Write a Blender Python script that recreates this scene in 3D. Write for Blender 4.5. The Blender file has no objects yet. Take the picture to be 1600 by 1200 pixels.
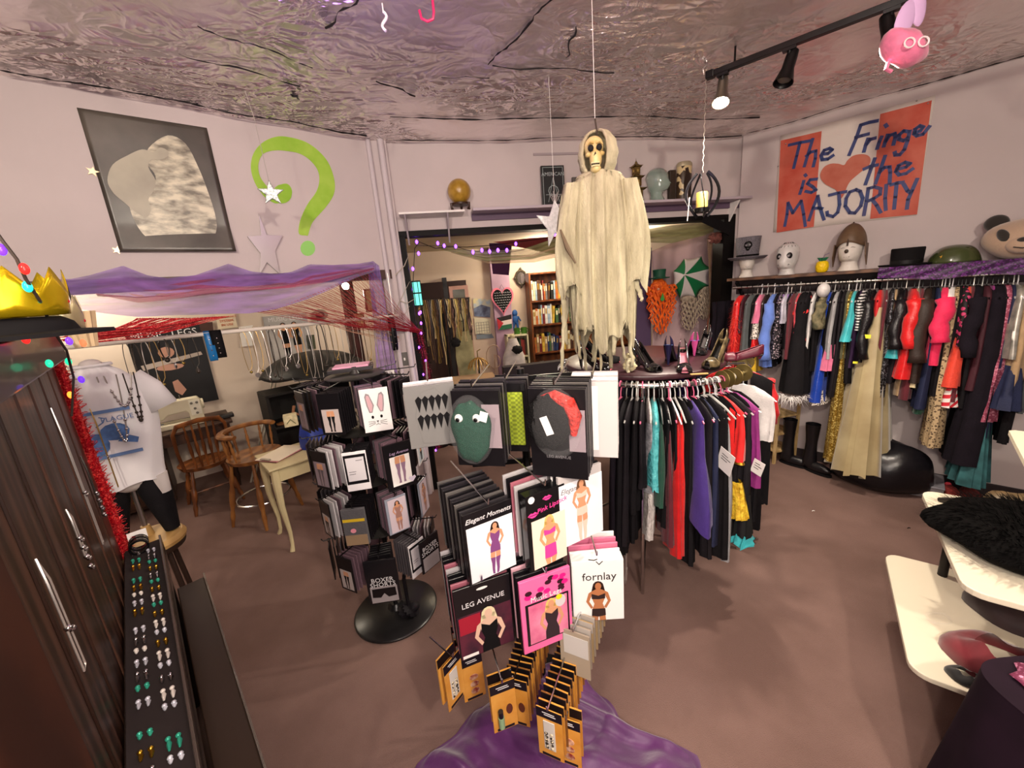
import bpy,math,random
from math import sin,cos,pi,radians,sqrt,atan2,hypot
from mathutils import Vector,Matrix
random.seed(7)
rnd = random.Random(11)
SC = bpy.context.scene
COL = SC.collection
# ---------------------------------------------------------------- camera
EYE = Vector((0.0,0.0,1.9)); FPX = 612.0
CAMR = Matrix(((0.9968152785,0.0797452223,0.0),
(-0.0189047472,0.2363093406,-0.9714939558),
(-0.0774720014,0.9684000181,0.2370643244)))
cam_d = bpy.data.cameras.new('camera'); cam = bpy.data.objects.new('camera',cam_d); COL.objects.link(cam)
cam_d.sensor_fit = 'HORIZONTAL'; cam_d.sensor_width = 36.0; cam_d.lens = 36.0*FPX/1600.0
cam_d.clip_start = 0.02; cam_d.clip_end = 100
cam.matrix_world = Matrix.Translation(EYE)@CAMR.to_4x4()
SC.camera = cam
# ---------------------------------------------------------------- world, lights, exposure
SC.view_settings.view_transform = 'Standard'; SC.view_settings.look = 'None'
SC.view_settings.exposure = 0.7; SC.view_settings.gamma = 1.0
SC.view_settings.use_curve_mapping = False
W = bpy.data.worlds.new('world'); SC.world = W; W.use_nodes = True
W.node_tree.nodes['Background'].inputs[0].default_value =(0.62,0.55,0.52,1)
W.node_tree.nodes['Background'].inputs[1].default_value = 0.25
def spot(name,loc,target,energy,col=(1,.86,.68),size=100,blend=.6,rad=.05):
 l = bpy.data.lights.new(name,'SPOT'); l.energy = energy; l.color = col; l.spot_size = radians(size); l.spot_blend = blend
 l.shadow_soft_size = rad
 o = bpy.data.objects.new(name,l); COL.objects.link(o); o.location = loc
 o.rotation_euler =(Vector(target)-Vector(loc)).to_track_quat('-Z','Y').to_euler(); return o
def point(name,loc,energy,col=(1,.86,.68),rad=.05):
 l = bpy.data.lights.new(name,'POINT'); l.energy = energy; l.color = col; l.shadow_soft_size = rad
 o = bpy.data.objects.new(name,l); COL.objects.link(o); o.location = loc; return o
def area(name,loc,target,energy,sx,sy,col=(1,.9,.8)):
 l = bpy.data.lights.new(name,'AREA'); l.energy = energy; l.color = col; l.shape = 'RECTANGLE'; l.size = sx; l.size_y = sy
 o = bpy.data.objects.new(name,l); COL.objects.link(o); o.location = loc
 o.rotation_euler =(Vector(target)-Vector(loc)).to_track_quat('-Z','Y').to_euler(); return o
WARM =(1,.87,.72)
point('violet_tint_light',(-.45,1.9,2.75),2.2,(.55,.25,1),.12)  # added helper with no fixture, tints the ceiling foil violet
point('rose_tint_light',(.45,1.5,2.8),2.6,(1,.3,.32),.10)  # added helper like the violet one, gives the foil a rose cast
# the shop's ceiling lamps: the track (its heads are built further down) and the rest of the room behind the camera; fills without fixtures follow
spot('track_lamp_light',(1.30,2.56,2.78),(0.9,2.2,0),70,WARM,150,.8,.05)
spot('track_lamp_light',(1.80,2.06,2.80),(1.5,1.9,0),110,WARM,155,.8,.05)
spot('shop_lamp_light',(0.9,-0.9,3.0),(0.6,2.4,.8),130,WARM,140,.7,.07)
spot('shop_lamp_light',(-0.9,-1.0,3.0),(-1.0,2.6,1.0),110,WARM,140,.7,.07)
point('shop_fill_light',(0.2,-0.3,1.9),75,(1,.86,.8),.5)  # unseen fill at eye height, no lamp hangs here
point('alcove_fill_light',(-1.9,4.9,1.98),26,(1,.9,.74),.08)  # unseen fill lights for the alcove, no fixtures built
point('alcove_fill_light',(-3.9,3.6,2.3),26,(1,.9,.74),.12)
point('back_room_fill_light',(0.5,5.2,2.33),24,(1,.88,.66),.10)  # added fills brightening the back room, without fixtures
point('back_room_fill_light',(1.6,4.9,2.33),20,(1,.9,.74),.10)
point('back_room_fill_light',(0.1,8.3,2.2),10,(1,.9,.8),.10)
# ---------------------------------------------------------------- pixel rays (measuring helper) and wall frames
def ray(px,py):
 d = Vector((px-800,-(py-600),-FPX)); d.normalize(); return CAMR@d
def fl(px,py,z=0.0):
 d = ray(px,py); return EYE+d*((z-EYE.z)/d.z)
def aty(px,py,Y):
 d = ray(px,py); return EYE+d*(Y/d.y)
class WF:
 def __init__(s,P,az,side):
  s.P = Vector((P[0],P[1],0)); a = radians(az); s.d = Vector((sin(a),cos(a),0))
  s.n = Vector((s.d.y,-s.d.x,0))*side # towards the shop
  s.T = Matrix(((s.d.x,s.n.x,0,s.P.x),(s.d.y,s.n.y,0,s.P.y),(0,0,1,0),(0,0,0,1)))
 def pt(s,a,o,z):return s.T@Vector((a,o,z))
 def px(s,x,y,o=0.0):
  r = ray(x,y); P = s.P+s.n*o; t =(P-EYE).dot(s.n)/r.dot(s.n); q = EYE+r*t
  return(q-P).dot(s.d),q.z
LW = WF((-0.992,3.513),50.3,1)
RW = WF((2.82,3.70),135.5,1)
BW = WF((-0.849,3.600),79.96,1)
CEIL = 3.14
# ---------------------------------------------------------------- mesh builder
I4 = Matrix.Identity(4)
class MB:
 def __init__(s,T=None):s.v =[]; s.f =[]; s.m =[]; s.T = T or I4
 def add(s,vs,fs,mi=0):
  b = len(s.v); T = s.T
  s.v+=[T@Vector(p)for p in vs]
  s.f+=[tuple(b+i for i in f)for f in fs]; s.m+=[mi]*len(fs); return s
 def box(s,x0,y0,z0,x1,y1,z1,mi=0):
  return s.add([(x0,y0,z0),(x1,y0,z0),(x1,y1,z0),(x0,y1,z0),(x0,y0,z1),(x1,y0,z1),(x1,y1,z1),(x0,y1,z1)],
  [(0,3,2,1),(4,5,6,7),(0,1,5,4),(1,2,6,5),(2,3,7,6),(3,0,4,7)],mi)
 def bar(s,a,b,w,h,mi=0,up=(0,0,1)):
  a = Vector(a); b = Vector(b); d =(b-a).normalized(); x = d.cross(Vector(up))
  if x.length<1e-4:x = d.cross(Vector((0,1,0)))
  x.normalize(); y = x.cross(d); x = x*w/2; y = y*h/2
  return s.add([a-x-y,a+x-y,a+x+y,a-x+y,b-x-y,b+x-y,b+x+y,b-x+y],
  [(0,3,2,1),(4,5,6,7),(0,1,5,4),(1,2,6,5),(2,3,7,6),(3,0,4,7)],mi)
 def tube(s,pts,r,n=8,mi=0,closed=False,sx=1.0):
  pts =[Vector(p)for p in pts]; N = len(pts); rr = r if isinstance(r,(list,tuple))else[r]*N
  vs =[]; fs =[]; prev = None
  for i,p in enumerate(pts):
   a = pts[(i-1)%N]if(i>0 or closed)else p; b = pts[(i+1)%N]if(i<N-1 or closed)else p
   d =(b-a)
   if d.length<1e-9:d = Vector((0,0,1))
   d.normalize()
   x = prev-d*prev.dot(d)if prev is not None else d.cross(Vector((0,0,1)))
   if x.length<1e-3:x = d.cross(Vector((0,1,0)))
   if x.length<1e-3:x = d.cross(Vector((1,0,0)))
   x.normalize(); prev = x; y = d.cross(x)
   for k in range(n):
    t = 2*pi*k/n; vs.append(p+x*(cos(t)*rr[i]*sx)+y*(sin(t)*rr[i]))
  M = N if closed else N-1
  for i in range(M):
   j =(i+1)%N
   for k in range(n):fs.append((i*n+k,i*n+(k+1)%n,j*n+(k+1)%n,j*n+k))
  if not closed:fs.append(tuple(range(n-1,-1,-1))); fs.append(tuple((N-1)*n+k for k in range(n)))
  return s.add(vs,fs,mi)
 def lathe(s,prof,c=(0,0,0),n=24,mi=0,sx=1.0,sy=1.0,R=None):
  vs =[]; fs =[]; c = Vector(c)
  for(r,z)in prof:
   for k in range(n):
    t = 2*pi*k/n; p = Vector((r*cos(t)*sx,r*sin(t)*sy,z)); vs.append(c+(R@p if R else p))
  for i in range(len(prof)-1):
   for k in range(n):fs.append((i*n+k,i*n+(k+1)%n,(i+1)*n+(k+1)%n,(i+1)*n+k))
  if prof[0][0]>1e-5:fs.append(tuple(range(n-1,-1,-1)))
  if prof[-1][0]>1e-5:fs.append(tuple((len(prof)-1)*n+k for k in range(n)))
  return s.add(vs,fs,mi)
 def ell(s,c,r,nu=14,nv=9,mi=0,R=None,fn=None):
  if isinstance(r,(int,float)):r =(r,r,r)
  vs =[]; fs =[]; c = Vector(c)
  for i in range(nv+1):
   a = -pi/2+pi*i/nv
   for k in range(nu):
    t = 2*pi*k/nu; q = Vector((cos(a)*cos(t),cos(a)*sin(t),sin(a)))
    m = fn(q)if fn else 1.0
    p = Vector((q.x*r[0]*m,q.y*r[1]*m,q.z*r[2]*m)); vs.append(c+(R@p if R else p))
  for i in range(nv):
   for k in range(nu):fs.append((i*nu+k,i*nu+(k+1)%nu,(i+1)*nu+(k+1)%nu,(i+1)*nu+k))
  return s.add(vs,fs,mi)
 def grid(s,fn,nu,nv,mi=0,closeu=False,mfn=None):
  vs =[]; fs =[]; W_ = nu if closeu else nu+1
  for j in range(nv+1):
   for i in range(W_):vs.append(Vector(fn(i/nu,j/nv)))
  b = len(s.v); s.v+=[s.T@p for p in vs]
  for j in range(nv):
   for i in range(nu):
    i2 =(i+1)%W_ if closeu else i+1
    s.f.append((b+j*W_+i,b+j*W_+i2,b+(j+1)*W_+i2,b+(j+1)*W_+i))
    s.m.append(mfn((i+.5)/nu,(j+.5)/nv)if mfn else mi)
  return s
 def prism(s,poly,y0,y1,mi=0): # polygon in x,z; thickness along y
  n = len(poly)
  ar = sum(poly[i][0]*poly[(i+1)%n][1]-poly[(i+1)%n][0]*poly[i][1]for i in range(n))
  if ar<0:poly = poly[::-1]
  vs =[(p[0],y0,p[1])for p in poly]+[(p[0],y1,p[1])for p in poly]
  fs =[tuple(range(n)),tuple(range(2*n-1,n-1,-1))]+[(i,i+n,(i+1)%n+n,(i+1)%n)for i in range(n)]
  return s.add(vs,fs,mi)
 def disc(s,poly,z0,z1,mi=0): # polygon in x,y; thickness along z
  n = len(poly)
  vs =[(p[0],p[1],z0)for p in poly]+[(p[0],p[1],z1)for p in poly]
  fs =[tuple(range(n-1,-1,-1)),tuple(range(n,2*n))]+[(i,(i+1)%n,(i+1)%n+n,i+n)for i in range(n)]
  return s.add(vs,fs,mi)
 def strokes(s,lines,w,y0,y1,mi=0): # painted or written strokes lying in x,z
  for ln in lines:
   for a,b in zip(ln[:-1],ln[1:]):
    d = Vector((b[0]-a[0],b[1]-a[1]))
    if d.length<1e-6:continue
    d.normalize(); q = Vector((-d.y,d.x))*w/2; e = d*w*.35
    s.prism([(a[0]-q.x-e.x,a[1]-q.y-e.y),(b[0]-q.x+e.x,b[1]-q.y+e.y),(b[0]+q.x+e.x,b[1]+q.y+e.y),(a[0]+q.x-e.x,a[1]+q.y-e.y)],y0,y1,mi)
  return s
 def build(s,name,mats,parent=None,smooth=True,bevel=0,bseg=2,subd=0,solid=0,angle=40):
  if not isinstance(mats,(list,tuple)):mats =[mats]
  off = wloc(parent)if parent is not None else Vector((0,0,0))
  me = bpy.data.meshes.new(name)
  me.from_pydata([p-off for p in s.v],[],s.f)
  for m in mats:me.materials.append(m)
  for p,mi in zip(me.polygons,s.m):p.material_index = mi; p.use_smooth = smooth
  me.update()
  if smooth:
   try:me.set_sharp_from_angle(angle=radians(angle))
   except Exception:pass
  o = bpy.data.objects.new(name,me); COL.objects.link(o)
  if parent is not None:o.parent = parent
  if solid:
   q = o.modifiers.new('solid','SOLIDIFY'); q.thickness = solid; q.offset = 0
  if bevel:
   q = o.modifiers.new('bevel','BEVEL'); q.width = bevel; q.segments = bseg; q.limit_method = 'ANGLE'; q.angle_limit = radians(35)
  if subd:
   q = o.modifiers.new('subd','SUBSURF'); q.levels = subd; q.render_levels = subd
  return o
def sm(P,k=4,closed=True):
 n = len(P); out =[]
 for i in range(n):
  a,b,c,d = P[i-1],P[i],P[(i+1)%n],P[(i+2)%n]
  for j in range(k):
   t = j/k; out.append(tuple(.5*((2*b[q])+(c[q]-a[q])*t+(2*a[q]-5*b[q]+4*c[q]-d[q])*t*t+(3*b[q]-a[q]-3*c[q]+d[q])*t**3)for q in(0,1)))
 return out
def wloc(o):
 v = Vector(o.location)
 while o.parent is not None:o = o.parent; v = v+o.location
 return v
def tag(o,label=None,cat=None,group=None,kind=None):
 if label:o['label'] = label
 if cat:o['category'] = cat
 if group:o['group'] = group
 if kind:o['kind'] = kind
 return o
def thing(name,loc,label,cat,group=None):
 o = bpy.data.objects.new(name,None); COL.objects.link(o); o.location = Vector(loc); o.empty_display_size = .05
 return tag(o,label,cat,group)
def struct(o):o['kind'] = 'structure'; return o
def dup(root,loc,rz=None,label=None,group=None,scale=None,rot=None):
 r = root.copy(); COL.objects.link(r); r.location = Vector(loc)
 if rz is not None:r.rotation_euler =(0,0,rz)
 if rot is not None:r.rotation_euler = rot
 if scale is not None:r.scale = scale
 if label:r['label'] = label
 if group:r['group'] = group
 for ch in list(root.children):
  c = ch.copy(); COL.objects.link(c); c.parent = r
  for g in list(ch.children):
   d = g.copy(); COL.objects.link(d); d.parent = c
 return r
def Tm(loc,rz=0,rx=0,ry=0,sc=1.0):
 return Matrix.Translation(Vector(loc))@Matrix.Rotation(rz,4,'Z')@Matrix.Rotation(ry,4,'Y')@Matrix.Rotation(rx,4,'X')@Matrix.Scale(sc,4)
def text_mb(txt,size,T,ext=.0008,font_shear=0.0,mi=0,align='CENTER'):
 """lettering as a mesh builder; text lies in the x,z plane of T, facing -y"""
 cu = bpy.data.curves.new('lettering','FONT'); cu.body = txt; cu.size = size; cu.extrude = ext; cu.align_x = align; cu.align_y = 'CENTER'
 cu.shear = font_shear; cu.resolution_u = 2
 ob = bpy.data.objects.new('lettering',cu); COL.objects.link(ob)
 dg = bpy.context.evaluated_depsgraph_get(); me = bpy.data.meshes.new_from_object(ob.evaluated_get(dg))
 X = Matrix(((1,0,0,0),(0,0,-1,0),(0,1,0,0),(0,0,0,1)))
 mb = MB(T)
 mb.add([X@v.co for v in me.vertices],[tuple(p.vertices)for p in me.polygons],mi)
 bpy.data.objects.remove(ob); bpy.data.curves.remove(cu); bpy.data.meshes.remove(me)
 return mb
 # ---------------------------------------------------------------- materials
def lin(h):
 if isinstance(h,str):
  h = h.lstrip('#'); c =[int(h[i:i+2],16)/255 for i in(0,2,4)]
 else:c = h
 return tuple((x/12.92 if x<=.04045 else((x+.055)/1.055)**2.4)for x in c)
_M ={}
def M(name,col,rough=.7,metal=0.0,var=0.0,scale=8.0,bump=0.0,bscale=40.0,emit=0.0,alpha=1.0,trans=0.0,spec=.5,col2=None,pattern=None,sheen=0.0,stretch=(1,1,1),detail=4.0,coat=0.0,ior=1.45):
 if name in _M:return _M[name]
 m = bpy.data.materials.new(name); m.use_nodes = True; nt = m.node_tree; N = nt.nodes; L = nt.links
 b = N['Principled BSDF']; c = lin(col); c2 = lin(col2)if col2 else None
 b.inputs['Base Color'].default_value =(*c,1); b.inputs['Roughness'].default_value = rough; b.inputs['Metallic'].default_value = metal
 b.inputs['Specular IOR Level'].default_value = spec; b.inputs['Alpha'].default_value = alpha
 b.inputs['Transmission Weight'].default_value = trans; b.inputs['IOR'].default_value = ior
 if sheen:b.inputs['Sheen Weight'].default_value = sheen
 if coat:b.inputs['Coat Weight'].default_value = coat
 tc = N.new('ShaderNodeTexCoord'); mp = N.new('ShaderNodeMapping'); L.new(tc.outputs['Object'],mp.inputs[0]); mp.inputs['Scale'].default_value = stretch
 def ramp(src,stops,const=False):
  r = N.new('ShaderNodeValToRGB'); L.new(src,r.inputs[0]); e = r.color_ramp.elements
  if const:r.color_ramp.interpolation = 'CONSTANT'
  e[0].position,e[0].color = stops[0][0],(*stops[0][1],1); e[1].position,e[1].color = stops[1][0],(*stops[1][1],1)
  for p,q in stops[2:]:
   z = e.new(p); z.color =(*q,1)
  return r.outputs[0]
 out = None
 if pattern in(None,'noise')and(var or c2):
  t = N.new('ShaderNodeTexNoise'); t.inputs['Scale'].default_value = scale; t.inputs['Detail'].default_value = detail; L.new(mp.outputs[0],t.inputs[0])
  a = c2 or tuple(min(1,x*(1+var))for x in c); z = c if c2 else tuple(x*(1-var)for x in c)
  out = ramp(t.outputs[0],[(.35,z),(.65,a)])
 elif pattern in('stripe','stripeh','stripey'):
  w = N.new('ShaderNodeTexWave'); w.wave_type = 'BANDS'; w.bands_direction ={'stripe':'X','stripeh':'Z','stripey':'Y'}[pattern]; w.inputs['Scale'].default_value = scale
  L.new(mp.outputs[0],w.inputs[0]); out = ramp(w.outputs[1],[(0,c),(.5,c2)],True)
 elif pattern=='diag':
  mp.inputs['Rotation'].default_value =(0,.7,.4)
  w = N.new('ShaderNodeTexWave'); w.bands_direction = 'Z'; w.inputs['Scale'].default_value = scale
  L.new(mp.outputs[0],w.inputs[0]); out = ramp(w.outputs[1],[(0,c),(.5,c2)],True)
 elif pattern in('dots','sequin','blotch'):
  v = N.new('ShaderNodeTexVoronoi'); v.inputs['Scale'].default_value = scale; L.new(mp.outputs[0],v.inputs[0])
  if pattern=='dots':out = ramp(v.outputs['Distance'],[(0,c2),(.38,c)],True)
  elif pattern=='sequin':
   sp = N.new('ShaderNodeSeparateColor'); L.new(v.outputs['Color'],sp.inputs[0]); out = ramp(sp.outputs[0],[(.55,c),(.95,c2)])
   nm = N.new('ShaderNodeBump'); nm.inputs['Strength'].default_value = .9; nm.inputs['Distance'].default_value = .002; L.new(sp.outputs[1],nm.inputs['Height']); L.new(nm.outputs[0],b.inputs['Normal'])
  else:
   sp = N.new('ShaderNodeSeparateColor'); L.new(v.outputs['Color'],sp.inputs[0]); out = ramp(sp.outputs[0],[(0,c),(.5,c2)],True)
 elif pattern=='wood':
  t = N.new('ShaderNodeTexNoise'); t.inputs['Scale'].default_value = scale; t.inputs['Detail'].default_value = 6; L.new(mp.outputs[0],t.inputs[0])
  w = N.new('ShaderNodeTexWave'); w.inputs['Scale'].default_value = scale*.6; w.inputs['Distortion'].default_value = 6; w.inputs['Detail'].default_value = 3; L.new(mp.outputs[0],w.inputs[0])
  mx = N.new('ShaderNodeMath'); mx.operation = 'MULTIPLY'; L.new(t.outputs[0],mx.inputs[0]); L.new(w.outputs[1],mx.inputs[1])
  out = ramp(mx.outputs[0],[(.1,c),(.55,c2 or tuple(x*1.7 for x in c))])
 elif pattern=='check':
  k = N.new('ShaderNodeTexChecker'); k.inputs['Scale'].default_value = scale; L.new(mp.outputs[0],k.inputs[0]); k.inputs[1].default_value =(*c,1); k.inputs[2].default_value =(*c2,1); out = k.outputs[0]
 if out is not None:L.new(out,b.inputs['Base Color'])
 if bump:
  t2 = N.new('ShaderNodeTexNoise'); t2.inputs['Scale'].default_value = bscale; t2.inputs['Detail'].default_value = 5; L.new(mp.outputs[0],t2.inputs[0])
  bp = N.new('ShaderNodeBump'); bp.inputs['Strength'].default_value = min(1,bump); bp.inputs['Distance'].default_value = .01; L.new(t2.outputs[0],bp.inputs['Height']); L.new(bp.outputs[0],b.inputs['Normal'])
 if emit:
  b.inputs['Emission Color'].default_value =(*c,1); b.inputs['Emission Strength'].default_value = emit
  if out is not None:L.new(out,b.inputs['Emission Color'])
 _M[name] = m; return m
BLACK = M('black_plastic','#0a090a',.35,spec=.35); BLACKM = M('black_matte','#0e0c0e',.8,spec=.2); CHROME = M('chrome','#c9c8c8',.18,1.0)
STEEL = M('brushed_steel','#b5b0a8',.35,1.0); WHITE = M('white_paint','#e8e4e0',.5); GOLD = M('gold','#c9a03a',.3,1.0); BRASS = M('brass','#9a8445',.35,1.0)
CLEAR = M('clear_plastic','#f4f4f6',.12,alpha=.03,spec=.5); GLASS = M('clear_glass','#e2f0ea',.04,trans=1.0,ior=1.3)
SKIN = M('printed_skin','#c9906c',.5); SKIN2 = M('printed_tan_skin','#a86b44',.5); HAIRD = M('printed_dark_hair','#2a1812',.5); HAIRB = M('printed_blond_hair','#e0b668',.5)
PAPER = M('white_paper','#ece8e4',.5); PINK = M('hot_pink','#ee3f93',.5)
# ================================================================ the setting
wallm = M('lilac_plaster','#c6bab9',.75,var=.045,scale=1.6,bump=.08,bscale=30)
def foil_mat():
 m = bpy.data.materials.new('crinkled_silver_foil'); m.use_nodes = True; nt = m.node_tree; N = nt.nodes; L = nt.links; b = N['Principled BSDF']
 b.inputs['Metallic'].default_value = .82
 tc = N.new('ShaderNodeTexCoord')
 def noise(sc,det,dist,rot=0.0,st=(1,1,1)):
  mp = N.new('ShaderNodeMapping'); mp.inputs['Scale'].default_value = st; mp.inputs['Rotation'].default_value =(0,0,rot); L.new(tc.outputs['Object'],mp.inputs[0])
  w = N.new('ShaderNodeTexNoise'); w.inputs['Scale'].default_value = sc; w.inputs['Detail'].default_value = det; w.inputs['Distortion'].default_value = dist; L.new(mp.outputs[0],w.inputs[0]); return w.outputs[0]
 def mth(op,a,c):
  q = N.new('ShaderNodeMath'); q.operation = op
  for i,x in enumerate((a,c)):
   if x is None:continue
   if isinstance(x,(int,float)):q.inputs[i].default_value = x
   else:L.new(x,q.inputs[i])
  return q.outputs[0]
 def crease(n):return mth('SUBTRACT',1.0,mth('MULTIPLY',mth('ABSOLUTE',mth('SUBTRACT',n,.5),None),5.0))
 big = noise(.75,2,0)
 mr = N.new('ShaderNodeMapRange'); mr.inputs[1].default_value = .44; mr.inputs[2].default_value = .58; mr.inputs[3].default_value = .10; mr.inputs[4].default_value = 1.0; L.new(big,mr.inputs[0])
 c1 = crease(noise(2.6,2,.9,.5,(1,1.7,1))); c2 = crease(noise(6.5,2,1.2,-.4)); c3 = noise(18,2,.6)
 h = mth('ADD',mth('ADD',mth('MULTIPLY',c1,1.0),mth('MULTIPLY',c2,.45)),mth('MULTIPLY',c3,.25)); h = mth('MULTIPLY',h,mr.outputs[0])
 bp = N.new('ShaderNodeBump'); bp.inputs['Strength'].default_value = .8; bp.inputs['Distance'].default_value = .07; L.new(h,bp.inputs['Height']); L.new(bp.outputs[0],b.inputs['Normal'])
 r2 = N.new('ShaderNodeMapRange'); r2.inputs[3].default_value = .40; r2.inputs[4].default_value = .20; L.new(mr.outputs[0],r2.inputs[0]); L.new(r2.outputs[0],b.inputs['Roughness'])
 cr = N.new('ShaderNodeValToRGB'); cr.color_ramp.elements[0].position = .3; cr.color_ramp.elements[0].color =(*lin('#ebe3dd'),1); cr.color_ramp.elements[1].position = .7; cr.color_ramp.elements[1].color =(*lin('#fbf4f4'),1); L.new(noise(1.3,2,0),cr.inputs[0]); L.new(cr.outputs[0],b.inputs['Base Color'])
 return m
foil = foil_mat()
carpet = M('mauve_brown_carpet','#6f5851',.95,col2='#7f665f',scale=2.2,bump=.5,bscale=260,spec=.1,detail=8)
basem = M('dark_baseboard','#2a2022',.6)
# floor
mb = MB(); mb.box(-8,-3.2,-.06,6.5,11,0); struct(mb.build('floor',carpet,smooth=False))
# left wall: plaster above a wide opening
mb = MB(LW.T)
mb.box(-3.6,-.12,2.13,.02,0,CEIL)
struct(mb.build('wall_left',wallm,smooth=False))
mb = MB(LW.T); mb.box(-3.6,-.13,2.06,.03,.018,2.135); struct(mb.build('trim_1',M('dark_wood_trim','#4a3530',.5),smooth=False))
# ceiling: foil with real dents
def dent(x,y):
 return .006*sin(3.1*x+1.3*y)*sin(2.3*y-.7*x)+.004*sin(7.3*x-4*y+1)+.003*sin(11*y+5*x)
mb = MB(); nx,ny = 110,100
mb.grid(lambda u,v:(-7.5+13*u,-3.2+14*v*0.5 if False else-3.2+8.2*v,CEIL-.012+dent(-7.5+13*u,-3.2+8.2*v)),nx,ny)
struct(mb.build('ceiling',foil))
# seams in the foil, thin dark torn lines with a little thickness
seam = MB()
def seamline(a,b,n=22,w=.006):
 a = fl(*a,CEIL-.03); b = fl(*b,CEIL-.03); d =(b-a); q = Vector((-d.y,d.x,0)).normalized(); pts =[]
 for i in range(n+1):
  t = i/n; p = a+d*t+q*(.012*sin(9*t)+.006*rnd.uniform(-1,1)); pts.append((p.x,p.y,CEIL-.024+dent(p.x,p.y)+.004))
 seam.tube(pts,[w*rnd.uniform(.15,1.0)for _ in pts],5)
for a,b,n,w in[((610,187),(1187,186),40,.007),((310,47),(490,108),20,.004),((280,88),(470,138),16,.005),((870,0),(765,105),20,.006),((770,105),(960,118),14,.005),((510,48),(560,2),8,.006),
((885,95),(900,50),8,.006),((588,130),(650,152),8,.006),((0,115),(310,165),30,.006),((300,165),(574,215),30,.008),((607,222),(1160,214),40,.006),((1166,211),(1600,89),40,.005),((690,125),(765,124),6,.004),((455,150),(470,158),4,.008)]:
 seamline(a,b,n,w)
tag(seam.build('foil_seams',M('foil_tear','#171315',.5)),kind='structure')
# back wall: header above the wide opening, jamb, right stub
mb = MB(BW.T)
BL,BR,BT = .02,3.20,2.41
mb.box(-.02,-.14,BT+.02,3.36,0,CEIL); mb.box(3.24,-.14,0,3.36,0,BT+.02); mb.box(-.18,-.14,0,-.02,0,CEIL)
struct(mb.build('wall_back',wallm,smooth=False))
mb = MB(BW.T)
mb.box(-.02,-.13,BT-.01,3.26,.012,BT+.035); mb.box(-.02,-.13,0,.025,.012,BT); mb.box(3.13,-.14,0,3.26,.012,BT)
struct(mb.build('trim_2',M('black_frame','#0c0908',.6,spec=.2),smooth=False))
# boxed-in corner with pipes
mb = MB(BW.T)
mb.box(-.20,-.05,0,-.02,.05,CEIL)
struct(mb.build('wall_corner',wallm,smooth=False))
for k,(s_,o_,r_)in enumerate([(-.155,.075,.020),(-.06,.07,.026)]):
 mb = MB(); mb.tube([BW.pt(s_,o_,0),BW.pt(s_,o_,CEIL-.01)],r_,10)
 tag(mb.build('wall_pipe',M('painted_pipe','#c6bcc0',.5)),['slim white pipe up the corner, left of the pair','thicker white pipe up the corner, right of the pair'][k],'pipe')
 # right wall
mb = MB(RW.T); mb.box(-.62,-.12,0,5.2,0,CEIL); struct(mb.build('wall_right',wallm,smooth=False))
mb = MB(RW.T); mb.box(-.6,0,0,5.2,.015,.10); struct(mb.build('baseboard_right',basem,smooth=False,bevel=.003))
# thin wall mouldings high on the back wall
mb = MB(BW.T)
a = BW.px(833,241); b = BW.px(962,237); c = BW.px(963,268)
mb.box(a[0],0,a[1]-.012,b[0],.012,a[1]+.006); mb.box(b[0]-.012,0,b[1]-.30,b[0]+.012,.012,b[1]+.006)
struct(mb.build('trim_3',M('moulding_paint','#a5989c',.6),smooth=False))
# alcove (sewing room) beyond the left opening
alc = M('alcove_cream_wall','#d3c3b4',.8,var=.05,scale=2)
AD = -2.45
mb = MB(LW.T); mb.box(-4.3,AD-.1,0,1.06,AD,2.5); struct(mb.build('wall_alcove',alc,smooth=False))
mb = MB(); mb.bar((-1.06,3.64,1.25),(-2.62,9.2,1.25),.06,2.5); struct(mb.build('wall_alcove_side',alc,smooth=False))
mb = MB(LW.T); mb.box(-4.3,AD,0,-4.2,-.12,2.5); struct(mb.build('wall_alcove_end',alc,smooth=False))
mb = MB(LW.T); mb.add([(-4.3,-.12,2.46),(.02,-.12,2.46),(1.02,AD,2.46),(-4.3,AD,2.46),(-4.3,-.12,2.5),(.02,-.12,2.5),(1.02,AD,2.5),(-4.3,AD,2.5)],[(0,1,2,3),(7,6,5,4),(0,4,5,1),(1,5,6,2),(2,6,7,3),(3,7,4,0)]); struct(mb.build('ceiling_alcove',M('alcove_ceiling','#cfc3b6',.85,var=.06,scale=3),smooth=False))
# back room
br = M('back_room_wall','#cdb9a6',.8,var=.05,scale=2.0)
BD = -1.95
mb = MB(BW.T); s0 = BW.px(727,430,BD)[0]; s1 = BW.px(626,430,BD)[0]
mb.box(s0,BD-.08,0,5.0,BD,2.46); mb.box(-.40,BD-.08,2.06,s0,BD,2.46); struct(mb.build('wall_back_room',br,smooth=False))
mb = MB(BW.T); mb.box(-1.0,-4.9,0,1.9,-4.8,2.5); struct(mb.build('wall_far_room',M('far_room_wall','#86706a',.85),smooth=False))
mb = MB(BW.T); mb.box(4.9,-4.9,0,5.0,-.14,2.5); mb.box(1.9,-4.9,0,2.0,BD-.08,2.5); struct(mb.build('wall_back_room_right',M('purple_wall','#5d4460',.85),smooth=False))
mb = MB(BW.T); mb.add([(-.1,-.14,2.46),(5,-.14,2.46),(5,-4.9,2.46),(-1.0,-4.9,2.46),(-.1,-.14,2.5),(5,-.14,2.5),(5,-4.9,2.5),(-1.0,-4.9,2.5)],[(0,1,2,3),(7,6,5,4),(0,4,5,1),(1,5,6,2),(2,6,7,3),(3,7,4,0)]); struct(mb.build('ceiling_back_room',M('yellowed_ceiling','#bfae90',.85,var=.1,scale=3),smooth=False))
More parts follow.
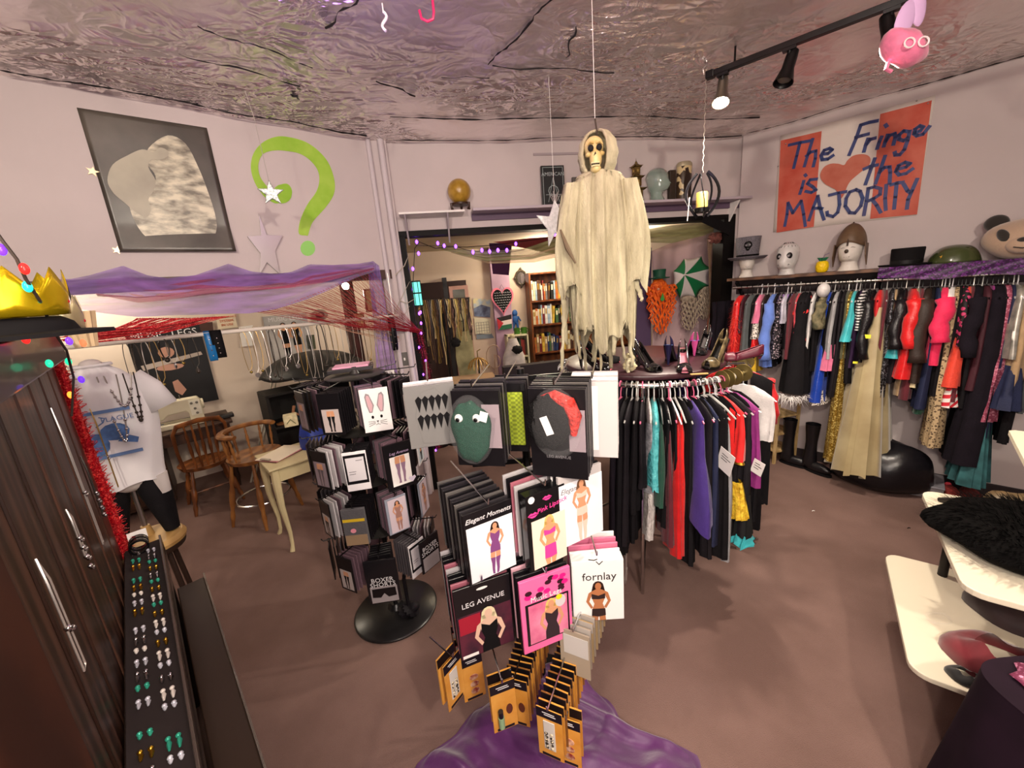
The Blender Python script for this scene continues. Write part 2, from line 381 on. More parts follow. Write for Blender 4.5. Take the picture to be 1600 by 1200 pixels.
# lilac post in the back room that carries the plaques
mb = MB(BW.T); a = BW.px(768,450,BD+.05)[0]; b = BW.px(796,450,BD+.05)[0]
mb.box(a,BD,0,b,BD+.10,2.46); struct(mb.build('column',M('lilac_column','#a98aa0',.7,var=.15,scale=3),smooth=False,bevel=.004))
# the shop's walls behind the camera, so the room is closed
mb = MB(); mb.box(-5,-3.2,0,6.5,-3.1,CEIL); struct(mb.build('wall_front',wallm,smooth=False))
mb = MB(); q = LW.pt(-3.6,0,0); mb.box(-5,-3.1,0,q.x,q.y,CEIL); struct(mb.build('wall_left_near',wallm,smooth=False))
# ================================================================ wall decorations
# black and white photo poster, slightly curled at its lower corner
def wposter():
 o0 = LW.pt(-1.34,.01,2.28)
 root = thing('poster',o0,'large black and white photo poster of a hunched bare back','poster')
 s0,s1,z0,z1 = -1.627,-1.055,2.284,3.035
 mb = MB(LW.T)
 mb.grid(lambda u,v:(s0+(s1-s0)*u,.004+.030*max(0,1-v*5)*(.4+.6*u)+.01*max(0,u-.9)*4*(1-v),z0+(z1-z0)*v),24,30)
 mb.build('poster_sheet',M('poster_dark_print','#37322d',.28,col2='#5b544c',scale=3.0),root,solid=.0015)
 # the print: fur mound and bare back
 def uv(px,py):return LW.px(px,py,.006)
 fur =[(232,232),(262,212),(290,225),(310,262),(325,300),(336,335),(338,360),(325,382),(290,386),(255,383),(228,370),(210,345),(200,315),(196,290),(215,285),(238,292),(243,275),(230,255)]
 mb = MB(LW.T); fp =[uv(*p)for p in fur]; cx = sum(p[0]for p in fp)/len(fp); cz = sum(p[1]for p in fp)/len(fp)
 mb.prism(sm(fp),.0095,.011);
 o = mb.build('printed_fur',M('print_fur','#6e675a',.35,col2='#d8d0b8',scale=12,stretch=(1,1,2.2),detail=8),root,smooth=False)
 mb = MB(LW.T); back =[(168,282),(176,258),(200,243),(222,234),(240,238),(250,231),(262,236),(262,245),(250,250),(236,250),(232,262),(243,282),(240,298),(232,312),(236,328),(228,340),(210,330),(196,318),(186,310),(176,300)]
 mb.prism(sm([uv(*p)for p in back]),.011,.0125)
 mb.build('printed_back',M('print_back','#9b9484',.4,col2='#b9b29e',scale=3.5),root,smooth=False)
wposter()
# green question mark, painted on the wall
def qmark():
 outer =[(447,313),(440,317),(428,317),(412,306),(398,285),(392,262),(396,240),(410,223),(430,214),(450,214),(478,222),(500,238),(515,258),(523,285),(521,305),(508,325),(490,345),(484,358),(481,368)]
 inner =[(478,368),(467,365),(469,345),(480,320),(494,300),(499,282),(496,265),(484,250),(468,240),(448,236),(430,235),(412,240),(404,255),(406,275),(418,292),(430,300),(436,290),(447,287),(454,292),(456,303)]
 P =[LW.px(x,y,.002)for x,y in outer+inner]
 mb = MB(LW.T);
 n = len(outer);
 mb.prism(sm(P),.0005,.003)
 gm = M('lime_green_paint','#8cbf2a',.6,col2='#a9cf4b',scale=6)
 o = mb.build('painted_question_mark',gm,smooth=False); tag(o,'big lime green question mark painted on the left wall','question mark')
 mb = MB(LW.T); mb.prism([LW.px(441+15*cos(t*.39),303+15*sin(t*.39),.002)for t in range(16)],.0032,.0045); mb.build('curl_dot',gm,o,smooth=False); mb = MB(LW.T); mb.prism([LW.px(481+11.5*cos(t*.39),388+12*sin(t*.39),.002)for t in range(16)],.0005,.003)
 mb.build('dot',M('pale_green_paint','#93d46b',.6),o,smooth=False)
qmark()
def star_poly(cx,cz,r,r2=.42,rot=0,n=5,sx=1):return[(cx+sx*(r if i%2==0 else r*r2)*sin(rot+i*pi/n),cz+(r if i%2==0 else r*r2)*cos(rot+i*pi/n))for i in range(2*n)]
silver = M('silver_card','#a9a2a0',.35,.5)
P =[LW.px(x,y,.02)for x,y in[(404,333),(417,367),(442,368),(430,392),(437,428),(417,410),(406,429),(407,396),(386,369),(408,368)]]
mb = MB(LW.T); mb.prism(P,.015,.022); tag(mb.build('star',silver,smooth=False,bevel=.001),'flat silver card star tall on the left wall under the question mark','star')
# small star on a glittery thread
p = aty(424,302,2.6)
root = thing('star_ornament',p,'small silver star ornament hanging on a glittery thread before the question mark','ornament')
mb = MB(Tm(p,.5)); mb.prism(star_poly(0,0,.075),-.006,.006);
mb.build('star_body',M('silver_glitter','#8f9a94',.25,.8,col2='#c9d0cc',scale=90,bump=.4,bscale=120),root,smooth=False,bevel=.004)
mb = MB(); mb.tube([p+Vector((0,0,.07)),p+Vector((-.01,0,.4)),(p.x-.03,p.y,CEIL-.03)],.0018,5); mb.build('thread',M('silver_thread','#cfc9c2',.4,.6),root)
for px_,py_,r_ in((145,268,.028),(183,391,.024)):
 a = LW.px(px_,py_,.006); mb = MB(LW.T); mb.prism(star_poly(a[0],a[1],r_,.42,.3),.004,.010)
 tag(mb.build('star',M('champagne_foil','#d8c3a0',.3,.6),smooth=False),['tiny champagne star stuck beside the poster, mid-height','tiny star stuck at the lower left corner of the poster'][px_>150],'star')
 # painted sign on the right wall
def sign():
 root = thing('painted_sign',RW.pt(.15,.01,2.22),'hand-painted red and white paper sign with a heart, THE FRINGE IS THE MAJORITY','sign')
 U = lambda cx,cy:RW.px(1190+cx/5,140+cy/5,.008)
 s0,s1,z0,z1 = -.315,.645,2.222,3.045
 mb = MB(RW.T); mb.grid(lambda u,v:(s0+(s1-s0)*u,.006+.004*sin(9*u+3*v),z0+(z1-z0)*v-.012*u),16,12); mb.build('paper',M('sign_paper','#dcd2ca',.7,var=.04,scale=3),root,solid=.001)
 red = M('brushed_red_paint','#b8412b',.6,col2='#c96550',scale=5)
 for quad,nm in(([(150,400),(470,325),(408,1072),(118,1118)],'red_panel'),([(928,192),(1330,85),(1215,975),(848,1010)],'red_panel')):
  mb = MB(RW.T); mb.prism([U(*p)for p in quad],.0115,.0135); mb.build(nm,red,root,smooth=False)
 heart =[(610,858),(585,790),(545,765),(500,740),(465,700),(460,655),(490,605),(540,580),(600,580),(645,590),(670,555),(715,518),(780,505),(830,515),(852,545),(840,590),(800,625),(745,670),(700,710),(670,755),(645,820)]
 mb = MB(RW.T); mb.prism(sm([U(*p)for p in heart]),.0115,.0135); mb.build('heart',M('heart_paint','#b5563f',.6,col2='#c4705a',scale=7),root,smooth=False)
 blue = M('navy_brush_paint','#1c3a78',.5,col2='#33366e',scale=9)
 S =[[(215,435),(300,415),(378,402)],[(300,418),(275,520),(252,612)],[(400,388),(365,500),(335,600)],[(350,520),(385,490),(425,480),(420,540),(405,600)],
 [(470,505),(520,500),(552,472),(530,460),(490,475),(465,515),(475,548),(520,542),(560,515)],
 [(905,245),(840,258),(775,278)],[(775,278),(740,380),(685,510)],[(735,375),(780,362),(835,348)],[(832,385),(815,430),(800,485)],[(820,430),(850,390),(888,380)],
 [(938,370),(920,410),(903,462)],[(968,275),(978,290)],[(985,355),(968,400),(955,445)],[(968,410),(1000,360),(1040,345),(1045,375),(1030,430)],
 [(1150,330),(1110,325),(1075,355),(1075,390),(1110,400),(1145,375)],[(1158,325),(1140,400),(1115,470),(1080,510),(1045,512),(1040,490)],
 [(1190,340),(1240,325),(1262,295),(1235,285),(1200,310),(1192,345),(1215,362),(1260,350),(1310,290)],
 [(885,540),(855,620),(812,740)],[(800,622),(850,600),(905,590)],[(965,520),(930,620),(890,735)],[(920,650),(960,610),(1000,605),(1005,650),(1000,735)],
 [(1055,625),(1130,605),(1160,580),(1120,570),(1070,595),(1050,640),(1075,668),(1130,655),(1180,620)],
 [(330,715),(315,770),(300,815)],[(340,665),(348,675)],[(432,700),(380,705),(360,735),(400,760),(425,785),(390,805),(345,795)],
 [(182,1065),(200,975),(208,885),(245,965),(310,870),(330,975),(342,1065)],[(370,1022),(405,920),(440,832),(460,930),(488,1015)],[(400,930),(440,925),(475,930)],
 [(530,825),(600,808),(660,798)],[(605,812),(610,900),(595,960),(560,992),(515,980),(512,955)],
 [(740,782),(690,800),(662,850),(655,910),(690,962),(730,965),(775,910),(790,850),(770,795),(735,782)],
 [(835,770),(820,870),(800,980)],[(830,775),(880,760),(930,775),(925,820),(880,850),(835,870)],[(860,855),(900,905),(930,960)],
 [(975,745),(965,850),(970,940)],[(1010,745),(1060,730),(1105,725)],[(1055,735),(1045,840),(1035,930)],[(1110,740),(1140,790),(1165,810)],[(1215,700),(1175,790),(1145,860),(1135,930)]]
 for i,grp in enumerate([S]):
  mb = MB(RW.T); mb.strokes([[U(*p)for p in ln]for ln in S],.024,.0136,.0150); mb.build('lettering',blue,root,smooth=False)
 for cx,cy in((190,425),(1300,110),(1212,90),(130,600)):
  mb = MB(RW.T); a = U(cx,cy); mb.ell((a[0],.016,a[1]),.006,8,5); mb.build('pushpin',CHROME,root)
sign()
# ================================================================ shelves
def shelf_back():
 root = thing('wall_shelf',BW.pt(1.6,0,2.52),'long white shelf across the back wall above the opening','shelf')
 mb = MB(BW.T); mb.box(.62,0,2.555,3.30,.17,2.577); mb.build('board',M('lilac_white_board','#b9acb6',.5),root,smooth=False,bevel=.002)
 mb = MB(BW.T); mb.box(.62,0,2.50,3.30,.02,2.555); mb.build('back_rail',M('purple_rail','#5e4a60',.6),root,smooth=False)  # dull purple rail under the board
 for s in(2.0,3.18):
  mb = MB(BW.T); mb.add([(s,0,2.55),(s,.14,2.55),(s,0,2.36),(s+.015,0,2.55),(s+.015,.14,2.55),(s+.015,0,2.36)],[(0,1,2),(5,4,3),(0,3,4,1),(1,4,5,2),(2,5,3,0)]); mb.build('bracket',WHITE,root,smooth=False)
 root = thing('corner_shelf',BW.pt(.2,0,2.45),'short grey shelf with two triangular brackets at the left corner of the back wall','shelf')
 mb = MB(BW.T); mb.box(.01,0,2.555,.55,.15,2.572); mb.build('board',WHITE,root,smooth=False,bevel=.002)
 for s in(.05,.40):
  mb = MB(BW.T); mb.add([(s,0,2.555),(s,.14,2.555),(s,0,2.33),(s+.014,0,2.555),(s+.014,.14,2.555),(s+.014,0,2.33)],[(0,1,2),(5,4,3),(0,3,4,1),(1,4,5,2),(2,5,3,0)]); mb.build('bracket',M('grey_bracket','#9d9298',.6),root,smooth=False)
shelf_back()
def shelf_right():
 root = thing('clothes_shelf',RW.pt(.4,0,1.60),'long dark wooden shelf with a hanging rail along the right wall','shelf')
 wood = M('dark_shelf_wood','#4a3122',.5,pattern='wood',scale=6,stretch=(1,1,1),col2='#6b4a34')
 mb = MB(RW.T); mb.box(-.60,0,1.80,2.2,.34,1.825); mb.build('board',wood,root,smooth=False,bevel=.002)
 mb = MB(RW.T); mb.box(-.60,0,1.66,2.2,.02,1.80); mb.build('back_rail',M('dark_rail','#2f2022',.6),root,smooth=False)
 mb = MB(); mb.tube([RW.pt(-.56,.27,1.735),RW.pt(2.2,.27,1.735)],.013,10); mb.build('hanging_rail',STEEL,root)
 for s in(-.52,.5,1.5):
  mb = MB(RW.T); mb.bar((s,.005,1.60),(s,.32,1.79),.02,.03); mb.build('bracket',BLACKM,root,smooth=False)
shelf_right()
# ================================================================ track lighting
def track():
 a = fl(1112,116,3.03); b = fl(1400,5,3.03); d =(b-a).normalized(); e = a+d*2.3
 root = thing('track_rail',a,'long black track lighting rail under the foil ceiling','light track')
 mb = MB(); mb.bar(a,e,.036,.03); mb.build('rail',BLACK,root,smooth=False,bevel=.003)
 for t in(.12,.9,1.9):
  q = a+d*t; mb = MB(); mb.tube([q,(q.x,q.y,CEIL)],.006,6); mb.build('hanger_clip',BLACK,root)
 mb = MB(); mb.bar(a-d*.03,a+d*.015,.044,.04); mb.build('end_cap',BLACK,root,smooth=False,bevel=.004)
 ax = d
 def head(q,aim,label,bodym,L=.16,r=.036,lit=True,stem=.07):
  q = Vector(q); root = thing('track_lamp',q,label,'track lamp',None)
  aim = Vector(aim).normalized(); pv = q-Vector((0,0,stem+.02))
  mb = MB(); mb.tube([q,pv],.009,8); mb.bar(q-d*.03,q+d*.03,.03,.03); mb.build('stem',BLACK,root)
  R = aim.to_track_quat('-Z','Y').to_matrix()
  mb = MB(); mb.lathe([(0,.5*L),(r*.72,.5*L),(r*.8,.3*L),(r*.82,-.05*L),(r*1.25,-.42*L),(r*1.35,-.5*L),(r*1.25,-.5*L),(r*.75,-.1*L)],pv,22,0,R=R)
  mb.build('lamp_body',bodym,root)
  mb = MB(); mb.ell(pv+R@Vector((0,0,-.36*L)),(r*1.0,r*1.0,r*.42),16,8,R=R)
  mb.build('bulb',M('lit_bulb','#fff0cf',.3,emit=38.0)if lit else M('unlit_bulb','#55504a',.2),root)
 h1 = a+d*.06-Vector((0,0,.015)); h2 = a+d*.38-Vector((0,0,.015))
 q3 = fl(1392,28,2.98); t3 =(q3-a).dot(d); h3 = a+d*t3-Vector((0,0,.015))
 chromeb = M('lamp_champagne_steel','#8d857a',.3,.9)
 head(h1,(-.25,-.35,-1),'steel track lamp at the rail end, lit, nearest the back wall',chromeb)
 head(h2,(-.35,-.10,-1),'black track lamp in the middle of the rail, not lit',BLACK,lit=False)
 head(h3,(.0,-.35,-1),'lit track lamp beside the pink plush creature',BLACK)
 head(a+d*1.25-Vector((0,0,.015)),(.2,-.4,-.5),'black track lamp at the top right corner, unlit',BLACK,lit=False,L=.2,r=.05)
 return a,d,h3
TA,TD,H3 = track()
# pink plush creature hanging by the lamp
def creature():
 c = aty(1412,75,1.98); root = thing('plush_creature',c,'pink see-through butterfly plush with round glasses hanging by the track lamp','toy')
 pk = M('pink_plush','#e0759a',.6,var=.2,scale=14,bump=.3,bscale=60,sheen=.4); lv = M('lilac_wing','#dcb6e2',.4,alpha=.8)
 mb = MB(Tm(c,0,0,.5)); mb.ell((0,0,0),(.105,.06,.06),20,12,fn=lambda q:1+.06*sin(7*q.x+3*q.z)); mb.build('body',pk,root)
 for k,(x,z,rx,rz,a)in enumerate([(-.02,.10,.04,.075,.3),(.03,.145,.032,.075,-.15)]):
  mb = MB(Tm(c+Vector((x,-.01,z)),0,0,a)); mb.ell((0,0,0),(rx,.012,rz),16,10); mb.build('wing',lv,root)
 for x in(-.035,.025):
  mb = MB(); mb.tube([c+Vector((x+.022*cos(t),-.062,-.01+.018*sin(t)))for t in[i*.5236 for i in range(12)]],.0035,6,closed=True); mb.build('glasses_rim',M('white_rim','#f0dfe2',.4),root)
 mb = MB(); mb.tube([c+Vector((-.06,0,-.05)),c+Vector((-.075,-.01,-.08)),c+Vector((-.05,-.01,-.09))],.008,7); mb.build('foot',pk,root)
 mb = MB(); mb.tube([c+Vector((.01,0,.05)),(c.x+.02,c.y,CEIL)],.0012,5); mb.build('string',PAPER,root)
creature()
# ceiling hooks and bits
p = fl(597,5,CEIL-.02); root = thing('hook',p,'small white S hook hanging from the ceiling foil at the top edge','hook')
mb = MB(); mb.tube([p,p-Vector((0,0,.03))],.003,6); b_ = p-Vector((0,0,.03)); mb.tube([b_+Vector((.012*sin(t*.8),0,-.011*t*.8))for t in range(9)],.006,7); mb.build('hook_body',WHITE,root)
p = fl(675,-8,CEIL-.02); mb = MB(); mb.tube([p,p+Vector((0,0,-.06)),p+Vector((-.006,0,-.085)),p+Vector((-.03,0,-.092)),p+Vector((-.055,0,-.08)),p+Vector((-.06,0,-.05))],.0055,8)
tag(mb.build('candy_cane',M('hot_pink_plastic','#e02862',.35)),'hot pink plastic cane hook hanging from the ceiling','hook')
# ================================================================ hanging star and ghost
p = aty(868,345,2.75); root = thing('star_decoration',p,'large white glittery foam star hanging left of the ghost','ornament')
mb = MB(Tm(p,-.15)); q_ =[(-.125,.045),(-.04,.03),(0,.13),(.045,.035),(.12,.01),(.05,-.045),(.04,-.12),(-.005,-.075),(-.055,-.16),(-.055,-.05)]
mb.prism(q_,-.012,.012); mb.build('star_body',M('white_glitter_foam','#d8dcd8',.5,col2='#f2f4f2',scale=60,bump=.5,bscale=90),root,smooth=False,bevel=.006)
mb = MB(Tm(p));
for k in range(7):mb.tube([(0,0,.10),(-.03+.012*k,.0,.16+.01*(k%3))],.002,4)
mb.build('tinsel',silver,root)
mb = MB(); mb.tube([p+Vector((0,0,.12)),(p.x,p.y,CEIL)],.0012,5); mb.build('string',PAPER,root)
def ghost():
 c = aty(935,250,2.08); x0,y0 = c.x,c.y
 root = thing('hanging_ghost',(x0,y0,1.45),'hanging skeleton ghost in a tattered cream gauze robe, before the back wall','ghost decoration')
 def z(py):return aty(935,py,2.08).z
 zt,zs,zb = z(218),z(276),z(500)
 S = 2.08/612
 g = M('cream_gauze','#aaa184',.9,col2='#cfc7a6',scale=9,stretch=(2.2,2.2,.5),bump=.8,bscale=150)
 # robe: folded closed cloak, widening
 def robe(u,v):
  t = 2*pi*u; zz = zs+.012+(z(528)-zs)*v
  prof =[(0,42),(.04,55),(.12,62),(.3,68),(.55,73),(.8,72),(1,68)]
  for(a,wa),(b,wb)in zip(prof[:-1],prof[1:]):
   if a<=v<=b:w = wa+(wb-wa)*(v-a)/(b-a); break
  w*=S*.70
  if v<.04:zz = zs+.03*(1-abs(cos(t)))*1.0-.015
  fold = .014*sin(13*t+1.2*sin(3*t)+v*1.5)*(.25+v)+.008*sin(29*t+v*4)*(.2+v)
  dx = w*cos(t)*(1+fold*2.0); dy =(.075+.05*v)*sin(t)+fold*(1 if sin(t)<0 else .6)
  return(x0+.012*v+dx,y0+dy,zz+(.05*sin(5*t+1)+.035*sin(11*t)if v>.97 else 0))
 mb = MB(); mb.grid(robe,150,40,closeu=True); mb.build('robe',g,root,angle=180)
 mb = MB(); mb.ell((x0,y0,zs-.005),(42*S*.8,.075,.032),24,8); mb.build('shoulder_cloth',g,root)
 # draped sleeves
 for sgn,w in((-1,1),(1,1)):
  def slv(u,v,sgn=sgn):
   t = 2*pi*u; cx = x0+sgn*(.135+.04*sin(v*pi*.8)); r = .038+.045*v-.02*v*v
   return(cx+r*cos(t)+.006*sin(6*t+5*v),y0-.035+.8*r*sin(t)+.006*sin(9*t),zs-.03-.50*v+(.04*sin(3*t)if v>.95 else 0))
  mb = MB(); mb.grid(slv,30,18,closeu=True); mb.build('sleeve',g,root,angle=180)
 mb = MB(); mb.tube([(x0-.21,y0-.085,zs-.24),(x0-.185,y0-.12,zs-.33),(x0-.15,y0-.12,zs-.40)],[.005,.012,.004],7); mb.build('bone_finger',M('aged_bone_dark','#6b5a44',.6),root)
 # tattered strips
 specs =[(878,575,.5),(890,540,.5),(905,560,.7),(915,600,.7),(926,545,.6),(938,572,.9),(950,548,.8),(962,590,.9),(972,560,.7),(985,580,1.0),(993,470,.6),(900,500,.5),(945,520,.6),(957,560,.5),(980,610,.8),(922,520,.8),(932,600,.4)]
 for i,(px,py,w)in enumerate(specs):
  q = aty(px,py,2.08-.05*((i%3)-1)); top = z(440)if i!=14 else z(560)
  xs =(q.x-x0); oy = .10 if i%2 else-.085; oy*=max(.3,1-abs(xs)*2.2)
  n = 16; pts =[]; rr =[]
  for k in range(n+1):
   t = k/n; zz = top+(max(q.z,1.42)-top)*t
   pts.append((x0+xs*(.97+.05*t)+.008*sin(5*t+i)+.004*rnd.uniform(-1,1),y0+oy-.01*t+.004*sin(7*t+i),zz)); rr.append((.024*w*(1-.55*t)+.005*rnd.random()))
  mb = MB(); mb.tube(pts,rr,8,sx=.55); mb.build('tattered_strip',g,root,angle=180)
  # hood
 hc = Vector((x0-.003,y0,(zt+zs)/2+.01));
 def hood(u,v):
  a =(-pi/2-.45+.68)+(2*pi-1.36)*u # open towards the front left
  th = pi*(.02+.9*v); r = 1+.04*sin(8*a)+.03*sin(13*th)
  lo = .15 if v<.9 else .1
  return(hc.x+.088*r*sin(th)*cos(a)*(1 if v<.8 else .92),hc.y+.095*r*sin(th)*sin(a),hc.z+.108*cos(th)*(1 if v<.85 else .95))
 mb = MB(); mb.grid(hood,44,22); mb.build('hood',g,root,solid=.012,angle=180)
 # skull
 sk = thing # noqa
 R = Matrix.Rotation(-.15,3,'Z'); bone = M('yellowed_bone','#b79c5e',.35,col2='#e0cd94',scale=16,bump=.2,bscale=40); dk = M('socket_black','#0c0908',.8)
 s0 = Vector((hc.x-.025,hc.y-.042,hc.z+.0))
 mb = MB(); mb.ell(s0+Vector((0,.01,.028)),(.046,.048,.048),20,12,R=R)
 mb.ell(s0+Vector((0,-.022,-.03)),(.029,.030,.042),16,10,R=R)
 mb.ell(s0+Vector((0,-.02,-.072)),(.025,.028,.02),14,8,R=R)
 for sx in(-1,1):mb.ell(s0+R@Vector((sx*.032,-.022,-.01)),(.013,.016,.010),10,6)
 sko = mb.build('skull',bone,root)
 for sx in(-1,1):
  mb = MB(); mb.ell(s0+R@Vector((sx*.019,-.036,.014)),(.0135,.011,.015),14,8,R=R); mb.build('eye_socket',dk,sko)
 mb = MB(); mb.add([s0+R@Vector(p)for p in((-.008,-.049,-.024),(.008,-.049,-.024),(0,-.051,-.004),(0,-.035,-.014))],[(0,1,2),(0,3,1),(1,3,2),(0,2,3)]); mb.build('nose_hole',dk,sko)
 mb = MB(); mb.box(-.018,-.055,-.0585,.018,-.035,-.0555); mb.v =[s0+R@v for v in mb.v]; mb.build('mouth_gap',dk,sko)
 mb = MB()
 for k in range(7):
  for zz in(-.0515,-.0635):mb.ell(s0+R@Vector((-.0165+.0055*k,-.0515+.0011*(k-3)**2*.5,zz)),(.0026,.003,.0048),6,5)
 tag(mb.build('teeth',M('ivory_teeth','#e6d9a8',.3),sko))
 for sx in(-1,1):
  mb = MB(); mb.tube([s0+R@Vector((sx*.006,-.044,.032)),s0+R@Vector((sx*.02,-.046,.036)),s0+R@Vector((sx*.034,-.034,.028))],.004,6); mb.build('brow_ridge',bone,sko)
 mb = MB(); mb.tube([hc+Vector((0,0,.09)),hc+Vector((-.005,0,.13)),hc+Vector((-.009,0,.16))],.004,6); mb.build('hook_loop',M('dark_cord','#3b3028',.7),root)
 mb = MB(); mb.tube([hc+Vector((-.009,0,.16)),(hc.x-.01,hc.y,CEIL)],.0015,5); mb.build('string',PAPER,root)
ghost()
# candle lantern of bent black straps on a thin chain
def lantern():
 c = aty(1097,302,2.7); root = thing('candle_lantern',c,'black strap candle lantern with a yellow candle hanging on a chain','lantern')
 for k in range(5):
  a = 2*pi*k/5+.3; pts =[]
  for i in range(11):
   t = i/10; r = .10*sin(pi*(.08+.84*t))**.8; pts.append(c+Vector((r*cos(a+.5*t),r*sin(a+.5*t),.12-.26*t)))
  mb = MB(); mb.tube(pts,.010,6,sx=.35); mb.build('strap',M('black_gloss_metal','#17161a',.2,.6),root)
 mb = MB(); mb.lathe([(0,-.12),(.045,-.115),(.05,-.09),(.038,-.085)],c,18); mb.build('cup',BLACK,root)
 mb = MB(); mb.lathe([(.0,-.085),(.034,-.085),(.034,0),(.03,.006),(.0,-.004)],c,18); mb.build('candle',M('yellow_wax','#dcb84e',.45),root)
 mb = MB(); mb.lathe([(.038,-.085),(.041,-.085),(.041,.0),(.038,.0)],c,18); mb.build('glass_cup',CLEAR,root)
 n = 24; zt = CEIL-.06; mb = MB()
 for i in range(n):
  z0 = c.z+.12+(zt-c.z-.12)*i/n; z1 = c.z+.12+(zt-c.z-.12)*(i+1.1)/n; mb.tube([(c.x+.004*(-1)**i,c.y,z0),(c.x-.004*(-1)**i,c.y,z1)],.002,5)
 mb.build('chain',M('pale_chain','#bdb4a8',.35,.7),root)
 mb = MB(); mb.tube([(c.x-.014,c.y,zt-.03),(c.x-.02,c.y,zt),(c.x,c.y,zt+.02),(c.x,c.y,CEIL)],.005,6); mb.build('ceiling_hook',CHROME,root)
 mb = MB(); mb.tube([c+Vector((-.085,-.01,-.02)),c+Vector((-.095,-.01,-.16))],.003,5); mb.build('loose_tie',PAPER,root)
lantern()
# ================================================================ things on the back shelf
def bs(px,py,o=.08,z=2.577):s,_ = BW.px(px,py,o); return BW.pt(s,o,z)
ST = 2.577
c = bs(720,324); root = thing('globe_stand',c,'amber crackle ball on a carved dark wooden tripod stand on the back shelf','ornament')
mb = MB(); mb.ell(c+Vector((0,0,.150)),.098,28,18); mb.build('ball',M('amber_ball','#9a7420',.3,col2='#b8923a',scale=20,coat=.4),root)
for k in range(3):
 a = 2*pi*k/3-.5; D = Vector((cos(a),sin(a),0)); mb = MB(); mb.tube([c+D*.062+Vector((0,0,.052)),c+D*.085+Vector((0,0,.046)),c+D*.085+Vector((0,0,.02)),c+D*.07+Vector((0,0,.002)),c+D*.09+Vector((0,0,.002))],[.009,.013,.010,.007,.010],8); mb.build('leg',M('carved_dark_wood','#3a2316',.4),root)
mb = MB(); mb.lathe([(.05,.040),(.072,.042),(.075,.056),(.05,.06)],c,22); mb.build('ring',M('carved_dark_wood','#3a2316',.4),root)
# upright book
c = bs(865,316,.05); root = thing('book',c,'upright black book titled AMERICAN leaning behind the silver star on the back shelf','book')
T = Matrix.Translation(c)@BW.T.to_3x3().to_4x4()
T = Matrix.Translation(c)@Matrix(((BW.d.x,-BW.n.x,0,0),(BW.d.y,-BW.n.y,0,0),(0,0,1,0),(0,0,0,1)))
mb = MB(T); mb.box(-.105,-.015,0,.105,.015,.335); mb.build('cover',M('black_book_cover','#1b1d1f',.35),root,smooth=False,bevel=.002)
text_mb('AMERICAN',.042,T@Matrix.Translation((0,-.0162,.265))).build('title',M('silver_print','#9aa6a6',.4),root,smooth=False)
mb = MB(T)
mb.strokes([[(-.09,.015),(-.09,.32),(.09,.32),(.09,.015),(-.09,.015)],[(-.05,.04),(0,.235),(.05,.04)],[(-.07,.10),(.07,.10)]],.004,-.0165,-.0155)
for k in range(10):
 a = k*.63; mb.strokes([[(.045*cos(a),.13+.045*sin(a)),(.045*cos(a+.63),.13+.045*sin(a+.63))]],.006,-.0165,-.0155)
mb.build('cover_emblem',M('silver_print','#9aa6a6',.4),root,smooth=False)
c = bs(888,318,.10); T2 = Matrix.Translation(c)@T.to_3x3().to_4x4(); root = thing('framed_card',c,'small red framed card on the back shelf at the ghost shoulder','card')
mb = MB(T2); mb.box(-.035,-.008,0,.075,.008,.115); mb.build('frame',M('red_card','#d2383c',.5),root,smooth=False,bevel=.002)
mb = MB(T2); mb.box(-.02,-.0095,.018,.06,-.0085,.10); mb.build('mat',M('pink_mat','#e66a6a',.5),root,smooth=False)
c = bs(905,318,.04); T3 = Matrix.Translation(c)@T.to_3x3().to_4x4(); mb = MB(T3); mb.box(-.06,-.012,0,.06,.012,.24); tag(mb.build('small_book',M('grey_cover','#5c5752',.6),smooth=False),'grey book half hidden behind the ghost shoulder on the shelf','book')
# pagoda
c = bs(994,310); root = thing('pagoda_model',c,'carved brass three-tier pagoda model on the back shelf right of the ghost','ornament'); pg = M('antique_brass','#8f7642',.4,.7,col2='#5a4422',scale=30)
z_ = 0; mb = MB(Tm(c,.3)); mb.box(-.05,-.05,0,.05,.05,.02); mb.build('base',pg,root,smooth=False,bevel=.003)
for k,(w,h)in enumerate([(.043,.085),(.034,.072),(.026,.06)]):
 zb_ = .02+sum([.085+.03,.072+.028,.06+.02][:k])
 mb = MB(Tm(c,.3)); mb.box(-w,-w,zb_,w,w,zb_+h); tr = mb.build('storey',pg,root,smooth=False)
 mb = MB(Tm(c,.3))
 for s_ in(-1,1):mb.box(-.010,s_*w-.002,zb_+.02,.010,s_*w+.002,zb_+h-.02); mb.box(s_*w-.002,-.010,zb_+.02,s_*w+.002,.010,zb_+h-.02)
 mb.build('window_grilles',M('gilt_window','#c7ab62',.4,.6),tr,smooth=False)
 mb = MB(Tm(c,.3)); r = w*1.75; zt_ = zb_+h
 mb.grid(lambda u,v:((r*(1-.75*v))*cos(2*pi*u+pi/4)*(1.35 if int(round(u*16))%4==0 and v<.3 else 1),(r*(1-.75*v))*sin(2*pi*u+pi/4)*(1.35 if int(round(u*16))%4==0 and v<.3 else 1),zt_+.03*v**.7+(.012 if int(round(u*16))%4==0 and v<.1 else 0)),16,4,closeu=True); mb.build('roof',pg,root,solid=.004)
mb = MB(); mb.lathe([(.012,.30),(.006,.32),(.012,.335),(.004,.345),(.0,.375)],c,12); mb.build('spire',pg,root)
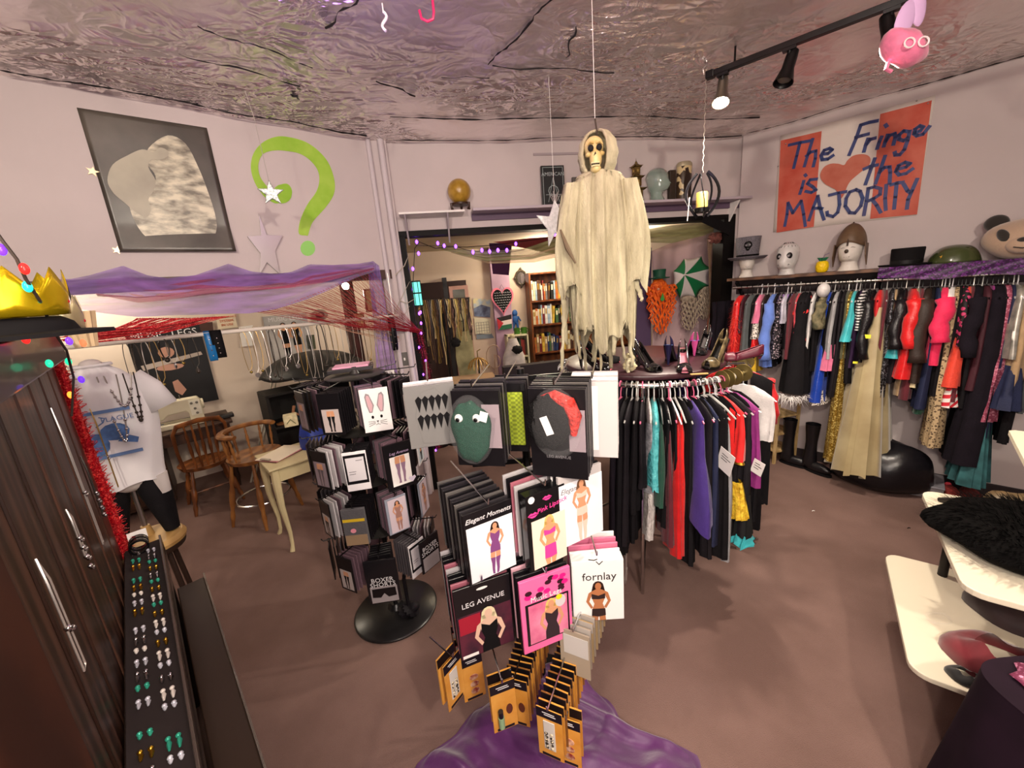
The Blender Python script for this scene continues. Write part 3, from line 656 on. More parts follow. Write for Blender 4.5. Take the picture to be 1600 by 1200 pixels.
# mannequin head shape used for the glass and foam heads
def head_mb(T,s=1.0,neck=True):
 mb = MB(T)
 prof =[(-.16,.072,.072,0),(-.15,.066,.066,0),(-.11,.05,.052,.008),(-.085,.05,.056,.006),(-.07,.058,.078,-.006),(-.04,.066,.09,-.006),(-.01,.072,.094,-.002),(.02,.075,.097,.002),(.05,.076,.098,.006),(.08,.068,.088,.008),(.105,.048,.06,.010),(.118,.02,.026,.012),(.121,.001,.001,.012)]
 n = 26; vs =[]; fs =[]
 for(z,rx,ry,oy)in prof:
  for k in range(n):
   t = 2*pi*k/n; x = rx*cos(t); y = ry*sin(t)+oy; f = max(0,-sin(t))**10
   if-.06<z<.03:y-=f*(.018*max(0,1-abs(z+.022)/.03));
   if abs(z-.0)<.03:y+=.010*(max(0,1-abs(abs(x)-.028)/.014)if sin(t)<-.5 else 0)*max(0,1-abs(z-.012)/.03)
   if abs(z+.05)<.03:y-=f*.006
   vs.append((x*s,y*s,z*s))
 for i in range(len(prof)-1):
  for k in range(n):fs.append((i*n+k,i*n+(k+1)%n,(i+1)*n+(k+1)%n,(i+1)*n+k))
 fs.append(tuple(range(n-1,-1,-1))); mb.add(vs,fs); return mb
def face_bits(T,s,root,lipm):
 for sx in(-1,1):
  mb = MB(T); mb.tube([(sx*.014*s,-.088*s,.013*s),(sx*.028*s,-.090*s,.018*s),(sx*.042*s,-.080*s,.013*s)],.0022*s,5); mb.build('eyelid',lipm,root)
 mb = MB(T); mb.ell((0,-.094*s,-.050*s),(.019*s,.007*s,.006*s),12,6); mb.build('lips',lipm,root)
 mb = MB(T); mb.add([(x*s,y*s,z*s)for x,y,z in((-.011,-.088,-.032),(.011,-.088,-.032),(0,-.116,-.030),(0,-.09,.010),(0,-.084,-.036))],[(0,2,3),(2,1,3),(0,4,2),(4,1,2),(0,3,4),(1,4,3)]); mb.build('nose',lipm if False else bpy.data.materials.get('foam_white')or lipm,root,subd=1)
foam = M('foam_white','#dcd5cd',.6,bump=.15,bscale=200)
c = bs(1027,312); T_ = Tm(c+Vector((0,0,.155)),-.6); root = thing('glass_head',c,'clear green glass mannequin head facing right on the back shelf','glass head')
T_ = Tm(c+Vector((0,0,.165)),1.0); head_mb(T_,1.02).build('head',M('green_glass','#9fb8ac',.06,alpha=.55,spec=1.0,coat=1.0),root)
mb = MB(T_); mb.add([(-.012,-.09,-.03),(.012,-.09,-.03),(0,-.12,-.028),(0,-.09,.01)],[(0,2,3),(2,1,3),(0,1,2)]); mb.build('nose',M('green_glass','#9fb8ac',.06),root)
# tin boxes
c = bs(1068,310,.09); T4 = Matrix.Translation(c)@T.to_3x3().to_4x4(); root = thing('tin_canister',c,'rounded vintage tin printed with brown figures on the back shelf','tin')
mb = MB(T4); mb.lathe([(.068,0),(.07,.005),(.07,.295),(.068,.30)],(0,0,0),28,sy=.8); mb.build('tin_body',M('vintage_tin_print','#3d2c1c',.35,pattern='blotch',scale=24,col2='#cdb98c'),root)
mb = MB(T4); mb.lathe([(.072,.285),(.073,.31),(.06,.325),(.0,.327)],(0,0,0),28,sy=.8); mb.build('lid',M('tin_lid_cream','#b8ad90',.35,.4),root)
mb = MB(T4); mb.prism([(-.035,.03),(-.04,.14),(-.02,.22),(-.03,.26),(0,.27),(.02,.2),(.04,.13),(.03,.03)],-.0600,-.0575); mb.build('printed_figure',M('sepia_print','#2b1c12',.4),root,smooth=False)
c = bs(1049,310,.05); T5 = Matrix.Translation(c)@T.to_3x3().to_4x4(); mb = MB(T5); mb.box(-.03,-.02,0,.03,.02,.27); tag(mb.build('dark_box',M('dark_tin_side','#33261c',.5),smooth=False,bevel=.003),'dark box standing between the glass head and the tin','box')
# ================================================================ things on the right shelf
def rs(px,py=430,o=.17):s,_ = RW.px(px,py,o); return RW.pt(s,o,1.826)
# grey top hat with a skull on a foam head
def tophat(T,root,crown,band,s=1.0,skull=True,square=False):
 if square:prof =[(.0,0),(.155,.006),(.165,.018),(.16,.02),(.095,.012),(.093,.02),(.098,.125),(.094,.132),(0,.130)]
 else:prof =[(.0,0),(.14,0),(.168,.022),(.165,.026),(.14,.008),(.090,.010),(.092,.03),(.104,.18),(.108,.205),(0,.208)]
 mb = MB(T); mb.lathe([(r*s,z*s)for r,z in prof],(0,0,0),36,sx=1.0,sy=.92); mb.build('hat',crown,root)
 mb = MB(T); mb.lathe([(.0915*s,.012*s),(.0925*s,.012*s),(.0965*s,.045*s),(.093*s,.045*s)],(0,0,0),36,sy=.92); mb.build('hat_band',band,root)
c = rs(1166); root = thing('hat_on_head',c,'grey top hat with a black skull badge on a white foam head','hat')
head_mb(Tm(c+Vector((0,0,.145)),-.5),.9).build('foam_head',foam,root); face_bits(Tm(c+Vector((0,0,.145)),-.5),.9,root,M('grey_feature','#a8a29c',.5))
T_ = Tm(c+Vector((0,0,.165)),-.55,0,.0); tophat(T_,root,M('grey_glitter_felt','#58545a',.8,col2='#77727a',scale=120),BLACKM)
mb = MB(T_); mb.ell((0,-.092,.13),(.035,.012,.036),14,8); mb.ell((0,-.090,.098),(.018,.010,.02),10,6); mb.build('skull_badge',BLACK,root)
for sx in(-1,1):mb = MB(T_); mb.ell((sx*.014,-.1025,.128),(.009,.004,.009),8,5); mb.build('skull_eye',M('grey_eye','#77727a',.7),root)
# white skull head with black web
c = rs(1228); root = thing('skull_head',c,'white foam head painted as a cracked black and white skull on the right shelf','head')
T_ = Tm(c+Vector((0,0,.145)),-.9); head_mb(T_,1.12).build('head',M('cracked_skull_paint','#d9d6d4',.35,pattern='sequin',scale=9,col2='#a9a6a6',coat=.3),root)
dk = M('black_gloss_paint','#121013',.3)
for sx in(-1,1):mb = MB(T_); mb.ell((sx*.036,-.082,.018),(.026,.022,.030),14,8); mb.build('eye_patch',dk,root); mb = MB(T_); mb.ell((sx*.034,-.100,.016),(.011,.009,.012),10,6); mb.build('eye',M('grey_gloss','#8e8c8f',.2),root)
mb = MB(T_); mb.ell((0,-.104,-.022),(.012,.014,.018),8,6); mb.build('nose_patch',dk,root)
mb = MB(T_)
for k in range(7):mb.tube([(-.035+.0117*k,-.098+.0009*(k-3)**2,-.045),(-.035+.0117*k,-.096+.0009*(k-3)**2,-.066)],.002,5)
mb.tube([(-.045,-.088,-.055),(0,-.102,-.057),(.045,-.088,-.055)],.0025,5); mb.build('stitched_mouth',dk,root)
mb = MB(T_)
for k in range(9):
 a = -1.9+k*.42; mb.tube([(.083*sin(a*1.0)*.95,-.10*cos(a)*.93,.05),(.07*sin(a+.15),-.085*cos(a+.15),.095),(.03*sin(a),-.03*cos(a)+.01,.135)],.0022,5)
mb.build('crack_lines',dk,root)
# pineapple cup
c = rs(1283,430,.2); root = thing('pineapple_cup',c,'small yellow pineapple cup with green leaf lid and straw','cup')
mb = MB(); mb.lathe([(.03,0),(.042,.012),(.048,.045),(.042,.08),(.03,.092),(0,.094)],c,20); mb.build('cup',M('pineapple_yellow','#f0c808',.4,bump=.8,bscale=70),root)
for k in range(8):
 a = k*pi/4; mb = MB(); mb.tube([c+Vector((.012*cos(a),.012*sin(a),.09)),c+Vector((.026*cos(a),.026*sin(a),.115)),c+Vector((.040*cos(a),.040*sin(a),.122))],[.007,.009,.001],6); mb.build('leaf',M('leaf_green_plastic','#1e6a4a',.4),root)
mb = MB(); mb.tube([c+Vector((0,0,.09)),c+Vector((.01,0,.14)),c+Vector((.045,-.01,.155))],.003,6); mb.build('straw',M('lilac_straw','#6f5a80',.4),root)
# foam head with leather knight helmet
c = rs(1324); root = thing('helmet_on_head',c,'white foam head wearing a pointed brown leather helmet with cheek flaps','helmet')
T_ = Tm(c+Vector((0,0,.165)),-.9); head_mb(T_,1.1).build('foam_head',foam,root); face_bits(T_,1.1,root,M('grey_feature','#a8a29c',.5))
lth = M('brown_leather','#5c4632',.5,col2='#6e5640',scale=12)
def helm(u,v):
 t = 2*pi*u; w = sin(pi/2*(1-v))**.55; fr = max(0,-sin(t))
 zb = .02+(.04*fr**3)-(.0)
 return(.098*cos(t)*w,.118*sin(t)*w+.004,zb+(.21-zb)*(v**.9))
mb = MB(T_); mb.grid(helm,36,12,closeu=True); mb.build('dome',lth,root,solid=.004)
mb = MB(T_); mb.tube([(0,-.12,.03),(0,-.106,.10),(0,-.06,.17),(0,.004,.213),(0,.07,.165),(0,.118,.06)],.006,6); mb.build('ridge',M('dark_leather','#3b2b20',.5),root)
mb = MB(T_); mb.ell((0,-.128,-.012),(.014,.012,.016),8,6); mb.build('nose_tip',M('dark_leather','#3b2b20',.5),root)
for sx in(-1,1):
 mb = MB(T_); mb.add([(sx*.101,-.055,.05),(sx*.104,.05,.04),(sx*.112,.02,-.13),(sx*.108,-.045,-.05),(sx*.095,-.055,.05),(sx*.098,.05,.04),(sx*.106,.02,-.13),(sx*.102,-.045,-.05)],[(0,1,2,3),(7,6,5,4),(0,4,5,1),(1,5,6,2),(2,6,7,3),(3,7,4,0)]); mb.build('cheek_flap',lth,root,smooth=False)
 # black porkpie hat
c = rs(1416,410,.19); root = thing('porkpie_hat',c,'plain black flat-crowned felt hat lying on the right shelf','hat')
blackfelt = M('black_felt','#100e10',.85,spec=.2); tophat(Tm(c,.3,0,0),root,blackfelt,M('black_band','#0b0a0c',.5),1.05,square=True)
# green helmet with gold stars
c = rs(1490,405,.17); root = thing('army_helmet',c,'olive green army helmet with four gold stars on the right shelf','helmet')
T_ = Tm(c,-.8); mb = MB(T_); mb.grid(lambda u,v:((.128*cos(2*pi*u))*cos(v*pi/2)**.75*(1+.07*(1-v)**4),((.135)*sin(2*pi*u))*cos(v*pi/2)**.75*(1+.07*(1-v)**4),.004+.125*sin(v*pi/2)-.0*u),40,12,closeu=True)
mb.build('shell',M('olive_helmet','#3c4524',.25,coat=.6),root,solid=.004)
for x,z,r in((-.045,.055,.013),(-.015,.075,.013),(-.012,.045,.012),(.03,.06,.013)):
 mb = MB(T_@Matrix.Translation((x-.02,-.148+.5*abs(x)*.3+.35*(z-.02),0))@Matrix.Rotation(-.42,4,'X')); mb.prism(star_poly(0,z,r),-.006,.002); mb.build('gold_star',GOLD,root,smooth=False)
 # panda mask
def panda():
 c = rs(1602,395,.20); root = thing('panda_mask',c,'big plush panda head mask with dark eye patches at the right end of the shelf','mask')
 T_ = Tm(c+Vector((0,0,.135)),-1.0); cr = M('cream_plush','#b89d86',.9,sheen=.5,bump=.3,bscale=90); bk = M('dark_plush','#2a2521',.9,sheen=.5)
 mb = MB(T_); mb.ell((0,0,0),(.21,.15,.135),28,18,fn=lambda q:1+.05*sin(5*q.x)*q.z); mb.build('head',cr,root)
 mb = MB(T_); mb.ell((.0,-.115,-.04),(.085,.06,.06),20,12); mb.build('muzzle',cr,root)
 mb = MB(T_); mb.ell((0,-.168,-.012),(.032,.014,.016),12,8); mb.build('nose',bk,root)
 for sx in(-1,1):
  mb = MB(T_@Matrix.Translation((sx*.095,-.122,.02))@Matrix.Rotation(sx*.5,4,'Y')@Matrix.Rotation(sx*.45,4,'Z')); mb.ell((0,0,0),(.030,.022,.052),14,9); mb.build('eye_patch',bk,root)
  mb = MB(T_); mb.ell((sx*.155,.02,.115),(.06,.035,.055),16,10); mb.build('ear',bk,root)
 mb = MB(T_); mb.tube([(-.04,-.168,-.055),(0,-.176,-.065),(.04,-.168,-.055)],.004,6); mb.build('mouth',bk,root)
panda()
# ================================================================ garments
def garment(loc,rz,label,m,L=.8,sw=.38,hw=.42,tt=.05,tb=.10,folds=5,amp=.012,hang='black',strap=False,sleeve=0,sm=None,hem=.0,group=None,name='dress',cat='dress',neck=.078,extra=None,hl=.0,waist=1.0,tip=0.0,rail_r=.013):
 """a garment on its hanger; x = across the shoulders, y = along the rail; loc = point on the rail"""
 loc = Vector(loc); root = thing(name,loc,label,cat,group)
 T = Tm(loc,rz); ph = rnd.uniform(0,6)
 hm ={'black':BLACK,'white':M('white_hanger','#e6e4e8',.3),'pink':M('pink_hanger','#d8688c',.3),'clear':M('clear_hanger','#d8d8d4',.15,alpha=.6),'wire':STEEL}[hang]
 mb = MB(T); pts =[(.018,0,-.002)]
 for i in range(9):
  a = -.2+i*(pi+.6)/8; pts.append(((rail_r+.007)*cos(a),0,(rail_r+.007)*sin(a)))
 pts = pts[1:]+[(0,0,-neck*.55),(0,0,-neck)]
 mb.tube(pts,.0032,6)
 mb.tube([(-sw*.5,0,-neck-.075),(-sw*.3,0,-neck-.035),(0,0,-neck+.005),(sw*.3,0,-neck-.035),(sw*.5,0,-neck-.075)],[.004,.006,.007,.006,.004],6)
 mb.build('hanger',hm,root)
 zt = -neck+.004-(.10 if strap else 0)
 def f(u,v):
  t = 2*pi*u; c_,s_ = cos(t),sin(t)
  if v<.10:
   k = v/.10; w =(.055+(sw/2-.055)*k)if not strap else sw/2*.8*(.9+.1*k)
   z = zt-.072*k**1.3 if not strap else zt-.05*k
   th = tt*.35+(tt*.65)*k
  else:
   k =(v-.10)/.90; ws = sw/2*(.92 if not strap else .8); wm = sw/2*waist
   w = ws+(wm-ws)*min(1,k/.4)if k<.4 else wm+(hw/2-wm)*((k-.4)/.6)**.9
   z0 = zt-(.072 if not strap else .05); z = z0-(L-abs(z0))*k; th = tt+(tb-tt)*k
  A = amp*min(1,v*1.6)
  e = A*sin(folds*2*t+ph+2.2*v)+A*.5*sin(folds*4.3*t+ph*2+3*v)
  x = w*(abs(c_)**.8)*(1 if c_>0 else-1)*(1+.6*e); y = th/2*(abs(s_)**.9)*(1 if s_>0 else-1)+e*(.7 if abs(s_)>.3 else .35)
  if v>.96:z+=hem*sin(folds*1.5*t+ph)-tip*abs(c_)**2
  return(x,y+.01*sin(3*v+ph)*v,z)
 mb = MB(T); mb.grid(f,44,22,closeu=True); mb.build('fabric',m,root,angle=120)
 if strap:
  for sx in(-1,1):mb = MB(T); mb.tube([(sx*sw*.30,0,-neck-.03),(sx*sw*.28,.004,zt-.02)],.004,5); mb.build('strap',m,root)
 if sleeve:
  for sx in(-1,1):
   mb = MB(T); n = 8; mb.tube([(sx*(sw/2-.01+.05*(k/n)**.6),.01*sin(k),-neck-.07-sleeve*k/n)for k in range(n+1)],[tt*.45+.006*sin(2.1*k+ph)for k in range(n+1)],9,sx=1.2); mb.build('sleeve',sm or m,root,angle=120)
 if extra:extra(T,root)
 return root
_F ={}
def F(k):
 D = dict(blk=('#141215',.85),blk2=('#1d1a1e',.6),shiny=('#131114',.25),velvet=('#17121a',.95),red=('#c3161c',.55),redsat=('#c8191c',.25),bred=('#e0201f',.6),maroon=('#5a1522',.7),wine=('#3e1420',.7),pink=('#e0779a',.4),hot=('#dc1f52',.7),blue=('#5b78c4',.8),navy=('#1a2140',.7),
 royal=('#143a9c',.2),teal=('#1f8f98',.35),turq=('#39b0b8',.5),grey=('#4d5254',.8),lgrey=('#9b9a9c',.7),white=('#dcd8d6',.7),cream=('#c9b992',.6),tan=('#a78a66',.7),purple=('#3a2372',.75),dpurp=('#2c1638',.6),magenta=('#8e2a78',.5),yellow=('#d9b02a',.5),green=('#1d4a3a',.6),olive=('#4a4a30',.8),brown=('#2b1d17',.6),coral=('#d8402c',.6),lil=('#8a6aa8',.7),salmon=('#c0404c',.6))
 c,r = D[k]; return M('cloth_'+k,c,r,var=.12,scale=14,bump=.25,bscale=120,sheen=(0 if k in('blk','blk2','velvet','shiny','navy','dpurp','wine','brown')else .15),spec=(.2 if k in('blk','blk2','velvet')else .5))
organza = M('gold_organza','#9c8a62',.4,col2='#b5a57c',scale=4,alpha=.88,sheen=.6)
goldseq = M('gold_sequins','#8c6a1e',.3,.5,pattern='sequin',scale=140,col2='#f2dc86'); blkseq = M('black_sequins','#1b181a',.3,.4,pattern='sequin',scale=130,col2='#8a8a92'); pinkseq = M('pink_sequins','#a34a63',.4,.2,pattern='sequin',scale=120,col2='#e29ab0')
leo = M('black_white_print','#d8cfc6',.7,pattern='dots',scale=70,col2='#191617'); floral = M('floral_print','#201c22',.7,pattern='dots',scale=60,col2='#b8a4b0'); stripebw = M('black_white_stripes','#111013',.7,pattern='stripeh',scale=14,col2='#e4e0de'); candy = M('red_white_stripes','#c62030',.7,pattern='diag',scale=9,col2='#e8dcd8'); polka = M('pink_polka_dots','#1a1517',.7,pattern='dots',scale=28,col2='#c23a6a'); lace = M('beige_crochet_lace','#b29a76',.8,pattern='dots',scale=55,col2='#5d4b38',bump=.6,bscale=60); camo = M('camouflage','#3d3d2a',.8,col2='#7d7356',scale=22)
redboa = M('red_boa_fluff','#d21d1a',.7,col2='#ef4a3a',scale=50,bump=1,bscale=90)
def fluff(T,root,m,pts,r,n,ln,name='feathers'):
 """short tufts standing off a line of points"""
 mb = MB(T); P =[Vector(p)for p in pts]
 for i in range(n):
  t = rnd.random()*(len(P)-1); k = int(t); b = P[k].lerp(P[k+1],t-k); a = rnd.uniform(0,2*pi); e = rnd.uniform(-.6,.6)
  d = Vector((cos(a)*cos(e),sin(a)*cos(e),sin(e)-.4)).normalized(); s = b+d*r*.7; q = d.cross(Vector((0,0,1))).normalized()*.003
  e_ = s+d*ln*rnd.uniform(.5,1.2); mb.add([s-q,s+q,e_+q*.2+Vector((0,0,-ln*.3))],[(0,1,2)])
 o = mb.build(name,m,root,smooth=False); o['kind'] = 'stuff'; return o
RD = atan2(RW.n.y,RW.n.x) # x axis of a garment points into the room
def rg(px,label,m,hem_py,**k):
 s,_ = RW.px(px,480,.45); z0 = 1.735
 sb,zb = RW.px(px,hem_py,.42); L = z0-max(.08,zb)
 return garment(RW.pt(s,.27,z0),RD+rnd.uniform(-.08,.08),label,m,L=L,**k)
def lay(T,root,m,z0,z1,w0,w1,th0,th1,folds=7,amp=.012,name='layer',hem=0.0):
 ph = rnd.uniform(0,6)
 def f(u,v):
  t = 2*pi*u; w = w0+(w1-w0)*v; th = th0+(th1-th0)*v; e = amp*(.4+v)*sin(folds*2*t+ph)
  return(w*cos(t)*(1+e),th*sin(t)+e,z0+(z1-z0)*v+(hem*sin(folds*2*t)if v>.95 else 0))
 mb = MB(T); mb.grid(f,48,8,closeu=True); return mb.build(name,m,root,angle=120)
def ex_boa(T,root):fluff(T,root,redboa,[(0,0,-.1),(.1,0,-.18),(.16,0,-.35),(.17,0,-.75)],.05,900,.05)
def ex(*lays):
 def g(T,root):
  for a in lays:lay(T,root,*a[:-1],**a[-1])
 return g
def note(c,z,x=.2,sz=.04):
 def g(T,root):
  mb = MB(T); mb.box(x,-sz/2-.03,z-sz*.6,x+.002,sz/2+.0-.03,z); mb.build('paper_tag',M('tag_'+c,{'y':'#e6e23a','w':'#ece8e6'}[c],.6),root,smooth=False)
 return g
def both(*fs):
 def g(T,root):
  for f in fs:f(T,root)
 return g
R_ = 'garments on the long right wall rail'
rg(1149,'fluffy red feather boa garment at the left end of the wall rail',F('redsat'),562,tt=.10,tb=.13,sw=.34,hw=.36,name='boa',cat='boa',extra=ex_boa,group=R_)
rg(1166,'dark grey dress beside the red boa on the wall rail',F('grey'),590,tt=.05,tb=.09,group=R_)
rg(1181,'pink top and spotted ruffled skirt with a red hem on the wall rail',F('pink'),505,tt=.06,tb=.09,sw=.36,hw=.36,hang='white',group=R_,extra=ex((leo,-.30,-.47,.17,.19,.04,.05,{}),(F('redsat'),-.46,-.60,.18,.20,.045,.06,{'hem':.012}),(F('yellow'),-.58,-.80,.12,.13,.03,.035,{'folds':2})))
rg(1201,'periwinkle blue fleece long coat on the wall rail',F('blue'),572,tt=.08,tb=.12,sw=.40,hw=.44,hang='white',sleeve=.5,name='coat',cat='coat',group=R_)
rg(1215,'dark floral print dress right of the periwinkle coat',floral,560,tt=.05,tb=.06,group=R_)
rg(1222,'short silver-white satin top with lilac ruffle neck on the rail',M('silver_satin','#b9b6c4',.3,var=.2,scale=10),505,tt=.06,tb=.07,sw=.4,hw=.38,hang='white',group=R_,name='top',cat='top',extra=ex((F('lil'),-.08,-.15,.06,.14,.05,.08,{'folds':9,'amp':.02})))
rg(1234,'maroon lace dress left of the black dress with a red sash',F('maroon'),560,tt=.06,tb=.07,group=R_)
rg(1250,'full black dress with bright red sash and red ruffled collar',F('blk'),612,tt=.12,tb=.26,sw=.38,hw=.56,folds=8,amp=.02,group=R_,extra=both(ex((F('bred'),-.455,-.475,.185,.19,.085,.086,{'amp':.003}),(F('bred'),-.10,-.24,.08,.17,.04,.06,{'folds':8,'amp':.03,'hem':.015})),lambda T,r:fluff(T,r,F('white'),[(-.2,.1,-.93),(.2,.1,-.95),(.28,0,-.95),(.2,-.1,-.95)],.03,260,.09,'feather_trim')))
rg(1269,'white long trousers hanging right of the black sash dress',F('white'),588,tt=.04,tb=.05,sw=.32,hw=.3,name='trousers',cat='trousers',group=R_)
rg(1282,'camouflage shirt with a white cap on its hanger',camo,512,tt=.07,tb=.09,hang='white',sleeve=.22,name='shirt',cat='shirt',group=R_,extra=lambda T,r:MB(T).ell((.10,0,-.055),(.08,.045,.06),16,10).build('cap',F('white'),r))
rg(1291,'royal blue shiny wrap skirt with a frilled black and white hem',F('royal'),628,tt=.05,tb=.13,sw=.3,hw=.46,strap=False,name='skirt',cat='skirt',group=R_,extra=ex((leo,-.90,-1.02,.20,.22,.06,.08,{'hem':.015})))
rg(1303,'pink satin shorts under a grey-white top on the rail',F('lgrey'),560,tt=.05,tb=.06,name='outfit',cat='outfit',group=R_,extra=ex((F('pink'),-.50,-.72,.19,.22,.05,.075,{'folds':3})))
rg(1314,'black outfit with lacy lower edge right of the pink shorts',F('blk2'),620,tt=.05,tb=.06,group=R_)
rg(1325,'long gold sequin gown hanging down towards the beanbag',goldseq,722,tt=.05,tb=.11,sw=.34,hw=.44,group=R_,name='gown',cat='gown')
rg(1331,'turquoise satin cape top with flared edge on the rail',F('turq'),532,tt=.05,tb=.10,sw=.36,hw=.5,hang='white',name='cape',cat='cape',group=R_)
rg(1345,'black and white striped top on the wall rail',stripebw,515,tt=.06,tb=.06,sw=.42,hw=.42,name='top',cat='top',group=R_)
rg(1353,'black leather-look jacket dress with long sleeves and a yellow tag',F('shiny'),565,tt=.07,tb=.08,sleeve=.45,group=R_,name='jacket',cat='jacket',extra=note('y',-.62,.22,.03))
rg(1371,'wide beige and gold organza ball gown over a red underskirt',F('red'),680,tt=.07,tb=.10,sw=.36,hw=.5,group=R_,name='gown',cat='gown',extra=both(ex((organza,-.20,-1.55,.16,.36,.05,.19,{'folds':6,'amp':.035,'hem':.02})),note('y',-.40,.24,.05)))
rg(1390,'black sequin long dress right of the organza gown',blkseq,620,tt=.05,tb=.06,group=R_)
rg(1403,'black jacket with shiny turquoise cuffs on the wall rail',F('shiny'),545,tt=.08,tb=.09,sleeve=.36,sm=F('shiny'),name='jacket',cat='jacket',group=R_,extra=ex((F('teal'),-.50,-.58,.22,.24,.05,.07,{'folds':3})))
rg(1424,'bright red satin coat with puffed sleeves on the rail',F('redsat'),590,tt=.09,tb=.14,sw=.42,hw=.5,sleeve=.35,name='coat',cat='coat',group=R_)
rg(1437,'dark red garment behind the bright red satin coat',F('maroon'),625,tt=.05,tb=.08,group=R_)
rg(1449,'dark brown long coat with cream lining at the hem',F('brown'),598,tt=.09,tb=.12,sw=.42,hw=.44,sleeve=.45,name='coat',cat='coat',group=R_,extra=ex((F('cream'),-.74,-.80,.20,.205,.05,.06,{'folds':2})))
rg(1462,'slate grey dress right of the brown coat',F('navy'),640,tt=.05,tb=.08,group=R_)
rg(1473,'hot pink fleece robe on the wall rail',F('hot'),570,tt=.10,tb=.12,hang='white',sleeve=.3,name='robe',cat='robe',group=R_)
rg(1485,'white blouse on a white hanger right of the hot pink robe',F('white'),520,tt=.08,tb=.06,hang='white',name='blouse',cat='blouse',group=R_)
rg(1494,'long beige crochet lace dress on the wall rail',lace,702,tt=.06,tb=.10,sw=.36,hw=.44,amp=.02,group=R_)
rg(1506,'black top with pink polka dots on the wall rail',polka,540,tt=.08,tb=.08,name='top',cat='top',group=R_)
rg(1513,'coral red skirt over a red and white striped skirt on the rail',F('coral'),605,tt=.05,tb=.13,sw=.34,hw=.44,name='skirt',cat='skirt',group=R_,extra=ex((candy,-.78,-.93,.17,.21,.05,.07,{'folds':3})))
rg(1526,'black velvet jacket right of the coral red skirt',F('velvet'),545,tt=.08,tb=.09,sleeve=.4,name='jacket',cat='jacket',group=R_)
rg(1540,'dark wine lace dress on the wall rail',F('wine'),610,tt=.07,tb=.10,group=R_)
rg(1558,'very long black gown with wide skirt near the right edge',F('velvet'),730,tt=.12,tb=.22,sw=.40,hw=.5,group=R_,name='gown',cat='gown')
rg(1574,'pink sequinned tiered ruffle dress near the right edge',pinkseq,660,tt=.08,tb=.18,sw=.34,hw=.44,folds=9,amp=.02,group=R_,extra=ex((M('faded_teal_lace','#2c5c60',.8,var=.3,scale=12),-1.0,-1.50,.2,.24,.05,.08,{'folds':9,'amp':.03})))
rg(1590,'silver lamé top on a white hanger at the right frame edge',M('silver_lame','#9a9890',.3,.6,col2='#c9c4b8',scale=20),560,tt=.08,tb=.09,hang='white',name='top',cat='top',group=R_)
rg(1608,'tan and navy long dress cut by the right frame edge',F('tan'),640,tt=.08,tb=.12,group=R_,extra=ex((F('navy'),-.6,-.9,.19,.24,.07,.12,{})))
RGN =[(1149,'red boa'),(1166,'dark grey dress'),(1181,'spotted ruffled skirt'),(1201,'periwinkle coat'),(1215,'floral print dress'),(1222,'silver-white top'),(1234,'maroon lace dress'),(1250,'red-sash black dress'),(1269,'white trousers'),(1282,'camouflage shirt'),(1291,'royal blue skirt'),(1303,'pink satin shorts'),(1314,'lacy black outfit'),(1325,'gold sequin gown'),(1331,'turquoise cape'),(1345,'striped top'),(1353,'leather-look jacket'),(1371,'organza gown'),(1390,'black sequin dress'),(1403,'turquoise-cuffed jacket'),(1424,'red satin coat'),(1437,'dark red garment'),(1449,'dark brown coat'),(1462,'slate grey dress'),(1473,'hot pink robe'),(1485,'white blouse'),(1494,'crochet lace dress'),(1506,'polka dot top'),(1513,'coral red skirt'),(1526,'velvet jacket'),(1540,'wine lace dress'),(1558,'long black gown'),(1574,'pink sequinned dress'),(1590,'silver top'),(1608,'tan and navy dress')]
for i,(px,k,h)in enumerate([(1158,'wine',520),(1174,'blk',560),(1190,'brown',540),(1208,'blk2',575),(1228,'blk',545),(1242,'salmon',520),(1257,'blk2',600),(1275,'blk',580),(1297,'blk',590),(1308,'blk2',560),(1319,'olive',560),(1337,'blk',600),(1340,'dpurp',575),(1360,'blk',585),(1380,'maroon',610),(1396,'tan',640),(1411,'blk2',600),(1431,'tan',620),(1456,'blk',610),(1468,'green',650),(1480,'blk',620),(1500,'blk',600),(1519,'maroon',630),(1533,'blk',640),(1549,'magenta',650),(1566,'blk2',680),(1583,'navy',700),(1620,'blk',700),(1640,'grey',650)]):
 nm ={'blk':'black','blk2':'black','wine':'wine red','brown':'dark brown','salmon':'salmon pink','olive':'olive','dpurp':'dark purple','maroon':'maroon','tan':'tan','green':'dark green','magenta':'dull magenta','navy':'navy blue','grey':'grey'}[k]
 A_ =[q for q in RGN if q[0]<px][-1][1]; B_ =([q for q in RGN if q[0]>=px]or[(0,'frame edge')])[0][1]
 rg(px,f'{nm} garment squeezed between the {A_} and the {B_}',F(k),h,tt=.04,tb=.06,sw=.34,hw=.36,group=f'{nm} garments on the wall rail',hang=['black','wire','clear'][i%3])
 # purple sparkly tulle pinned along the shelf edge
tul = M('purple_glitter_tulle','#351540',.45,alpha=.85,pattern='sequin',scale=110,col2='#7a3590')
s0,_ = RW.px(1372,425,.35)
mb = MB(RW.T); mb.grid(lambda u,v:(s0+(2.2-s0)*u,.348+.010*sin(40*u+6*v)+.015*v,1.832-.10*v-.020*sin(pi*min(1,u*12))*0+(.02*(1-min(1,u*9)))*v+.008*sin(25*u)*v),90,6)
mb.grid(lambda u,v:(s0+.06+(2.14-s0)*u,.22+.128*v+.0,1.829+.006*sin(30*u)),60,3)
tag(mb.build('tulle_scarf',tul,smooth=True),'purple glittery tulle scarf draped along the right shelf edge','scarf')
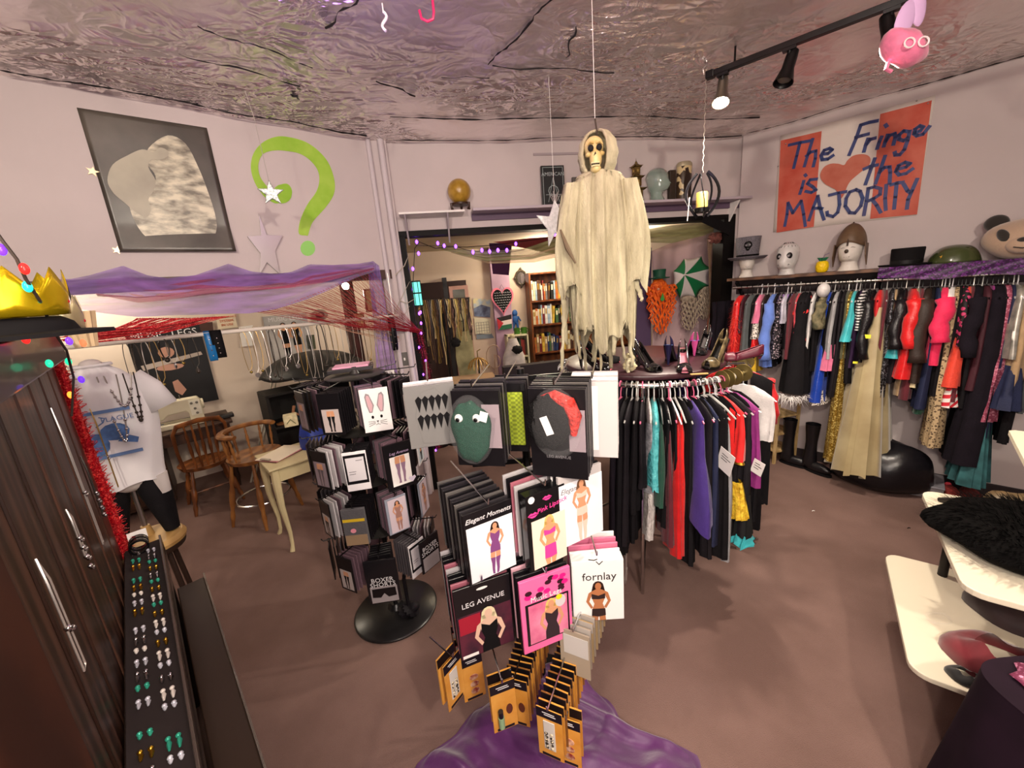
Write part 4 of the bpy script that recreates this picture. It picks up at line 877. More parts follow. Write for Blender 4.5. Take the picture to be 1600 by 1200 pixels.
# ---------------------------------------------------------------- on the floor by the right wall
s_ = RW.px(1372,740,.30)[0]
mb = MB(RW.T@Matrix.Translation((s_,.27,0))); mb.grid(lambda u,v:(lambda a,p:(.36*cos(2*pi*u)*a*(1+.05*sin(5*2*pi*u)+.05*sin(3*pi*v)),.25*sin(2*pi*u)*a*(1+.05*cos(4*2*pi*u+3*v)),p))((sin(pi*min(.999,v*.97+.03))**.55)*(1-.18*v),.40*(1-cos(pi*v))/2*(1+.06*sin(6*pi*u))),40,18,closeu=True)
tag(mb.build('bean_bag',M('black_vinyl','#121014',.28,bump=.4,bscale=9)),'big black vinyl beanbag on the floor under the gowns','bean bag')
def boot(c,rz,label):
 T = Tm(c,rz); root = thing('boot',c,label,'boot',None)
 mb = MB(T); mb.grid(lambda u,v:((.055-.012*sin(pi*v)+.004*sin(9*v))*cos(2*pi*u),(.06-.012*sin(pi*v))*sin(2*pi*u),.06+.40*v),20,14,closeu=True); mb.build('shaft',F('shiny'),root)
 mb = MB(T); mb.ell((0,-.07,.05),(.045,.13,.05),18,10); mb.build('foot',F('shiny'),root)
 mb = MB(T); mb.disc([(.045*sin(a)*(1+.1*cos(a)),-.07-.135*cos(a))for a in[k*.35 for k in range(18)]],0,.02); mb.build('sole',BLACKM,root,smooth=False)
q = RW.pt(RW.px(1263,735,.25)[0],.25,0); boot(q,.3,'tall black shiny boot standing on the floor nearer the beanbag')
q = q+Vector((-.10,.16,0)); boot(q,.6,'tall black boot standing behind the nearer boot against the wall')
q = RW.pt(RW.px(1441,778,.22)[0],.20,0); root = thing('storage_box',q,'clear plastic shoe box with lid on the floor by the wall','box')
T_ = Tm(q,RD+pi/2); mb = MB(T_); mb.add([(-.09,-.12,0),(.09,-.12,0),(.09,.12,0),(-.09,.12,0),(-.10,-.14,.10),(.10,-.14,.10),(.10,.14,.10),(-.10,.14,.10)],[(0,3,2,1),(0,1,5,4),(1,2,6,5),(2,3,7,6),(3,0,4,7)]); mb.build('tub',M('cloudy_plastic','#a5a0a4',.2,alpha=.65),root,smooth=False,solid=.002)
mb = MB(T_); mb.box(-.105,-.145,.10,.105,.145,.115); mb.build('lid',M('grey_clear_lid','#8c8a92',.2,alpha=.8),root,smooth=False,bevel=.004)
mb = MB(T_); mb.box(-.08,-.11,.004,.08,.11,.05); mb.build('contents',M('pinkish_contents','#8e6a62',.6,var=.3,scale=30),root,smooth=False,bevel=.01)
for k,(dx,rz)in enumerate(((0,.5),(.115,.8))):
 q = RW.pt(RW.px(1484,778,.28)[0]+dx,.26-.03*k,0); T_ = Tm(q,RD+pi/2+pi+rz*.3); root = thing('slipper',q,['furry red slipper with pink bow, left one by the wall','furry red slipper, right one by the wall'][k],'slipper',None)
 mb = MB(T_); mb.ell((0,-.03,.05),(.055,.11,.05),20,12,fn=lambda p:1+.05*sin(9*p.x+11*p.z)); mb.build('upper',M('red_fur','#7c2420',.8,bump=.6,bscale=80),root)
 mb = MB(T_); mb.lathe([(.035,.05),(.045,.075),(.04,.09),(.03,.07)],(0,.03,0),16,sy=1.4); mb.build('cuff',M('red_fur2','#8c2f28',.9),root)
 mb = MB(T_); mb.ell((0,-.09,.095),(.02,.014,.016),10,6); mb.build('bow',M('coral_bow','#f0485a',.5),root)
 # small wooden slatted rack behind the round clothes rack
q = Vector(fl(1222,722)); T_ = Tm(q,.2); root = thing('wooden_rack',q,'small pale wooden ladder rack standing behind the round clothes rack','rack'); pw = M('pale_wood','#a98c5c',.6,pattern='wood',scale=8,col2='#c8ac7c')
for x in(-.10,.14):mb = MB(T_); mb.bar((x,0,0),(x,.0,.62),.025,.02); mb.build('post',pw,root,smooth=False)
for z in(.12,.3,.48):mb = MB(T_); mb.box(-.10,-.01,z,.14,.2,z+.018); mb.build('shelf',pw,root,smooth=False)
# ================================================================ white table unit at the right edge
def rtable():
 cr = Vector((1.53,1.14,0)); u = Vector((.62,.785,0)).normalized(); v = Vector((.785,-.62,0)).normalized()
 Tt = Matrix(((v.x,u.x,0,cr.x),(v.y,u.y,0,cr.y),(0,0,1,0),(0,0,0,1)))
 def plate(x0,y0,x1,y1,r=.06):
  P =[]
  for(cx,cy,a0)in((x0+r,y0+r,pi),(x1-r,y0+r,1.5*pi),(x1-r,y1-r,0),(x0+r,y1-r,.5*pi)):
   for k in range(6):a = a0+k*pi/10; P.append((cx+r*cos(a),cy+r*sin(a)))
  return P
 m = M('cream_laminate','#ddd4bd',.4)
 root = thing('shelf_table',Tt@Vector((0,0,0)),'white laminate display table with rounded corners and lower shelf, right edge','table')
 mb = MB(Tt); mb.disc(plate(0,0,1.1,.80),.725,.75); mb.build('tabletop',m,root,smooth=False,bevel=.004)
 mb = MB(Tt); mb.disc(plate(-.10,-.06,1.1,.74),.36,.382); mb.build('lower_shelf',m,root,smooth=False,bevel=.004)
 for x,y in((.30,.10),(.10,.66),(1.0,.08),(1.0,.66)):
  mb = MB(Tt); mb.tube([(x,y,0),(x,y,.725)],.018,10); mb.build('leg',M('dark_metal_leg','#1c1614',.5,.3),root)
  # black fur piece
 c = Tt@Vector((.22,.38,.75)); root = thing('fur_stole',c,'heap of black shaggy fur lying on the white table','fur')
 fur = M('black_fur','#060505',.85,spec=.1);
 mb = MB(Tt); mb.ell((.36,.40,.80),(.40,.32,.07),40,14,fn=lambda q:1+.06*sin(7*q.x+2)*cos(6*q.y)); mb.build('fur_body',fur,root)
 mb = MB(Tt)
 for i in range(2600):
  a = rnd.uniform(0,2*pi); r = sqrt(rnd.random()); x = .36+.41*r*cos(a); y = .40+.33*r*sin(a); z = .80+.07*sqrt(max(0,1-r*r*.98)); d = Vector((cos(a)*r+.3*rnd.uniform(-1,1),sin(a)*r+.3*rnd.uniform(-1,1),.5*(1-r)+.15)).normalized()
  s = Vector((x,y,z)); e = s+d*rnd.uniform(.02,.06); q = d.cross(Vector((.2,.3,1))).normalized()*.003; mb.add([s-q,s+q,e],[(0,1,2)])
 mb.build('fur_hair',fur,root,smooth=False)['kind'] = 'stuff'
 root = thing('bangle',Tt@Vector((.12,.62,.75)),'dull bronze bag with strap behind the black fur on the white table','bag')
 mb = MB(Tt); mb.ell((.30,.70,.80),(.13,.07,.05),18,10,fn=lambda q:1+.08*sin(8*q.x)); mb.build('bag_body',M('bronze_cloth','#5c4a30',.5,var=.3,scale=20),root)
 mb = MB(Tt); mb.tube([(.05,.70,.755),(.10,.66,.79),(.18,.68,.80),(.22,.70,.80)],.012,8); mb.build('strap',M('dark_strap','#2b2320',.5),root)
 root['category'] = 'bag'; root.name = 'hand_bag'
 # folded things on the lower shelf
 for k,(x,y,w,d,z,col,lb)in enumerate([(.16,.12,.15,.12,.382,'#6b1420','folded maroon velvet cloth, left on the lower shelf of the white table'),(.50,.10,.16,.14,.382,'#521018','dark maroon folded cloth deeper on the lower shelf'),(.30,.48,.16,.13,.382,'#2c1a1c','dark folded cloth at the back of the lower shelf'),(.05,.0,.05,.04,.382,'#0f0d0e','small black triangular pouch at the lower shelf corner')]):
  h = .09 if k<3 else .03
  mb = MB(Tt); mb.grid(lambda a,b:(x+w*cos(2*pi*a)*(1+.1*sin(6*pi*a))*(1-.55*b**3),y+d*sin(2*pi*a)*(1-.55*b**3),z+.002+h*b*(1+.15*sin(8*pi*a))),30,8,closeu=True);
  o = mb.build('folded_cloth' if k<3 else 'pouch',M('velvet_%d'%k,col,.7,sheen=.4,var=.2,scale=12),smooth=True); tag(o,lb,'cloth' if k<3 else 'pouch')
  # crystal trinkets
 c = Tt@Vector((.03,.30,.382)); mb = MB(); mb.tube([c+Vector((.045*cos(t),.03*sin(t),.008+.004*sin(3*t)))for t in[i*.524 for i in range(12)]],.005,6,closed=True); tag(mb.build('bracelet',CLEAR),'clear bead bracelet lying on the lower white shelf','bracelet')
 # stand draped in dark plum fabric with sparkly pink top, bottom right
 c = fl(1600,1110,.62); root = thing('draped_stand',(c.x+.1,c.y-.02,0),'low stand draped in dark plum cloth at the bottom right corner','stand')
 cx,cy = c.x+.11,c.y-.05
 def f(a,b):
  t = 2*pi*a; w = .17+.06*b; return(cx+w*(abs(cos(t))**.6)*(1 if cos(t)>0 else-1)*(1+.05*sin(9*t)*b),cy+w*(abs(sin(t))**.6)*(1 if sin(t)>0 else-1)*(1+.05*cos(8*t)*b),.66-.655*b)
 mb = MB(); mb.grid(f,60,14,closeu=True); mb.disc([f(k/60,0)[:2]for k in range(60)],.655,.665); mb.build('plum_drape',M('plum_velvet','#1c0e1a',.8,var=.2,scale=8,spec=.2),root)
 mb = MB(); mb.ell((cx+.0,cy+.06,.675),(.10,.08,.022),20,8,fn=lambda q:1+.1*sin(9*q.x+5*q.y)); tag(mb.build('glitter_scarf',M('rose_glitter','#7a3450',.4,.3,pattern='sequin',scale=120,col2='#d088a8')),'rosy glitter scarf bunched on top of the plum draped stand','scarf')
rtable()
tag(MB(Tm(Vector(fl(1598,705,1.0)),-.8)).disc([(-.02,-.25),(.5,-.25),(.5,.25),(.0,.25),(-.02,.23)],0,.022).build('display_board',M('cream_laminate','#ddd4bd',.4),smooth=False),'corner of a white board table poking in at the right edge','table')
# loose threads and lint on the carpet
for px,py in((1269,799),(1418,826)):
 q = fl(px,py); mb = MB(); mb.tube([q+Vector((0,0,.003)),q+Vector((.012,.004,.005)),q+Vector((.02,.0,.003))],.003,5); tag(mb.build('lint',PAPER if px<1300 else BLACKM),'tiny white scrap on the open carpet' if px<1300 else 'tiny dark scrap on the carpet near the wall','scrap')
 # ================================================================ round clothes rack
RC = Vector((.93,2.60,0)); RRr = .585; RZ = 1.33
def proj_x(p):
 c = CAMR.transposed()@(Vector(p)-EYE); return 800-FPX*c.x/c.z
def theta_of(px,z=1.0,r=.76):
 best = min(range(1900,3560,2),key=lambda k:abs(proj_x((RC.x+r*cos(radians(k/10)),RC.y+r*sin(radians(k/10)),z))-px)); return radians(best/10)
def round_rack():
 root = thing('round_clothes_rack',RC,'chrome round clothes rack with a dark maroon shelf disc on top','clothes rack')
 mb = MB(); mb.tube([RC+Vector((RRr*cos(t),RRr*sin(t),RZ))for t in[k*pi/36 for k in range(72)]],.0145,10,closed=True); mb.build('ring_rail',CHROME,root)
 mb = MB(); mb.lathe([(0,1.345),(.50,1.345),(.508,1.352),(.508,1.372),(.50,1.38),(0,1.38)],(RC.x-.05,RC.y-.02,0),64); mb.build('shelf_disc',M('maroon_laminate','#3a1d24',.35,var=.15,scale=3),root,angle=60)
 mb = MB(); mb.tube([RC+Vector((0,0,.30)),RC+Vector((0,0,1.345))],.018,10); mb.build('pole',CHROME,root)
 for k in range(4):
  a = radians(-112+90*k); D = Vector((cos(a),sin(a),0))
  mb = MB(); mb.tube([RC+Vector((0,0,.38)),RC+D*.10+Vector((0,0,.36)),RC+D*.60+Vector((0,0,.02))],.011,8); mb.build('leg',CHROME,root)
  mb = MB(); mb.tube([RC+D*.6+Vector((0,0,.0)),RC+D*.6+Vector((0,0,RZ-.01))],.011,8); mb.build('upright',CHROME,root)
  mb = MB(); mb.tube([RC+Vector((0,0,RZ)),RC+D*RRr+Vector((0,0,RZ))],.008,8); mb.build('spoke',CHROME,root)
round_rack()
def cg(px,label,m,hem_py,r=.76,**k):
 th = theta_of(px); p = Vector((RC.x+r*cos(th),RC.y+r*sin(th),0)); d = ray(proj_x((p.x,p.y,1.0)),hem_py)
 t = hypot(p.x,p.y)/hypot(d.x,d.y); zb = EYE.z+t*d.z; L = RZ-max(.12,zb)
 return garment((RC.x+RRr*cos(th),RC.y+RRr*sin(th),RZ),th+rnd.uniform(-.06,.06),label,m,L=L,rail_r=.0145,**k)
def carton(w,h,x=.2,z=-.4,txt=None):
 def g(T,root):
  mb = MB(T@Matrix.Translation((x,-.035,z))@Matrix.Rotation(.25,4,'Y')); mb.box(-w/2,-.001,-h/2,w/2,.001,h/2); mb.build('price_card',PAPER,root,smooth=False)
  mb = MB(T@Matrix.Translation((x,-.035,z))@Matrix.Rotation(.25,4,'Y')); mb.strokes([[(-w*.3,h*.25-.014*i),(w*(.1+.2*((i*7)%2)),h*.25-.014*i)]for i in range(3)],.003,-.0018,-.001); mb.build('printed_lines',BLACKM,root,smooth=False)
 return g
GR = 'clothes on the round rack'
lacet = M('turquoise_lace','#3aa0a6',.6,col2='#62c4c8',scale=35,bump=.8,bscale=70); wlace = M('white_lace','#b8b2ae',.7,col2='#d8d4d0',scale=40,bump=.7,bscale=80); gfr = M('gold_fringe','#c8991c',.5,col2='#efcf3e',scale=40,bump=1,bscale=60); silv = M('silver_knit','#8e9298',.35,.6,col2='#c9ccd2',scale=60)
velv = F('velvet')
cg(955,'black velvet long dress at the left of the round rack, behind the packages',velv,872,tt=.045,tb=.09,hw=.44,group=GR,hang='pink')
cg(967,'plain long black dress, second from the left on the round rack',F('blk'),868,tt=.04,tb=.08,group=GR,hang='wire')
cg(979,'long black skirt-like dress above the silver chain loops',F('blk2'),850,tt=.04,tb=.07,group=GR,hang='clear',extra=lambda T,r:[MB(T).tube([(.17+.02*k,0,-.95),(.17+.022*k,0,-1.04),(.165+.022*k,0,-1.09),(.18+.022*k,0,-1.13),(.195+.022*k,0,-1.09),(.17+.022*k,.004,-1.04)],.004,6).build('chain_loop',M('silver_chain','#c4beb8',.3,.8),r)for k in(0,1)]and None)
cg(991,'black garment on a clear hanger left of the white lace dress',F('blk'),800,tt=.04,tb=.07,group=GR,hang='clear')
cg(1001,'black top on a pink padded hanger on the round rack',F('blk2'),760,tt=.04,tb=.06,group=GR,hang='pink',name='top',cat='top')
cg(1013,'long white lace dress showing below a silver top on the round rack',wlace,845,tt=.03,tb=.055,sw=.34,hw=.36,group=GR,hang='clear',extra=ex((silv,-.16,-.55,.17,.18,.03,.035,{'folds':3})))
cg(1025,'short turquoise lace dress with a white price tag on the round rack',lacet,762,tt=.045,tb=.09,group=GR,hang='clear',hem=.015,extra=carton(.06,.09,.21,-.62))
cg(1036,'dark green satin slip peeking under the turquoise lace',F('green'),790,tt=.03,tb=.06,group=GR,strap=True,name='slip',cat='slip')
cg(1048,'dark red lace dress with straps on the round rack',F('maroon'),850,tt=.035,tb=.08,group=GR,strap=True)
cg(1060,'long wine-red slit dress on the round rack',F('redsat'),868,tt=.04,tb=.08,group=GR,strap=True,hang='white')
cg(1070,'bright red long dress on the round rack',F('bred'),868,tt=.035,tb=.05,sw=.34,hw=.38,group=GR,strap=True,hang='clear')
cg(1081,'black dress between the red and purple clothes on the round rack',F('blk'),880,tt=.04,tb=.07,group=GR,hang='clear')
cg(1097,'purple velvet poncho with pointed lower corner on a pink hanger',F('purple'),795,tt=.05,tb=.12,sw=.40,hw=.60,folds=3,tip=.10,group=GR,hang='pink',name='poncho',cat='poncho')
cg(1110,'black lace dress right of the purple poncho',F('blk2'),870,tt=.04,tb=.07,group=GR,hang='pink')
cg(1121,'navy long dress on the round rack',F('navy'),850,tt=.04,tb=.08,group=GR)
cg(1133,'long black dress with a big white price card',F('blk'),872,tt=.045,tb=.10,group=GR,hang='clear',extra=carton(.10,.12,.215,-.36))
cg(1144,'long light grey dress left of the gold fringed one',F('lgrey'),875,tt=.03,tb=.05,group=GR,strap=True,hang='clear')
cg(1158,'red strappy dress with gold lace tie and yellow fringe skirt',F('bred'),720,tt=.05,tb=.07,sw=.38,hw=.40,group=GR,hang='clear',extra=ex((gfr,-.52,-.72,.19,.23,.045,.085,{'folds':12,'amp':.02,'hem':.008}),(GOLD,-.40,-.415,.195,.20,.04,.045,{'amp':.001})))
cg(1170,'black lace dress with a turquoise fringe at the hem',F('blk2'),835,tt=.05,tb=.10,group=GR,hang='clear',extra=ex((M('black_lace','#101213',.7),-.60,-.85,.2,.22,.05,.075,{'folds':9,'hem':.01}),(F('turq'),-.84,-.90,.215,.225,.06,.075,{'folds':14,'amp':.03,'hem':.02})))
cg(1182,'bright magenta and purple short dress with a price card',F('magenta'),760,tt=.05,tb=.07,group=GR,hang='white',extra=carton(.06,.08,.215,-.44))
cg(1190,'turquoise-blue narrow dress on the right of the round rack',F('turq'),800,tt=.03,tb=.04,group=GR,hang='clear')
cg(1197,'red jacket with black trim on the right of the round rack',F('red'),730,tt=.06,tb=.07,group=GR,sleeve=.3,name='jacket',cat='jacket',hang='black')
cg(1204,'black lace short dress at the right side of the round rack',F('blk'),790,tt=.05,tb=.08,group=GR,hang='black',hem=.01)
cg(1211,'white shirt with pink print at the right edge of the round rack',F('white'),690,tt=.05,tb=.06,group=GR,hang='white',sw=.34,hw=.34,name='shirt',cat='shirt')
for i in range(22):
 th = radians(-2+i*6.6)if i<15 else radians(188-(i-15)*6.2)
 k =['blk','red','blk2','navy','wine','blk','purple','blk2','green','blk','maroon'][i%11]; nm ={'blk':'black','red':'red','blk2':'black','navy':'navy','wine':'wine','purple':'purple','green':'green','maroon':'maroon'}[k]
 garment((RC.x+RRr*cos(th),RC.y+RRr*sin(th),RZ),th,f'{nm} garment on the '+('right far side' if i<7 else('back' if i<15 else 'left side'))+' of the round rack',F(k),L=rnd.uniform(.6,.85),tt=.04,tb=.06,sw=.36,hw=.38,group=f'{nm} clothes on the far side of the round rack, '+('right' if i<7 else('back' if i<15 else 'left')),hang=['black','white','clear','wire'][i%4],rail_r=.0145)
for i,px in enumerate((1128,1152,1176,985,1040,1090,1164,1186,1200,1116,1054)):
 cg(px+3,'black garment tucked in '+['left of the white-carded black dress','left of the gold-fringed dress','right of the turquoise-fringed dress','behind the chain loop dress','beside the dark green slip','left of the purple poncho','right of the gold-fringed dress','left of the narrow turquoise dress','beside the red jacket','right of the purple poncho','left of the wine-red slit dress'][i]+' on the round rack',F('blk'),800+(i*37)%60,tt=.03,tb=.05,sw=.33,hw=.34,group='black filler garments on the round rack',hang=['clear','white','pink','wire'][i%4])
 # brass size discs riding on the ring
for i,(px)in enumerate((1128,1136,1147,1155,1161,1165)):
 th = theta_of(px,1.33,RRr); c = Vector((RC.x+RRr*cos(th),RC.y+RRr*sin(th),RZ)); a = th+pi/2
 R = Matrix.Rotation(a,3,'Z')@Matrix.Rotation(pi/2,3,'Y')
 mb = MB(); mb.lathe([(.018,-.002),(.048,-.002),(.05,0),(.048,.002),(.018,.002),(.018,-.002)],c,28,R=R)
 tag(mb.build('size_divider',M('aged_brass','#77683c',.4,.7)),'aged brass size divider disc riding on the ring rail','divider','brass size dividers')
 # ---------------------------------------------------------------- shoes on the disc
def shoe_proto(loc,rz,label,m,heel=.10,inner='#2a2224',L=.21,platform=0,group=None,orn=None,lift=0.0):
 T = Tm(loc,rz); root = thing('high_heel_shoe',loc,label,'shoe',group)
 hz = heel
 def solez(y): # y from 0 (toe) to L (heel)
  t = y/L; return platform+hz*max(0,(t-.32)/.68)**1.2 if t>.32 else platform
 def wid(t):return(.030+.012*sin(pi*min(1,t*2.2)))*(1-.25*max(0,t-.5))if t>.06 else .018
 n = 16
 def outer(u,v):
  t = u; y = L*t; w = wid(t); z0 = solez(y); h =(.036+.012*sin(pi*t))if t<.45 else .040+.030*(t-.45)
  a = pi*v; top = .0
  x = w*cos(a); zz = z0+h*sin(a)
  if t>.30: # open top: cut
   zz = z0+h*min(sin(a),.62+.0*t); x = w*cos(a)if sin(a)<.62 else(w*cos(a))
  return(x,y,zz)
 mb = MB(T)
 # two side walls and toe cap
 mb.grid(lambda u,v:outer(u*.34,v),8,12)
 for sgn in(1,-1):
  def side(u,v,sgn=sgn):
   t = .34+.66*u; w = wid(t)*(1-.55*max(0,u-.85)/.15*.9); h = .036+.022*u
   return(sgn*w*cos(v*.9)*(1),L*t+(.004 if u>.97 else 0),solez(L*t)+h*sin(v*.9*pi/2/.9*.9))
  mb.grid(side,14,5)
 o = mb.build('upper',m,root,solid=.003,angle=90)
 mb = MB(T); mb.grid(lambda u,v:((2*v-1)*wid(u)*.96,L*u,solez(L*u)+.002),20,4); mb.build('insole',M('insole_'+inner,inner,.6),root,solid=.003)
 mb = MB(T); mb.grid(lambda u,v:((2*v-1)*wid(u)*1.02,L*u,solez(L*u)-.001-(platform if u<.5 else 0)*.5),20,4); mb.build('outsole',BLACK,root,solid=.004+platform*.9)
 mb = MB(T); y = L*.93; mb.tube([(0,y,solez(L)-.0),(0,y+.004,hz*.5),(0,y+.002,.001)],[.024,.012,.006],10); mb.build('heel',m,root)
 if orn:orn(T,root)
 return root
def place(px,py):return Vector(fl(px,py,1.381))
pat = M('black_patent','#0f0e10',.12,coat=.8); leop = M('snake_print','#2c2418',.3,col2='#7a6a4a',scale=30)
q = place(1030,582); shoe_proto(q,.25,'black patent high heel pump with buckle, facing the camera on the disc',pat,group='shoes on the round shelf disc')
q = place(1070,583); shoe_proto(q,-.35,'black patent pump showing a pink insole on the round shelf disc',pat,inner='#d87f92',group='shoes on the round shelf disc')
q = place(1104,577); shoe_proto(q,-.9,'snake-print high heel pointing right on the round shelf disc',leop,heel=.13,platform=.012,group='shoes on the round shelf disc')
q = place(1090,556); shoe_proto(q,-.75,'black leather bootie pump behind the snake-print heel',pat,heel=.12,group='shoes on the round shelf disc')
q = place(1010,570); shoe_proto(q,.1,'black heel with a silver buckle, behind the cream flower',pat,heel=.09,group='shoes on the round shelf disc',orn=lambda T,r:MB(T).box(-.012,-.0,.045,.012,.02,.055).build('buckle',CHROME,r))
q = place(955,578); shoe_proto(q,.9,'black pump pointing left under the ghost strips',pat,inner='#c0586a',group='shoes on the round shelf disc')
q = place(968,566); shoe_proto(q,1.2,'black strappy heel with red-pink insole under the ghost',BLACKM,inner='#d85a6a',group='shoes on the round shelf disc')
q = place(1052,560); shoe_proto(q,2.6,'dark blue and purple heel at the back of the disc',M('dark_indigo','#1b1838',.3),heel=.12,inner='#33508c',group='shoes on the round shelf disc')
q = place(1075,548); shoe_proto(q,2.9,'heel with pink and blue heel counter at the back of the disc',M('pink_satin_shoe','#c04a8a',.3),inner='#2a58b0',group='shoes on the round shelf disc')
q = place(1128,562); shoe_proto(q,-1.9,'wine red flat shoe at the right edge of the disc',M('wine_shoe','#5a1a2c',.4),heel=.03,group='shoes on the round shelf disc')
q = place(938,568); shoe_proto(q,.2,'tan open-toe heel at the left edge of the disc',M('tan_shoe','#9c7a4a',.4),inner='#b08a50',group='shoes on the round shelf disc')
q = place(984,580); root = thing('flower_ornament',q,'cream rose and lace shoe clip ornament standing in front of the black shoes','ornament')
mb = MB(Tm(q)); mb.ell((0,0,.03),(.04,.035,.03),20,12,fn=lambda p:1+.12*sin(9*p.x)*cos(8*p.z)); mb.ell((0,0,.075),(.028,.026,.035),20,12,fn=lambda p:1+.14*sin(8*p.x+7*p.z)); mb.build('flower',M('cream_lace_rose','#c9bd94',.8,var=.25,scale=50,bump=1,bscale=70),root)
mb = MB(Tm(place(1094,585),-.1)); mb.box(-.05,-.006,0,.04,.006,.006); tag(mb.build('wooden_stick',M('pale_stick','#c8a868',.6),smooth=False),'short pale wooden stick lying at the front of the disc','stick')
# ================================================================ printed packages
def ellp(cx,cz,rx,rz,n=12):return[(cx+rx*cos(2*pi*k/n),cz+rz*sin(2*pi*k/n))for k in range(n)]
def lady(T,root,h,x0=0,z0=0,y=-.0012,skin=SKIN,hair=HAIRD,cloth=None,style='set',full=True,tilt=0.0,clip=None):
 """printed picture of a model, a flat print on the panel"""
 X = T@Matrix.Translation((x0,y,z0))@Matrix.Rotation(tilt,4,'Y')
 lo = max(0,(clip-z0)/h)if clip is not None else 0
 S = lambda P,f=1:[(f*p[0]*h,max(lo,p[1])*h)for p in P]
 torso =[(-.03,.86),(-.10,.82),(-.088,.72),(-.055,.63),(-.088,.53),(-.085,.45),(.085,.45),(.088,.53),(.055,.63),(.088,.72),(.10,.82),(.03,.86)]
 arm =[(-.095,.825),(-.13,.80),(-.165,.67),(-.10,.55),(-.075,.575),(-.125,.67),(-.09,.76)]
 leg =[(-.085,.47),(-.095,.36),(-.068,.22),(-.065,.10),(-.052,.02),(-.020,.01),(-.025,.12),(-.012,.25),(-.002,.46)]
 mb = MB(X)
 mb.prism(S(ellp(0,.90,.075,.085)+[]),0,.0003,1); mb.prism(S([(-.075,.90),(-.095,.80),(-.06,.74),(-.03,.84),(.03,.84),(.07,.74),(.095,.80),(.075,.90)]),0,.0003,1)
 mb.prism(S(torso),-.0002,.0002,0)
 for f in(1,-1):mb.prism(S(arm,f),-.0003,.0002,0); mb.prism(S(leg,f),-.0002,.0002,0)
 mb.prism(S(ellp(0,.905,.042,.055)),-.0005,.0002,0)
 if style in('set','skirt'):
  mb.prism(S([(-.09,.79),(-.09,.71),(0,.70),(.09,.71),(.09,.79),(0,.755)]),-.0007,0,2); mb.prism(S([(-.088,.55),(-.095,.44 if style=='set' else .36),(0,.42 if style=='set' else .35),(.095,.44 if style=='set' else .36),(.088,.55)]),-.0007,0,2)
 if style in('body','dress'):mb.prism(S([(-.085,.81),(-.088,.72),(-.06,.63),(-.092,.53),(-.095,.43 if style=='body' else .36),(.095,.43 if style=='body' else .36),(.092,.53),(.06,.63),(.088,.72),(.085,.81),(0,.76)]),-.0007,0,2)
 if style in('body','set','nude'):
  for f in(1,-1):mb.prism(S([(-.095,.33),(-.07,.22),(-.067,.10),(-.054,.02),(-.018,.01),(-.022,.12),(-.008,.25),(-.004,.32)],f),-.0007,0,2)
 return mb.build('printed_model',[skin,hair,cloth or BLACKM],root,smooth=False)
def legs(T,root,h,z0,y=-.0012,m=None,x0=0,tight=None):
 X = T@Matrix.Translation((x0,y,z0)); mb = MB(X); S = lambda P,f=1:[(f*p[0]*h,p[1]*h)for p in P]
 L_ =[(-.17,1.0),(-.19,.80),(-.14,.50),(-.15,.38),(-.11,.10),(-.13,0),(-.04,0),(-.05,.12),(-.05,.38),(-.035,.50),(-.01,.86),(0,1.0)]
 for f in(1,-1):mb.prism(S(L_,f),0,.0003,0); mb.prism(S([(-.185,.74),(-.14,.50),(-.15,.38),(-.11,.10),(-.13,0),(-.04,0),(-.05,.12),(-.05,.38),(-.035,.50),(-.014,.74)],f),-.0003,.0,1)
 return mb.build('printed_legs',[SKIN,m or BLACKM],root,smooth=False)
dpk = M('black_card','#121013',.3); fpk = M('print_film','#b6a9a6',.35); lpk = M('lilac_grey_print','#8d7d84',.4)
def hangtab(T,root,w=.03):
 mb = MB(T); mb.tube([(0,.004,.006),(0,-.001,.010),(0,-.006,.004),(0,-.003,-.006),(0,0,-.020)],.0016,5); mb.tube([(-w/2,0,-.020),(0,0,-.017),(w/2,0,-.020)],.0020,5); return mb.build('hang_hook',BLACK,root)
def pack(T,root,w,h,t=.006,card=None,panel=None,pm=None,film=False,name='card'):
 mb = MB(T); mb.box(-w/2,-t/2,-.018-h,w/2,t/2,-.018); mb.build(name,card or dpk,root,smooth=False,bevel=.0012,bseg=1)
 if panel:
  x0,z0,x1,z1 = panel; mb = MB(T); mb.box(-w/2+x0*w,-t/2-.0006,-.018-h+z0*h,-w/2+x1*w,-t/2+.0002,-.018-h+z1*h); mb.build('photo_panel',pm or PAPER,root,smooth=False)
